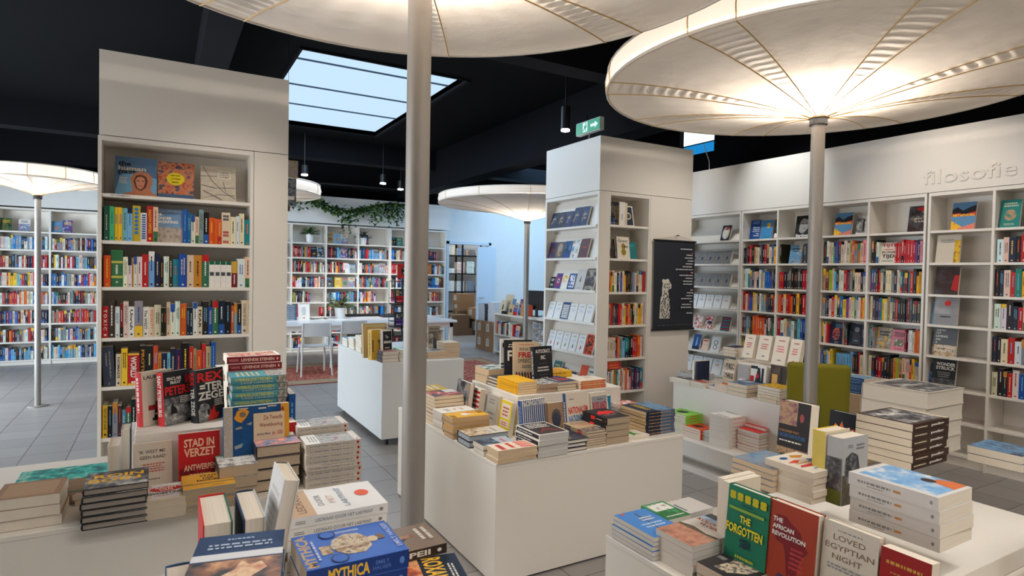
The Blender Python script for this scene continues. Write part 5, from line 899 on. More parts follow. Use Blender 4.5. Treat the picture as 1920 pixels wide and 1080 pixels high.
sky = S((212, 208, 204), False, [Rc(.1, .05, 1, .92, PH_SKY), Pl([(.6, .05), (.7, .3), (.9, .34), (1, .2), (1, .05)], (206, 110, 60)), El(.72, .36, .1, .08, 'q')], [Ln(.1, .3, .5, .7, 1, 's', 4), Ln(.52, .3, .62, .7, 1, 'u', 5), El(.93, .5, .015, .15, 's'), Ln(.2, .15, .45, .3, 1, 's', 6)])
pile((1.985, .90), .20, .27, RT2, .041, 4, sky, '-x', 'white paperback with blue sky cover', 'in the right-hand foreground pile')
pool = S((60, 40, 30), False, [Rc(.08, .08, .94, .94, PH_GREY), Rc(0, 0, 1, .08, 'e')], [Ln(.06, .3, .4, .66, 1, 'e', 4), T('pooling', .5, .2, .85, .7, 'w', 1)], pg=(212, 198, 176))
stack((1711.5, 796.7), (1769.7, 779.4), (1620, 774.6), 884, RT2, 6, pool, '-y', 'brown-spined dog photo book', 'in the tall pile at the right-hand edge', wide=(.3, .24))
pile((3.14, 1.12), .2, .2, RT2, .035, 2, S((60, 66, 76), False, [Rc(0, 0, 1, 1, art(('h', 'a', 'd'), 16, 3, seed=1))]), '+x', 'dark slate book', 'in front of the brown-spined pile')
pile((3.62, 1.72), .4, .36, TZ, .09, 4, S((200, 192, 180), True, [Rc(.1, .1, .95, .95, PH_GREY)]), '+y', 'very large pale grey book', 'in the low pile behind the brown-spined pile')
pile((2.35, .55), .22, .25, RT2, .03, 5, gspec('e', rnd), '-x', 'cream paperback', 'in the pile right of the blue sky books')
# display block with blue books behind the foreground
pile((5.27, 3.02), .17, .22, .605, .028, 5, S((60, 110, 170), False, [Rc(0, 0, 1, 1, art(((70, 140, 200), (110, 170, 214), 'e'), 16, 3, seed=2))], [Rc(0, .1, 1, .9, (54, 92, 146)), Ln(.1, .3, .9, .7, 1, (170, 200, 230), 4)]), '-x', 'bright blue paperback', 'in the pile on the beige block by the armchair')
pile((5.46, 3.05), .13, .2, .605, .026, 4, S('e', False, [Ln(.1, .2, .9, .8, 4, 's', 2)]), '+y', 'cream slim book', 'in the pile beside the bright blue books')
pile((5.2, 3.55), .2, .2, .605, .03, 6, S((170, 28, 40), True, [Rc(0, 0, 1, .6, (220, 90, 80))], [Ln(.1, .3, .9, .7, 1, 'p', 4)]), '-y', 'crimson book', 'in the pile peeping out behind the armchair')

# ---------------------------------------------------------------- books in the tall bookcase
LW = 'of the tall bookcase'
def srow(z, items, where, x_px0, unit, sz, hmax=.29, depth=.02):
    """items: (colour, width px, height px, text, ink, lean) measured in the photo"""
    P = (ony(x_px0, 500, LY).x, LY, z)
    r = Row(P, (1, 0, 0), (0, 1, 0), .875-(P[0]+.325), where, 'books on '+where, hmax, depth)
    for it in items:
        c, wpx, hpx = it[:3]; txt = it[3] if len(it) > 3 else None; ic = it[4] if len(it) > 4 else None; ln = it[5] if len(it) > 5 else 0
        if c == '_': r.x += wpx*unit; continue
        q = random.Random(int(z*1000)+r.k)
        if txt:
            st, md = (txt[1:], 1) if txt[0] == '|' else (txt, 0)
            if md: spn = [T(st[i], .3, .0, .3, .0) for i in ()]+[T(st, .12, .2, .72, .8, ic or 'w', 1)]
            else: spn = [T(st, .1, .22, .76, .78, ic or 'w', 1 if len(st) < 12 else 0)]
            spn.append(Rc(.88, .3, .94, .7, ic or 'w')); SP = S(c, q.random() < .4, [], spn)
            if len(it) > 6: SP['spine'] = list(it[6])+SP['spine']
        else:
            SP = dict(gspec(c, q)) if isinstance(c, str) else S(c, False, [], spine_print(q, None, sum(c) > 380))
            if len(it) > 6: SP = S(c, False, [], list(it[6]))
        nm = CNAME[c] if isinstance(c, str) else it[7] if len(it) > 7 else 'patterned'
        r.spine(SP, wpx*unit, hpx*sz, f"{nm} {'hardback' if SP['hard'] else 'paperback'} spine", ln, q.uniform(0, .008))
    return r
un = .00318; hz = .00334
# top shelf: three face-out atlases
rr = Row((ony(213, 300, LY).x, LY, 2.061), (1, 0, 0), (0, 1, 0), .8, 'the tall bookcase top shelf', 'face-out books on the top shelf')
hum = S((86, 120, 156), False, [Rc(0, 0, 1, 1, (84, 116, 150)), Pl([(0, 0), (.12, .5), (.32, .62), (.9, .5), (1, .48), (1, 0)], (120, 172, 206)), T('the', .08, .76, .38, .88, 'k', 1), T('human', .08, .65, .74, .76, 'e', 1), T('past', .08, .53, .5, .66, 'k', 1),
     Pl([(.18, 0), (.2, .05), (.42, .12), (.4, .3), (.36, .45), (.44, .58), (.6, .64), (.78, .62), (.88, .52), (.9, .36), (.84, .2), (.9, .1), (1, .08), (1, 0)], (196, 126, 92)), Pl([(.44, .38), (.5, .53), (.62, .56), (.74, .52), (.78, .4), (.74, .24), (.62, .14), (.5, .2)], (96, 54, 40)), Pl([(.48, .40), (.53, .49), (.62, .51), (.70, .48), (.72, .38), (.68, .24), (.61, .18), (.53, .22)], (214, 142, 112)), Rc(.51, .39, .58, .41, 'q'), Rc(.64, .39, .70, .41, 'q'), Rc(.56, .26, .66, .275, (150, 70, 60)), Ln(.1, .3, .3, .48, 4, 'w', 4)])
hist = S((176, 84, 44), False, [Rc(0, 0, 1, 1, art(('m', (186, 90, 50), (206, 130, 90), (60, 70, 90), (120, 60, 90)), 30, 4, seed=6)), Rc(0, 0, 1, .13, (70, 96, 130)), El(.48, .55, .25, .17, (232, 204, 20)), T('HISTORY', .34, .62, .62, .66, 'k', 1), T('CITIES', .35, .53, .61, .565, 'k', 1), T('MAPS', .39, .435, .57, .475, 'k', 1)])
rail = S((196, 184, 164), False, [Rc(0, 0, 1, 1, art(((206, 196, 178), (190, 178, 158), (206, 196, 178)), 20, 4, seed=3)), Rc(.48, .66, .86, .90, (214, 202, 184)), T('A HISTORY', .54, .81, .80, .85, 'k'), T('OF RAILWAYS', .52, .75, .82, .79, 'k'), T('IN 100 MAPS', .54, .69, .80, .73, 'h')]+[Pl([(a, b_), (a+.01, b_+.012), (c_+.01, d_+.012), (c_, d_)], (90, 96, 104)) for a, b_, c_, d_ in ((.05, .98, .3, .6), (.3, .6, .62, .3), (.62, .3, .98, .1), (.0, .45, .4, .38), (.4, .38, .98, .42), (.1, .1, .5, .2), (.5, .2, .95, .2), (.0, .7, .45, .72), (.62, .6, .7, .3), (.05, .3, .6, .05))])
rr.x = 0; rr.face(hum, .238, .262, 'blue atlas with carved hooded figure', 8, .07); rr.x = .243; rr.face(hist, .216, .252, 'square red map atlas with yellow circle', 8, .075); rr.x = (ony(378, 330, LY).x-ony(213, 300, LY).x); rr.face(rail, .224, .25, 'square pale railway map atlas', 8, .075)
srow(1.7635, [('g', 10, 66), ('z', 8, 65), ('y', 7, 64), ('y', 7, 64), ('c', 8, 63), ('c', 9, 63), ('j', 14, 69, None, None, 0, [El(.1+.11*k, .5, .045, .28, (40, 120, 190)) for k in range(7)]), ('w', 11, 56, None, None, 0, [Rc(.06+.08*k, .15, .11+.08*k, .85, 'b') for k in range(11)]), ('r', 11, 70, 'SHADOW EMPIRES', 'y'), ('e', 9, 69)], 'the tall bookcase second shelf', 192.5, un, hz)
ond = S((110, 140, 170), False, [Rc(0, .0, 1, .45, art(((120, 96, 80), (190, 176, 160), (90, 90, 90)), 16, 4, seed=2)), Rc(0, .45, 1, 1, art(((96, 130, 168), (130, 160, 190)), 8, 2, seed=2)), T('PHILIPP', .06, .90, .6, .97, (150, 170, 190), 1), T('BLOM', .64, .90, .98, .97, (150, 170, 190), 1), T('DE', .04, .80, .2, .88, 'w', 1), T('ONDER', .04, .68, .58, .77, 'w', 1), T('WERPING', .04, .57, .82, .66, 'w', 1)])
r2 = Row((ony(292, 420, LY).x, LY, 1.7635), (1, 0, 0), (0, 1, 0), .2, 'the tall bookcase second shelf', 'books on the tall bookcase second shelf'); r2.k = 10
r2.face(ond, .158, .225, 'blue coastal photo book shown face out', 6, .03)
r2b = srow(1.7635, [('b', 8, 68), ('b', 7, 62, None), ('w', 8, 58), ('e', 7, 54), ('s', 9, 69), ('k', 10, 64), ('o', 11, 54), ('o', 6, 52), ('o', 8, 52), ('e', 17, 66, None, None, 0, [Rc(.08+.1*k, .15+.24*j, .15+.1*k, .33+.24*j, NVY if k < 3 else (176, 50, 50)) for k in (0, 1, 5, 6, 8) for j in range(3)]), ('e', 11, 58), ('w', 7, 60), ('e', 10, 66), ('t', 13, 54)], 'right half of the tall bookcase second shelf', 342, un, hz)
srow(1.4675, [('_', 1, 0), ('o', 12, 60), ('g', 21, 71, None, None, 0, [Rc(.3, 0, .36, 1, (200, 190, 90)), Rc(.7, 0, .76, 1, (200, 190, 90)), Ln(.4, .3, .66, .7, 1, 'w', 4), T('S', .84, .4, .9, .6, 'w', 1)]), ('w', 8, 58), ('w', 7, 58), ('u', 3, 56), ('w', 6, 59), ('w', 9, 59), ('r', 11, 64), ('c', 11, 70), ('d', 10, 65), ('k', 6, 56), ('w', 10, 61), ('q', 7, 63), ('t', 11, 56), ('b', 15, 66), ('e', 13, 65), ('u', 15, 65), ('g', 14, 66)] +
     [((232, 228, 220), 11, 54, None, None, 0, [Rc(0, 0, .14, 1, (24, 92, 66)), Rc(.42, .1, .56, .9, 'h')], 'green-topped white')]*4 + [('m', 12, 54, None, None, 0, [Rc(0, 0, .45, 1, (200, 160, 60)), Ln(.5, .3, .9, .7, 1, 'w', 3)]), ('w', 15, 60), ('e', 12, 64), ('d', 9, 54, None, None, 0, [Ln(.1, .2, .9, .8, 1, 'w', 3)])], 'the tall bookcase third shelf', 191.5, un, hz)
srow(1.1425, [('r', 11, 60, 'T O X I C', 'w'), ('q', 11, 70, None), ('w', 8, 59), ('m', 6, 65), ('e', 9, 69), ('w', 10, 59, 'Unruh', 'd'), ('s', 15, 70), ('w', 10, 58, 'The WEST', 'h'), ('e', 10, 58, 'EQUALITY', (214, 120, 80)), ('e', 12, 62), ('k', 5, 56), ('k', 5, 56), ('e', 7, 67), ('w', 9, 64), ('w', 9, 69, None), ('o', 12, 64), ('d', 6, 56), ('d', 6, 56), ('w', 9, 66), ('e', 9, 57, 'FEAR', 'k'), ('k', 12, 68), ('b', 7, 57), ('g', 12, 69), ('d', 13, 70, None), ('k', 12, 68), ('o', 6, 59), ('a', 7, 64), ('k', 8, 63), ('e', 12, 70, 'OCEANS OF GRAIN', 'h'), ('e', 10, 70, 'OCEANS OF GRAIN', 'h')], 'the tall bookcase fourth shelf', 190, un, hz)
srow(.8285, [('_', 3, 0), ((54, 62, 78), 20, 76, None, None, 3, [Ln(.1, .2, .55, .5, 1, 's', 2), Ln(.1, .55, .8, .8, 1, 's', 4), T('M', .9, .4, .96, .6, 's')], 'slate blue'), ('e', 9, 62, 'NOMADS', 'h'), ('y', 11, 72), ('r', 21, 62, 'WORLD', 'w', 0, [Rc(0, 0, .06, 1, (226, 180, 60)), Rc(.94, 0, 1, 1, (226, 180, 60))]), ('k', 11, 76, 'PROTO', 'u'), ('k', 13, 75), ('o', 9, 75), ('u', 6, 60), ('d', 10, 60), ('c', 6, 60), ('d', 10, 68), ('d', 11, 66), ('k', 14, 78), ('r', 8, 70), ('n', 6, 66), ('o', 10, 62), ('r', 8, 75), ('n', 10, 70), ('b', 9, 78)], 'the tall bookcase fifth shelf', 190, un, hz)
srow(.5005, [('_', 1, 0), ('y', 9, 62, 'HISTORY OF WAR', 'k'), ('k', 8, 60), ('s', 9, 66), ('q', 7, 60), ('a', 7, 50), ('g', 9, 56), ('k', 9, 70, None), ('w', 12, 70), ('d', 10, 60), ('e', 10, 62), ('k', 9, 64), ('r', 9, 60), ('w', 12, 66), ('d', 10, 62), ('o', 10, 60), ('e', 9, 64), ('k', 12, 70)], 'the tall bookcase sixth shelf', 190, un, hz)
# shelf-edge label
m = MB().mat('x') if 0 else MB(); elems(m, [Rc(0, 0, 1, 1, 'w'), T('ALGEMEEN', .1, .25, .9, .75, 'h')], (-.29, LY+.003, 2.041), (.13, 0, 0), (0, 0, .018), (0, -1, 0)); o = m.obj('shelf_label', lc)
o.location = Vector((.345, -LY, 0)); 
# ---------------------------------------------------------------- column, right face
for i, (z, seq) in enumerate(((2.1075, 'kkkkk_W'), (1.7715, 'kn_WT'), (1.4355, 'ryewdwbeykkhaeneer'), (1.1005, 'nsrhddrreyrukkeeyye'), (.7655, 'eeekosctkkrroe'), (.4305, 'ewdweogtwrewowphhdvkt'))):
    w_ = ('topmost shelf', 'second shelf', 'third shelf', 'fourth shelf', 'fifth shelf', 'sixth shelf')[i]
    q = Row((PX+.152, PY, z), (1, 0, 0), (0, 1, 0), .49, f"the column's {w_.split()[0]} front shelf", f"books on the column's {w_}", .27)
    if i == 0:
        for k in range(5): q.spine(gspec('k', random.Random(k)), .021, .225, 'slim black spine')
        q.x += .01; q.spine(S('w', False, [], [Ln(.5, .3, .8, .7, 2, 's', 3)]), .075, .232, 'very thick white volume'); q.spine(S('e'), .03, .225, 'cream volume'); q.x += .0
        q.face(S('w', False, [Rc(.08, .05, .92, .95, NVY), El(.5, .5, .3, .18, 'e'), El(.5, .5, .22, .12, 'h')]), .145, .215, 'dark blue medallion book shown face out', 12)
    elif i == 1:
        q.spine(gspec('q', rnd), .018, .21, 'dark spine'); q.face(S('n', False, [Rc(0, 0, 1, 1, art(('k', 'q', 'g'), 14, 3, seed=3))]), .11, .2, 'dark picture book, half hidden, face out', 10)
        q.face(S(CRM2, True, [T('Queer', .1, .74, .9, .88, 'k'), El(.5, .55, .16, .16, (150, 130, 40)), El(.5, .3, .2, .14, (150, 130, 40)), Ln(.5, .5, .9, .62, 1, 'k', 3), El(.5, .12, .04, .02, 'r')]), .165, .225, 'cream book with a gold figure-eight shape, face out', 8, .02)
        q.face(S((30, 120, 124), False, [Ln(.2, .75, .8, .85, 2, (60, 190, 170), 3)]), .12, .18, 'teal book shown face out', 10)
    else: q.auto(seq, 40+i, .97, (.19, .225), (.016, .03))
pile((PX+.17, PY+.03), .15, .2, .7655, .02, 4, S('k', True), '-x', 'black-edged hardback', "in the small pile on the column's fifth shelf")
pile((PX+.17, PY+.03), .17, .2, .655, .028, 3, S((200, 50, 60), False, [Rc(0, 0, 1, 1, art(('r', 'y', 'b'), 12, 2, seed=1))], [Ln(.1, .2, .9, .8, 1, 'y', 3)]), '-y', 'red and blue book', "lying on top of the column's sixth shelf row")
for k in range(6): pile((PX+.17+.22*(k % 2), PY+.04), .2, .2, .1005+.03*(k//2), .03, 1, gspec('kewdsn'[k], rnd), '-y', ('black', 'cream', 'white', 'navy', 'grey', 'tan')[k]+' book lying flat', "on the column's lowest shelf")
# column, left face: poetry shown face out on sloping boards
def slopes(rows, X, y_left, y_right, where0, hh, where_pre):
    for i, (z, its) in enumerate(rows):
        q = Row((X, y_left, z), (0, -1, 0), (1, 0, 0), y_left-y_right, f"{where_pre[i]}", f"face-out books, {where_pre[i]}", .3, .01)
        for it in its:
            if it[0] is None: q.x += it[1]; continue
            q.face(it[0], it[1], it[2], it[3], 16, .012, t=it[4] if len(it) > 4 else .02)
            q.x += .012
def nv(k, c2='n'): return S(((24, 32, 58), (30, 30, 52), (36, 40, 84), (28, 44, 84), (30, 52, 96))[k % 5], False, [Pl([(.1+.1*(k % 3), .3), (.5, .8), (.55, .78), (.2+.1*(k % 3), .25)], c2), El(.6, .4, .12, .06, ('v', 'n', 'b')[k % 3]), Ln(.2, .55, .8, .66, 2, 'e', k)])
def wv(k, c2='s', big=None): return S((226, 226, 224), False, [Ln(.2, .78, .8, .9, 2, c2, k), Ln(.2, .5, .8, .68, 3, (170, 190, 210), k+3)]+(big or []))
rws = [(2.1005, [(None, .03)]+[(nv(k), .125, .18 if k < 3 else .21, 'dark blue poetry book with gilt lines') for k in range(5)]),
       (1.7755, [(S((70, 44, 96), 0, [Rc(.1, .1, .9, .9, art(('v', 'k', 'r'), 14, 3, seed=2))]), .13, .185, 'purple marbled book'), (S((90, 84, 76), 0, [El(.5, .5, .35, .4, art(('h', 'n', 'a'), 14, 2, seed=3))]), .135, .185, 'grey-brown engraved book'), (S((40, 76, 130), 0, [Rc(.1, .1, .9, .9, art(('b', 'd', 'c'), 24, 3, seed=3))]), .125, .19, 'blue patterned book'), (S('a', 0, [Rc(0, 0, 1, 1, art(('a', 'w', 'h'), 8, 2, seed=4)), Ln(.2, .1, .6, .18, 1, 'r', 2)]), .14, .2, 'misty landscape book'), (S((96, 60, 64), 0, [Ln(.2, .5, .8, .6, 1, 'o', 2)]), .14, .205, 'plum brown book')]),
       (1.4485, [(None, .04), (S('k', 0, [Ln(.1, .6, .9, .85, 2, 'w', 2), Ln(.1, .2, .9, .4, 2, 'w', 2)]), .09, .13, 'small black lettered book'), (S('v', 0, [El(.5, .5, .4, .3, 'r'), El(.5, .5, .3, .22, 'v'), El(.5, .5, .2, .15, 'w'), El(.5, .5, .14, .1, 'v')]), .11, .17, 'violet book with rings'), (S('w', 0, [Rc(.1, .4, .9, .9, art(('g', 'w', 'y', 'h'), 24, 3, seed=2))]), .115, .165, 'white book with plants'), (S((40, 80, 140), 0, [Rc(.1, .1, .9, .9, art(('b', 'w', 'b'), 20, 2, seed=2, hard=True))]), .115, .17, 'blue and white leaf pattern book'), (S('s', 0, [Rc(0, 0, 1, 1, (196, 192, 188)), Pl([(.4, .4), (.5, .75), (.55, .4)], 'k'), Ln(.2, .06, .8, .1, 1, 'h', 3)]), .15, .21, 'pale grey book'), (S((60, 50, 44), 0, [Rc(0, 0, 1, 1, art(('q', 'h', 'e'), 10, 3, seed=2)), T('HORN', .1, .05, .9, .2, 'e'), T('STONER', .1, .85, .9, .95, 'e')]), .15, .225, 'dark brown photo book')]),
       (1.1265, [(wv(k), .125, .18, 'white poetry book with faint blue print') if k != 2 else (S((50, 80, 120), 0, [Rc(.05+.0*j, .08+.1*j, .95, .14+.1*j, 'w') for j in range(8)]), .13, .185, 'blue and white lettered book') for k in range(6)]),
       (.8005, [(None, .02)]+[(wv(k, 's', [Pl([(.4, .2), (.5, .45), (.6, .3), (.55, .18)], c_)]), .125, .19, f'white book with a small {n_} drawing') for k, (c_, n_) in enumerate(((((196, 60, 50)), 'red plant'), ((150, 90, 60), 'brown shell'), ((60, 140, 70), 'green cactus'), ((90, 100, 110), 'grey pineapple'), ((206, 60, 50), 'red feather')))]+[(S((210, 66, 34), 0, [Rc(.1, .05, .9, .95, art(('o', 'k', 'o', 'k'), 30, 2, seed=3, stretch=(1, 1, .4), hard=True))]), .13, .205, 'orange book with black brush letters')]),
       (.4705, [(None, .12), (S((50, 110, 120), 0, [Ln(.1, .7, .9, .85, 1, 'y', 2), Rc(.1, .3, .9, .65, art(('t', 'a', 't'), 30, 2, seed=2))]), .15, .19, 'teal face-out book'), (S((36, 60, 130), 0, [Ln(.1, .3, .9, .8, 4, 'r', 2)]), .09, .14, 'small blue face-out book'), (None, .05), (S('h'), .12, .12, 'grey low book'), (None, .04), (S((226, 90, 60), 0, [Pl([(.2, .05), (.4, .5), (.7, .5), (.8, .05), (.5, .3)], 'e'), Rc(.55, .05, .65, .4, 'k')]), .12, .21, 'orange book with white figure'), (S('w', 0, [Ln(.1, .3, .9, .9, 3, 'k', 2)]), .1, .2, 'white and black lettered book')])]
slopes(rws, PX-.012, PY+.925, PY+.03, '', .2, [f"the column's side rack, {a} board" for a in ('first', 'second', 'third', 'fourth', 'fifth', 'sixth')])
# ---------------------------------------------------------------- side wall bookcases
TIJ = S(CRM2, False, [T('TIJ', .04, .74, .5, .95, (206, 60, 90), 1), T('TIJ', .52, .74, .96, .95, (206, 60, 90), 1), Ln(.05, .62, .95, .71, 1, (206, 60, 90), 2), T('IN ONZE', .08, .48, .95, .58, 'k', 1), T('TIJD', .1, .2, .9, .42, 'k', 1), Ln(.1, .05, .9, .16, 2, 't', 3)])
PHI = S(NVY, False, [Ln(.3, .72, .9, .94, 3, 'c', 2), El(.45, .42, .28, .26, art(((206, 130, 90), 'd', (180, 70, 60), 'a'), 50, 2, seed=1, hard=True)), Pl([(.15, .5), (.3, .72), (.6, .74), (.75, .5), (.6, .62), (.35, .62)], (190, 90, 70)), Ln(.4, .05, .7, .1, 1, 'w', 3)])
MAN = S('k', False, [Rc(0, 0, 1, 1, art(('k', 'd', 'h'), 10, 2, seed=2)), El(.5, .75, .16, .12, 's'), Pl([(.2, .1), (.3, .6), (.7, .6), (.8, .1)], (60, 60, 64)), Ln(.3, .2, .7, .3, 1, 'c', 2)])
SPC = {(3, 1): [(TIJ, 'white pink-titled book', .2)], (2, 4): [(PHI, 'navy bearded-head book', .225), (MAN, 'dark book with a standing man', .22)]}
def rrow(y_left, y_right, z, seq, where, seed, sp=(), **kw):
    return Row((RX, y_left-.012, z), (0, -1, 0), (1, 0, 0), y_left-y_right-.024, where, where.replace('the', 'books on the', 1), .255).auto(seq, seed, kw.pop('fill', .97), (.185, .23), (.018, .032), sp)
cols = [(4.93, 4.45, 'second column from the poster', ['', 'khkrkneehkrneby', 'ewtshekwnebbbhk', 'rerbbyeqwaahddr', 'mhashkoooooowkwht', 'yk_re_________']),
        (4.445, 3.955, 'third column from the poster', ['', 'k_E_hkyew', 'rrkhhkkqhkrreewe', 'orerrokykrrrqk', 'rwesawhcbbbae', 'y__ek_']),
        (3.915, 3.435, 'first column past pole two', ['', 'kweetbhewenosuep', 'nmlecdewrhskeede', 'shderekbyveegewoy', 'yweor@nuhk@hbhvs', 'bdcwy_cccccckkre']),
        (3.42, 2.925, 'second column past pole two', ['', 'kkw@rrrrrrrrrvdp', 'vhkrekeesdwethmtrkyu', 'ehkvtyenehrkkkkmhhhh', 'atsEPmkwweoou', 'edmrddkhulneeoye', 'nprtkkyy']),
        (2.885, 2.40, 'third column past pole two', ['', '_E_', '_K_', 'A__', 'H', 'D', 'ewkdr']),
        (2.395, 1.91, 'fourth column past pole two', ['T_K_', 'wedkrbstyuo', 'kdertyrewsbh', 'wwkdreyhubd', 'dkerwsuybth', 'ekdrwbyhsut']),
        (1.87, .92, 'last column past pole two', ['W_D_B_', 'kweetbhewenosuepkweetbhewenosuep', 'ehkvtyenehrkkkkmhhhhwedr', 'yweorhuhkhbhvswedkrbstyuo', 'dkerwsuybthekdrwbyhsut', 'kweetbhewenosuepwwkdr'])]
for ci, (yl, yr, wh, rows_) in enumerate(cols):
    for ri, sq in enumerate(rows_):
        z = RZ[ri]+.0005
        if sq: rrow(yl, yr, z, sq, f"the {('top', 'second', 'third', 'fourth', 'fifth', 'sixth', 'seventh')[ri]} row, {wh}", ci*10+ri+3, SPC.get((ci, ri), ()))
def tface(yl, z, items, where):
    q = Row((RX, yl, z), (0, -1, 0), (1, 0, 0), .6, where, 'face-out books on the top shelf of the side wall', .32)
    for s_, gap, w_, h_, lb in items: q.x += gap; q.face(s_, w_, h_, lb, 9, .08)
tface(4.92, 2.056, [(S((24, 74, 140), 0, [Ln(.1, .8, .9, .95, 2, (130, 170, 220), 2), T('We Are', .25, .58, .9, .66, 'w', 1), T('Free to', .3, .48, .9, .55, 'w', 1), T('Change', .2, .38, .9, .45, 'w', 1), T('the', .6, .28, .9, .34, 'w', 1), T('World', .35, .17, .9, .24, 'w', 1)]), .01, .145, .235, 'royal blue manifesto book'), (S((60, 130, 180), 0, [Rc(.5, .6, .8, .85, (226, 160, 40)), Ln(.1, .05, .9, .2, 2, 't', 2)]), .01, .15, .225, 'sea blue book with orange square'), (S((120, 100, 90), 0, [Rc(0, 0, 1, 1, art(('k', 'h', 'n'), 10, 2, seed=2)), El(.6, .68, .3, .2, (196, 150, 130)), Rc(.1, .05, .9, .28, 'w')]), .02, .13, .225, 'book with a woman portrait')], 'the top row, second column from the poster')
brt = S((34, 34, 36), 0, [Pl([(.25, .3), (.28, .75), (.45, .96), (.7, .94), (.85, .7), (.8, .4), (.6, .22), (.4, .2)], (150, 148, 146)), Pl([(.25, .6), (.28, .8), (.45, 1), (.75, .98), (.9, .75), (.86, .6), (.8, .8), (.5, .88), (.33, .78)], 'k'), Rc(.38, .62, .5, .65, 'k'), Rc(.62, .62, .74, .65, 'k'), Rc(.5, .4, .68, .42, 'k'), T('Barthes', .08, .04, .88, .16, 'w', 1)])
tface(4.44, 2.056, [(brt, .13, .185, .245, 'black and white portrait book')], 'the top row, third column from the poster')
met = S((92, 140, 180), 0, [Rc(0, .66, 1, 1, (80, 122, 160)), Pl([(0, .75), (.2, .84), (.45, .70), (.7, .80), (1, .88), (1, .55), (0, .55)], DK), Pl([(0, .60), (.3, .62), (.5, .55), (.8, .62), (1, .66), (1, .5), (0, .5)], (196, 50, 40)), T('METAPHORS', .04, .49, .96, .58, (236, 196, 60), 1), Pl([(0, .35), (.3, .2), (.5, .1), (.5, 0), (0, 0)], (236, 180, 50)), Pl([(.3, .08), (.6, .14), (1, .24), (1, 0), (.3, 0)], (222, 130, 110)), Rc(.14, .2, .16, .27, 'k')])
tface(3.905, 2.056, [(met, .05, .185, .24, 'colourful landscape book of metaphors'), (S('w', 0, [Rc(0, .1, .7, 1, art(('k', 's', 'w'), 16, 3, seed=3)), Rc(.5, .2, .62, .8, 'k')]), .045, .135, .2, 'white book with a walking man photo')], 'the top row behind pole two')
tface(3.41, 2.056, [(S((84, 76, 66), 0, [Rc(0, 0, 1, 1, art(('k', 'q', 'h', 'n'), 10, 3, seed=3)), El(.6, .88, .26, .07, 'r'), Pl([(.7, .15), (.72, .6), (.6, .68), (.85, .76), (.95, .6), (.9, .15)], 'k'), T('De geest', .3, .48, .65, .54, 'w'), T('uit de fles', .3, .38, .75, .44, 'w')]), .28, .19, .25, 'brown red-umbrella book')], 'the top row left of the raised lettering')
tface(2.885, 2.056, [(met, .12, .185, .25, 'second copy of the metaphors book')], 'the top row below the raised lettering')
for z, s_, lb in ((1.769, S((206, 196, 180), 0, [Ln(.1, .7, .8, .85, 2, 's', 2), Rc(.75, 0, 1, .8, art(('q', 'y', 'h'), 30, 3, seed=3))]), 'cream face-out book with painted strip'), (1.486, S((50, 48, 46), 0, [Rc(0, 0, 1, 1, art(('k', 'q', 'h'), 8, 3, seed=6)), Pl([(.7, .2), (.8, .7), (1, .7), (1, .1)], (170, 30, 30))]), 'dark face-out book with red wing'), (1.215, S((140, 142, 146), 0, [Rc(0, .4, 1, 1, art(('s', (170, 172, 176)), 6, 2, seed=2)), El(.55, .78, .14, .1, (214, 50, 50)), Ln(.2, .25, .8, .35, 1, 'k', 2)]), 'grey face-out book with a red balloon'), (.938, S((90, 98, 104), 0, [Rc(0, 0, 1, .4, PH_BR), T('ARTS', .1, .88, .5, .95, 'w'), T('OF', .1, .78, .3, .85, 'w'), T('LIVING', .1, .66, .6, .74, 'w', 1), T('ON', .1, .55, .3, .62, 'w', 1), T('A', .1, .44, .18, .51, 'w', 1), T('DAMAGED', .08, .28, .92, .38, 'w', 1), T('PLANET', .08, .14, .76, .24, 'w', 1)]), 'grey face-out book about a damaged planet'), (.661, S((34, 38, 42), 0, [Rc(0, 0, 1, .3, art(('k', 'h', 's'), 12, 3, seed=2)), T('WONDER', .15, .76, .95, .88, 'w', 1), T('STRUCK', .15, .62, .95, .74, 'w', 1), Ln(.2, .34, .8, .56, 3, 's', 2)]), 'black face-out book in white capitals')):
    q = Row((RX, 2.875, z), (0, -1, 0), (1, 0, 0), .6, 'the column at the picture edge', 'face-out column of third column past pole two', .255, .01); q.x = .03; q.face(s_, .19, .25, lb, 8, .02)
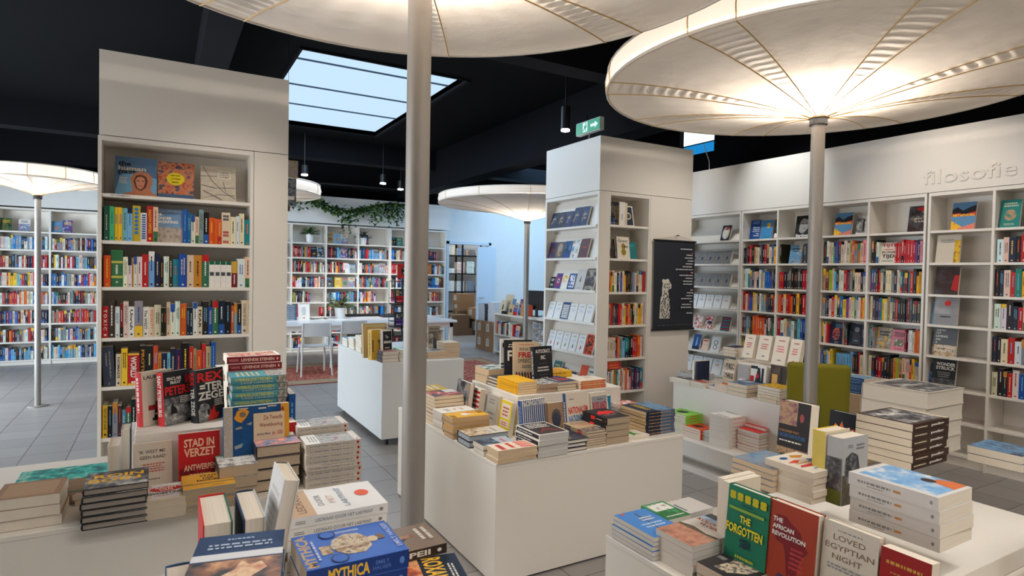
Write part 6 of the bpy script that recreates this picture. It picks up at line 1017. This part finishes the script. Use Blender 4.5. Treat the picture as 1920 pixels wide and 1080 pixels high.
# first bay: sloping boards with small grey and white books
gy = lambda k: S((118, 118, 118), 0, [Pl([(.4, .35), (.5, .6), (.65, .5), (.55, .3)], 'k')], sp='e')
wh_ = lambda k: S((222, 222, 220), 0, [El(.5, .6, .18, .09, ((200, 120, 110), (120, 160, 200), (130, 140, 160), (200, 100, 70), (80, 110, 150))[k % 5]), El(.5, .6, .1, .05, 'w'), Ln(.25, .82, .75, .9, 1, 's', k)])
bay = [(2.056, [(None, .62), (S(DK, 0, [El(.5, .5, .4, .4, (206, 200, 190)), El(.45, .45, .28, .26, (226, 222, 214)), Pl([(.3, .7), (.5, .9), (.8, .85), (.7, .7)], (170, 40, 50)), Pl([(.75, .3), (.9, .5), (.85, .6)], 'u')]), .14, .2, 'navy book with a swirl ring')]),
       (1.769, [(gy(k), .12, .17, 'small grey book with a black emblem', .03) for k in range(6)]), (1.486, [(gy(k), .12, .17, 'small grey book with a dark figure', .03) for k in range(6)]),
       (1.215, [(wh_(k), .12, .17, 'small white book with a ring motif', .03) for k in range(6)]),
       (.938, [(None, .22), (S('w', 0, [Rc(0, 0, 1, 1, art(('k', 'w', 'r', 'n'), 50, 1, seed=2, kind='voro'))]), .13, .18, 'speckled mosaic book'), (None, .04), (S('w', 0, [Rc(0, 0, 1, 1, art(('d', 'w', 'r', 'k'), 60, 1, seed=5, kind='voro')), Rc(.3, .4, .9, .6, 'd')]), .12, .18, 'red and blue mosaic book'), (None, .12), (S('d', 0, [Rc(0, .12*k, 1, .12*k+.06, ('r' if k % 2 else 't')) for k in range(8)]), .14, .18, 'striped book in red and teal')]),
       (.661, [(None, .2), (S((30, 76, 140), 0, [Pl([(.4, .2), (.45, .8), (.55, .85), (.65, .3)], (130, 190, 230)), Rc(0, 0, 1, .2, 'd')]), .12, .2, 'deep blue book with a white gown'), (None, .03), (S((226, 196, 176), 0, [Rc(.1, .8, .9, .9, 'r'), El(.3, .5, .06, .03, 'r'), El(.7, .5, .06, .03, 'r')]), .1, .15, 'cream book with red dots'), (None, .03), (S((220, 220, 216), 0, [El(.5, .6, .25, .14, 'h'), El(.5, .6, .17, .1, 'w'), El(.5, .3, .25, .14, 'h'), El(.5, .3, .17, .1, 'w')]), .14, .2, 'white book with a black loop')]),
       (.381, [(None, .04)]+[(wh_(k+2), .15, .2, 'pale booklet on the low board') for k in range(5)])]
slopes(bay, RX+.02, 5.92, 4.97, '', .2, [f"the sloping case, {a} board" for a in ('first', 'second', 'third', 'fourth', 'fifth', 'sixth', 'seventh')])
# ---------------------------------------------------------------- back wall bookcases
pal = ['kdrwesbm', 'rwekdsom', 'dbwsecka', 'bacdwsfe', 'krwdsbem', 'wdkrecsy', 'swekrbdo']
def brow(i, z, seq, seed, fill=.97, name=''):
    x0, x1 = bx_[i]+.016, bx_[i+1]-.016
    return Row((x0, BY, z+.0005), (1, 0, 0), (0, 1, 0), x1-x0, name, 'books in the back wall bookcases', .25).auto(seq, seed, fill, (.17, .22), (.018, .036))
BSEQ = {
 9: ['___', 'orerdrskusrrKK', 'rsdrqkkenrrneswrkgwsw', 'rrwwwddwsdbdreuwhs', 'gykwdkhkewhkrb____', '_rerb_____r', 'kdw_rkeb_', 'wdkrse__'],
 10: ['NCE', 'hdrkddcaRdhkdsw', 'sdrwkeyrtkrwwwwA', 'H_JSEdwr', 'hsdcwbfdskrsasachd', 'kdek_r_E_wgd', 'kd_rwk__', 'wkedr__'],
 11: ['_B_', 'chkbdrrtafaHwcaasd', 'wwdhobsrdAWe', 'tsohhbcsktahbrsdkrat', 'fwwrsryeerbw____', 'sewrwkshaa_f_', 'kdw__dk', 'wedkr__'],
 12: ['KG', 'ffdeerswuobadk', 'erresdkrmwybd', 'nhkwdbrsykeoo', 'hrdkbesawrkdey', 'rkbdwesmkhdoce', 'kdwesr__', 'rwdk_es'],
 13: ['_K__', 'kkkkddddddr', 'udabrrudkcwresh', 'mrwywsddbbwwmk', 'wcrrkhersr', 'kesbcswdkhe', 'rsdwedkr', 'wdk_rew'],
 8: ['_', 'kweda', 'rwwew', 'wwrr', 'R', 'kw', 'w', 'e'],
}
for i in (8, 9, 10, 11, 12, 13):
    for j, sq in enumerate(BSEQ[i]):
        if sq.strip('_'): brow(i, BZ[j], sq, i*17+j, name=f"the {ORD[j+1]} shelf, {ORD[i-7]} back bay beyond the case")
for i in (0, 1, 2, 3, 4, 5):
    for j in range(8):
        q = random.Random(i*31+j); sq = ''.join(q.choice(pal[(i+j) % 7]) for _ in range(19))
        if j == 0: sq = 'AR' if i == 3 else 'K_W'
        if i < 5 or 1: brow(i, BZ[j], sq, i*23+j, name=f"the {ORD[j+1]} shelf, {ORD[14-i]} bay left of the case")
# ---------------------------------------------------------------- plants
LEAF = [pmat('leaf', rgb(*c), .5) for c in ((48, 84, 38), (78, 122, 54), (30, 56, 34), (124, 152, 84))]
def leaf(m, p, d, up, l, w, mat_):
    p, d = Vector(p), Vector(d).normalized(); s = d.cross(Vector(up)).normalized(); n = s.cross(d); m.mat(mat_)
    m.quad(p, p+d*l*.35+s*w*.5+n*l*.06, p+d*l-n*l*.08, p+d*l*.35-s*w*.5+n*l*.06)
iv = thing('ivy_branch', 'bare branch wound with trailing ivy, mounted above the back bookcases', 'plant', (3.3, 12.1, 2.7))
bp_ = [(2.2, 12.16, 3.12), (2.5, 12.1, 2.98), (2.8, 12.04, 2.83), (3.15, 12.0, 2.76), (3.5, 12.0, 2.84), (3.85, 12.0, 2.93), (4.15, 12.05, 2.98), (4.55, 12.14, 2.96)]
bp_ = [(a-3.3, b_-12.1, c_-2.7) for a, b_, c_ in bp_]
m = MB().mat(pmat('bark', rgb(128, 98, 70), .9, noise=.2)); m.tube(bp_, [.018, .02, .022, .024, .024, .022, .02, .014], 8); m.obj('branch', iv)
m = MB(); q = random.Random(5)
def along(t):
    t *= len(bp_)-1; i = min(int(t), len(bp_)-2); f = t-i; return Vector(bp_[i]).lerp(Vector(bp_[i+1]), f)
for k in range(1300):
    t = q.uniform(.02, .92); c_ = along(t)
    drop = q.random()**2*(.10 if t < .3 else .26 if .38 < t < .5 else .12 if t < .62 else .34)
    if t < .12 and q.random() < .5: c_ = c_+Vector((-q.uniform(0, .35), 0, -q.uniform(.05, .3)*1)); drop *= .3
    p = c_+Vector((q.gauss(0, .03), q.gauss(-.04, .04), q.uniform(-.02, .05)-drop))
    leaf(m, p, (q.uniform(-1, 1), q.uniform(-1, .2), q.uniform(-.9, .5)), (0, -.3, 1), q.uniform(.06, .10), q.uniform(.045, .075), q.choice(LEAF))
for t in (.42, .47, .82, .86):
    c_ = along(t); x = c_.x; z = c_.z
    for k in range(16):
        z -= .028; x += q.gauss(0, .012)
        for _ in range(2): leaf(m, (x, c_.y-.05, z), (q.uniform(-1, 1), q.uniform(-1, 0), q.uniform(-.8, .2)), (0, -.3, 1), .06, .05, q.choice(LEAF))
o = m.obj('ivy_leaves', iv)
def pot(label, x, y, z, r, h, leaves, ll, wl_, mats, cat='plant', spread=1.0, group=None):
    t = thing('potted_plant', label, cat, (x, y, z), 0, group)
    m = MB().mat(pmat('white_ceramic', rgb(232, 232, 230), .3)); m.cyl(0, 0, 0, h, r*.8, r, n=24); m.obj('pot', t)
    m = MB().mat(pmat('soil', rgb(60, 44, 34), .9)); m.cyl(0, 0, h-.004, h+.002, r*.92, n=20); m.obj('soil', t)
    m = MB(); q = random.Random(int(x*100))
    for k in range(leaves):
        a = q.uniform(0, 6.28); e = q.uniform(.1, 1.3); d = Vector((math.cos(a)*math.cos(e)*spread, math.sin(a)*math.cos(e)*spread, math.sin(e)))
        p = Vector((0, 0, h))+d*q.uniform(.02, ll*.9); leaf(m, p, d+Vector((0, 0, -.35)), (0, 0, 1), q.uniform(.6, 1)*ll, wl_, q.choice(mats))
    m.obj('foliage', t); return t
pot('dark leafy plant in a white pot on the top back shelf', 2.52, 12.31, 2.1295, .08, .16, 130, .12, .03, LEAF[:3], spread=1.5)
pot('drooping plant in a white pot, top back shelf, right of the blue books', 3.57, 12.31, 2.1295, .08, .14, 60, .12, .035, [LEAF[2]], spread=1.5)
pot('green and pink leafed plant in a white pot on the desk', 2.78, 10.95, .746, .1, .19, 70, .16, .09, [LEAF[1], LEAF[3], pmat('leaf', rgb(150, 96, 84), .5), LEAF[0]], spread=1.4)
# ---------------------------------------------------------------- things on the desk
for k in range(8): pile((1.76, 10.75), .2, .26, .7455+.03*k, .03, 1, S('a', False, [], [Rc(0, 0, 1, 1, (70, 96, 124)), Ln(.1, .2, .9, .8, 1, 'w', k)]), '-y', 'blue-grey book', f"x") if 0 else None
pile((1.79, 10.7), .2, .22, .7455, .031, 8, S((90, 116, 140), False, [], [Rc(0, .1, 1, .9, (70, 96, 124)), Ln(.1, .2, .9, .8, 1, 'w', 3)]), '-y', 'blue-grey book', 'in the pile on the desk')
add_book(.19, .27, .02, S('w', False, [Ln(.3, .3, .7, .8, 6, 'a', 2), Pl([(.4, .1), (.6, .1), (.55, .16), (.45, .16)], 'r')]), Matrix.Translation((2.02, 10.72, .7455)) @ Matrix.Rotation(R(-8), 4, 'X'), 'white book with a fine drawing, standing on the desk')
add_book(.17, .27, .03, S(CRM2, False, [Rc(.1, .1, .9, .9, art(('e', 'r', 's'), 12, 3, seed=2))]), Matrix.Translation((1.6, 10.5, .7455)) @ Matrix.Rotation(R(-8), 4, 'X'), 'patterned book standing on the desk, cut by the tall bookcase')
for k, (x, y, c_) in enumerate(((2.33, 10.9, 'w'), (2.40, 10.95, 's'), (2.36, 10.86, 'w'))): 
    o = MB().mat(cmat(c_)).box(-.15, -.1, 0, .15, .1, .012).obj('magazine'); o.location = (x, y, .746+.0125*k); o.rotation_euler.z = R(-12+14*k)
    tag(o, ('white magazine lying at the bottom of the loose desk pile', 'grey magazine in the middle of the loose desk pile', 'white magazine on top of the loose desk pile')[k], 'magazine', 'magazines on the desk')
lt = thing('laptop', 'flat closed dark laptop on the desk', 'laptop', (3.75, 11.0, .746)); m = MB().mat(BLK); m.box(-.2, -.13, 0, .2, .13, .02); m.obj('base', lt); m = MB().mat(pmat('dark_lid', rgb(60, 66, 76), .3)); m.box(-.2, -.13, .021, .2, .13, .032); m.obj('lid', lt)
m = MB().mat(BLK); q = random.Random(2); m.tube([(3.75+.17*math.cos(a)*(1+.15*math.sin(3*a)), 11.0+.1*math.sin(a), .79+.012*math.sin(5*a)) for a in [k*.5 for k in range(40)]], .006, 5); tag(m.obj('cable'), 'black cable coiled on the desk laptop', 'cable')
m = MB().mat(BLK); m.box(-.32, -.05, 0, .32, .05, .05); o = m.obj('speaker_bar'); bev(o, .01, 2); o.location = (3.28, 11.25, .746); tag(o, 'long black bar lying on the desk behind the plant', 'speaker')
# ---------------------------------------------------------------- calendar spinner rack
rk = thing('spinner_rack', 'tall black wire rack of music book cards beside the pole, red and purple covers', 'rack', (2.74, 7.62, 0))
m = MB().mat(BLK); m.cyl(0, 0, 0, 1.66, .016, n=12); m.obj('post', rk); m = MB().mat(BLK); m.cyl(0, 0, 0, .02, .24, n=28); m.obj('base', rk)
hs = MB().mat(pmat('sign_red', rgb(196, 34, 34), .4)); hs.box(-.115, -.13, 1.515, .20, -.12, 1.70)
elems(hs, [El(.42, .5, .26, .36, 'k'), El(.62, .5, .2, .36, 'k'), T('33', .24, .3, .56, .72, 'w', 1), T('1/3', .6, .3, .8, .72, 'w', 1)], (-.115, -.131, 1.515), (.315, 0, 0), (0, 0, .185), (0, -1, 0), .0008); hs.obj('header_sign', rk)
WR = pmat('wire', rgb(30, 30, 34), .4, .6)
for k, (za, c1, c2) in enumerate(((1.20, (206, 170, 110), (200, 34, 44)), (.90, (90, 96, 100), (92, 60, 130)), (.60, (200, 40, 44), (150, 130, 196)), (.30, (40, 44, 52), (120, 24, 30)))):
    m = MB().mat(WR)
    for z in (za-.02, za+.05, za+.27): m.tube([(-.14, -.11, z), (.18, -.11, z), (.18, .11, z), (-.14, .11, z), (-.14, -.11, z)], .004, 5)
    for x in (-.14, .18):
        for y in (-.11, .11): m.tube([(x, y, za-.02), (x, y, za+.27)], .004, 5)
    m.box(-.14, -.11, za-.024, .18, .11, za-.018); m.obj('wire_pocket', rk)
    add_book(.125, .185, .02, S((24, 26, 32), False, [Rc(.08, .05, .92, .5, c2), Rc(.08, .52, .38, .9, c1), Rc(.42, .52, .92, .9, art(('k', 'h', 'e'), 30, 3, seed=k)), T('33', .12, .62, .34, .8, 'k' if k < 1 else 'w', 1), Ln(.12, .1, .7, .18, 1, 'w', k)]), frame((1, 0, 0), (0, 1, 0), (0, 0, 1), (2.74-.125, 7.62-.09, za-.01)), f"small {('red', 'purple', 'lilac', 'dark red')[k]} music book in the {('top', 'second', 'third', 'lowest')[k]} pocket of the wire rack")
# ---------------------------------------------------------------- hanging prints by the tall bookcase
for k, (z0, z1, x0, x1, cs, lb) in enumerate(((2.46, 2.62, .93, 1.115, ('g', 'n', 's', 'p'), 'floral print hanging beside the tall bookcase, topmost'), (2.20, 2.455, .93, 1.10, ('k', 'h', 's', 'q'), 'dark print with a small label, hanging beside the tall bookcase'), (2.145, 2.195, .93, 1.045, ('r', 'k', 'n'), 'small dark red print, lowest of those hanging by the tall bookcase'))):
    t = thing('hanging_print', lb, 'print', ((x0+x1)/2, 6.0, z0), 0, 'prints hanging by the tall bookcase'); w_ = (x1-x0)/2
    m = MB().mat(cmat('h')); m.box(-w_, 0, 0, w_, .012, z1-z0); els_ = [Rc(0, 0, 1, 1, art(cs, 24, 4, seed=k+.3))]+([Rc(.55, .2, .9, .34, CRM2)] if k == 1 else [])
    elems(m, els_, (-w_, 0, 0), (2*w_, 0, 0), (0, 0, z1-z0), (0, -1, 0)); m.obj('board', t)
    if k == 0: m = MB().mat(WR); m.tube([(0, .006, z1-z0), (0, .006, ZC-z0)], .002, 4); m.obj('string', t)
    else: m = MB().mat(WR); m.tube([(0, .006, z1-z0-.001), (0, .006, z1-z0+.01)], .002, 4); m.obj('string', t)
# ---------------------------------------------------------------- low counter with books at the blue wall
CX = 5.77
lcn = thing('low_bookcase', 'low white bookcase counter beside the cartons at the blue-lit wall', 'bookcase', (CX, 8.5, 0))
for y in (0, 1.0, 2.16): slab('side_panel', (0, y, 0, .38, y+.03, .78), WHITE, None, lcn)
slab('counter_top', (-.01, -.01, .78, .4, 2.2, .81), WHITE, None, lcn); slab('back_panel', (.37, 0, 0, .38, 2.19, .78), WHITE, None, lcn)
for z in (.06, .40): slab('shelf', (.005, .03, z-.02, .37, 2.16, z), WHITE, None, lcn)
Row((CX+.01, 10.64, .401), (0, -1, 0), (1, 0, 0), 1.05, 'the low counter shelf by the cartons', 'books on the low counter shelf', .3).auto('orwwshksewrkwewrE', 71, .9, (.2, .26), (.02, .04))
Row((CX+.01, 10.64, .061), (0, -1, 0), (1, 0, 0), 1.05, 'the lowest counter shelf by the cartons', 'books on the lowest counter shelf', .3).auto('A_kwe', 72, .5, (.2, .26))
bk_ = MB().mat(pmat('patterned_drum', rgb(214, 210, 204), .6)); bk_.mat(art(('w', 'w', 'a', 'n', 'w', 'a'), 16, 2, seed=4)); bk_.cyl(0, 0, 0, .34, .14, n=28); o = bk_.obj('patterned_drum'); o.location = (5.93, 9.22, .401); tag(o, 'round drum with blue and tan flower pattern in the low counter', 'container')
cb = 'on the low counter by the blue wall'
for (y, w_, h, sp_, lb) in ((10.62, .28, .38, S('e', False, [Rc(.1, .1, .9, .5, art(('s', 'w', 'k'), 16, 3, seed=3))]), 'large pale board'), (10.56, .2, .27, S('e', False, [Pl([(.4, .3), (.42, .6), (.5, .75), (.62, .6), (.66, .3)], 'k')]), 'cream portrait book'), (10.32, .14, .3, S('a', False), 'blue-grey book'), (10.2, .16, .29, S('w', False, [Ln(.2, .2, .8, .8, 5, 'k', 2)]), 'white striped book'), (10.03, .17, .31, S('v', False, [Rc(.1, .1, .9, .9, art(('v', 'n', 'v'), 24, 3, seed=3))]), 'purple and tan book')):
    add_book(w_, h, .03, sp_, frame((0, -1, 0), (1, 0, 0), (0, 0, 1), (CX+.16-.12*('portrait' in lb), y, .811)) @ Matrix.Rotation(R(-12), 4, 'X'), lb+' standing '+cb)
for (y, w_, h, sp_, lb) in ((10.16, .16, .2, S((206, 180, 130), False, [El(.5, .4, .3, .2, 'h')]), 'tan book'), (9.98, .14, .14, S('r', False, [Rc(.1, .5, .9, .9, (40, 110, 190))]), 'small red and blue book')):
    add_book(w_, h, .03, sp_, frame((0, -1, 0), (1, 0, 0), (0, 0, 1), (CX+.02, y, .811)) @ Matrix.Rotation(R(-8), 4, 'X'), lb+' in front '+cb)
q_ = Row((CX+.03, 9.80, .811), (0, -1, 0), (1, 0, 0), .45, 'the low counter top', 'spines on the low counter top', .3)
for c_ in 'fcryurko': q_.spine(gspec(c_, rnd), .03, .21, CNAME[c_]+' spine')
pile((CX+.02, 10.2), .2, .22, .811, .018, 3, S('k', True), '-x', 'thin black hardback', 'lying on the low counter')
mo = thing('monitor', 'black computer monitor seen from behind on the counter', 'monitor', (6.05, 9.55, .811), R(-75))
m = MB().mat(BLK); m.box(-.28, -.02, .12, .28, .03, .48); m.obj('screen_back', mo); m = MB().mat(BLK); m.cyl(0, .0, 0, .13, .03, n=12); m.obj('stand', mo); m = MB().mat(BLK); m.cyl(0, 0, 0, .012, .12, n=20); m.obj('foot', mo)
# ---------------------------------------------------------------- cartons
CART = pmat('cardboard', rgb(158, 122, 88), .85, noise=.06, nscale=20); CARD = pmat('cardboard_dark', rgb(120, 94, 72), .85, noise=.08, nscale=20)
def carton(label, b, mt=CART, group='cardboard cartons', lab_=1):
    x0, y0, z0, x1, y1, z1 = b; t = thing('carton', label, 'box', ((x0+x1)/2, (y0+y1)/2, z0), 0, group); a, c_, h = (x1-x0)/2, (y1-y0)/2, z1-z0
    m = MB().mat(mt); m.box(-a, -c_, 0, a, c_, h); m.obj('box_body', t)
    m = MB().mat(pmat('tape', rgb(176, 146, 108), .4)); m.box(-a-.001, -.025, h*.6, a+.001, .025, h+.001); m.obj('tape', t)
    if lab_:
        m = MB(); elems(m, [Rc(0, 0, 1, 1, 'w'), Ln(.1, .1, .9, .9, 4, 'h', 2)], (-a-.001, c_*.5, h*.3), (0, -c_*.7, 0), (0, 0, h*.5), (-1, 0, 0), .001); m.obj('shipping_label', t)
for y, z, n1 in ((11.26, .001, 'lower carton at the wall side'), (10.88, .001, 'lower carton nearer the counter'), (11.26, .302, 'upper carton at the wall side'), (10.88, .302, 'upper carton nearer the counter')):
    carton(n1+' of the four by the low bookcase', (5.84, y, z, 6.14, y+.36, z+.30), group='four cartons by the low bookcase')
pile((5.86, 11.27), .22, .3, .603, .05, 7, S('h', False, pg=(190, 196, 204)), '-y', 'dark-spined book', 'piled on the wall-side carton'); pile((5.88, 10.9), .2, .26, .603, .04, 10, S('w', False, pg=(206, 210, 216)), '+y', 'white magazine-like book', 'piled on the counter-side carton')
for i, (bx, mt, lb) in enumerate((((6.45, 14.0, .001, 6.95, 14.4, .17), CARD, 'flat dark carton on the storage room floor'), ((6.43, 14.02, .172, 6.85, 14.4, .52), CARD, 'dark carton on the flat one in the storage room'), ((7.0, 13.75, .001, 7.5, 14.3, .42), CARD, 'big dark carton on the storage room floor, nearest the door leaf'), ((6.92, 13.85, .422, 7.42, 14.3, .70), CART, 'carton lying across the big dark one in the storage room'), ((6.78, 14.45, .001, 7.2, 14.9, .6), CARD, 'tall dark carton behind in the storage room'), ((6.78, 14.45, .602, 7.2, 14.9, .8), CART, 'small carton under the topmost one in the storage room'), ((6.76, 14.45, .802, 7.2, 14.9, 1.04), CART, 'topmost labelled carton in the storage room'))): carton(lb, bx, mt, 'cartons in the storage room')
rk2 = thing('storage_shelf', 'black metal shelving rack in the storage room', 'shelf', (7.1, 15.3, 0))
BM = pmat('black_metal', rgb(26, 28, 32), .5, .4)
for x in (-.65, .12, .9):
    for y in (0, .42): slab('upright', (x, y, 0, x+.04, y+.04, 2.5), BM, None, rk2)
for z in (.5, 1.05, 1.55, 2.05, 2.42): slab('shelf', (-.62, 0, z, .94, .46, z+.03), BM if z < 2.4 else WHITE, None, rk2)
q = random.Random(9)
for z in (1.08, 1.58, 2.08):
    for x in (6.5, 6.8, 7.1, 7.4, 7.7): pile((x, 15.34), .22, .26, z+.002, .03+.01*q.random(), q.randint(4, 9), gspec(q.choice('wwescab'), q), '-y', 'pale stored book', f"piled on the black storage rack")
for x in (6.5, 6.95): carton(('carton on top of the black storage rack, next to the door frame', 'second carton on top of the black storage rack')[x > 6.6], (x, 15.34, 2.452, x+.38, 15.7, 2.72), CART, 'cartons on the storage rack', 0)
blk_ = MB().mat(pmat('beige_block', rgb(196, 172, 142), .6)).box(5.25, 2.99, .001, 5.64, 3.36, .604).obj('display_block'); bev(blk_, .003); tag(blk_, 'beige square block under the bright blue books, behind the armchair', 'display block')
blk2 = MB().mat(WHITE).box(5.15, 3.50, .001, 5.45, 3.80, .604).obj('display_block'); tag(blk2, 'white block under the crimson books, behind the armchair', 'display block')
# ---------------------------------------------------------------- cable, pipes and fittings under the black ceiling
for k, (pts, r_, lb) in enumerate((([(-.5, 12.0, 3.3), (2.0, 12.05, 3.28), (5.4, 12.1, 3.3), (8.5, 12.1, 3.32)], .03, 'black pipe along the top of the back wall'), ([(3.95, 5.3, 3.3), (3.85, 5.15, 3.18)], .006, 'thin cable running to the exit sign'))):
    m = MB().mat(BLK); m.tube(pts, r_, 8); tag(m.obj('ceiling_pipe' if k == 0 else 'ceiling_cable'), lb, 'pipe' if k == 0 else 'cable')
wc = MB().mat(WHITE); wc.tube([(6.2, 5.75, 3.35), (6.15, 5.6, 3.1), (6.1, 5.55, 2.97)], .006, 5); tag(wc.obj('wall_cable'), 'white cable hanging from the bright window above the side wall', 'cable')
# ---------------------------------------------------------------- the books become objects: the 300 that show largest one by one, the rest as one
from mathutils.bvhtree import BVHTree
def finish_books(limit=320, nx=640, ny=360, parts_over=14):
    bpy.context.view_layer.update()
    V, F, own = [], [], []
    dg = bpy.context.evaluated_depsgraph_get()
    for o in list(sc.objects):
        if o.type != 'MESH': continue
        me = o.data; mw = o.matrix_world; i = len(V); V += [mw @ v.co for v in me.vertices]
        for p in me.polygons: F.append([i+k for k in p.vertices]); own.append(-1)
    for b, B in enumerate(BOOKS):
        i = len(V); w, h, t, M = B['w'], B['h'], B['t'], B['M']
        V += [M @ Vector(q) for q in ((0, 0, 0), (w, 0, 0), (w, t, 0), (0, t, 0), (0, 0, h), (w, 0, h), (w, t, h), (0, t, h))]
        for f in ((0, 3, 2, 1), (4, 5, 6, 7), (0, 1, 5, 4), (1, 2, 6, 5), (2, 3, 7, 6), (3, 0, 4, 7)): F.append([i+k for k in f]); own.append(b)
    tree = BVHTree.FromPolygons(V, F); score = [0]*len(BOOKS)
    for iy in range(ny):
        for ix in range(nx):
            if not 150 < (ix+.5)*1920/nx < 1770: continue   # the photo's white side borders
            d = ray((ix+0.5)*1920/nx, (iy+0.5)*1080/ny); hit = tree.ray_cast(CP, d)
            if hit[2] is not None and own[hit[2]] >= 0: score[own[hit[2]]] += 1
    order = sorted(range(len(BOOKS)), key=lambda b: (-score[b], b)); top = set(b for b in order[:limit] if score[b] > 0)
    cache = {}; rest = MB()
    for b, B in enumerate(BOOKS):
        cv, pg = book_meshes(B['w'], B['h'], B['t'], B['S'])
        if b in top:
            key = (id(cv), score[b] >= parts_over)
            if score[b] >= parts_over:
                if key not in cache: cache[key] = (cv.mesh('cover'), pg.mesh('page_block'))
                e = bpy.data.objects.new('book', None); e.empty_display_size = 0.05; COL.objects.link(e); e.matrix_world = B['M']
                for me in cache[key]:
                    c = bpy.data.objects.new(me.name.split('.')[0], me); COL.objects.link(c); c.parent = e
            else:
                if key not in cache:
                    q = MB(); join(q, cv, None); join(q, pg, None); cache[key] = q.mesh('book')
                e = bpy.data.objects.new('book', cache[key]); COL.objects.link(e); e.matrix_world = B['M']
            tag(e, B['label'], 'book', B['group'])
        else:
            join(rest, cv, B['M']); join(rest, pg, B['M'])
    if rest.v:
        o = rest.obj('book_mass'); tag(o, 'the many small further books filling the bookcases and piles of the shop', 'books', kind='stuff')
    seen = {}
    for b in top: seen.setdefault(BOOKS[b]['label'], []).append(b)
    dup = [k for k, v in seen.items() if len(v) > 1]; longs = [k for k in seen if len(k.split()) > 16]
    print('BOOKS', len(BOOKS), 'visible', sum(1 for s in score if s), 'top', len(top), 'cut', score[order[min(limit, len(order))-1]], 'dup', dup[:8], len(dup), 'long', longs, len(longs))
def join(q, a, M):
    i = len(q.v)
    q.v += a.v if M is None else [tuple(M @ Vector(p)) for p in a.v]
    q.f += [tuple(i+k for k in f) for f in a.f]; idx = []
    for m in a.mats:
        if m not in q.mats: q.mats.append(m)
        idx.append(q.mats.index(m))
    q.mi += [idx[k] for k in a.mi]; q.sm += a.sm
finish_books()
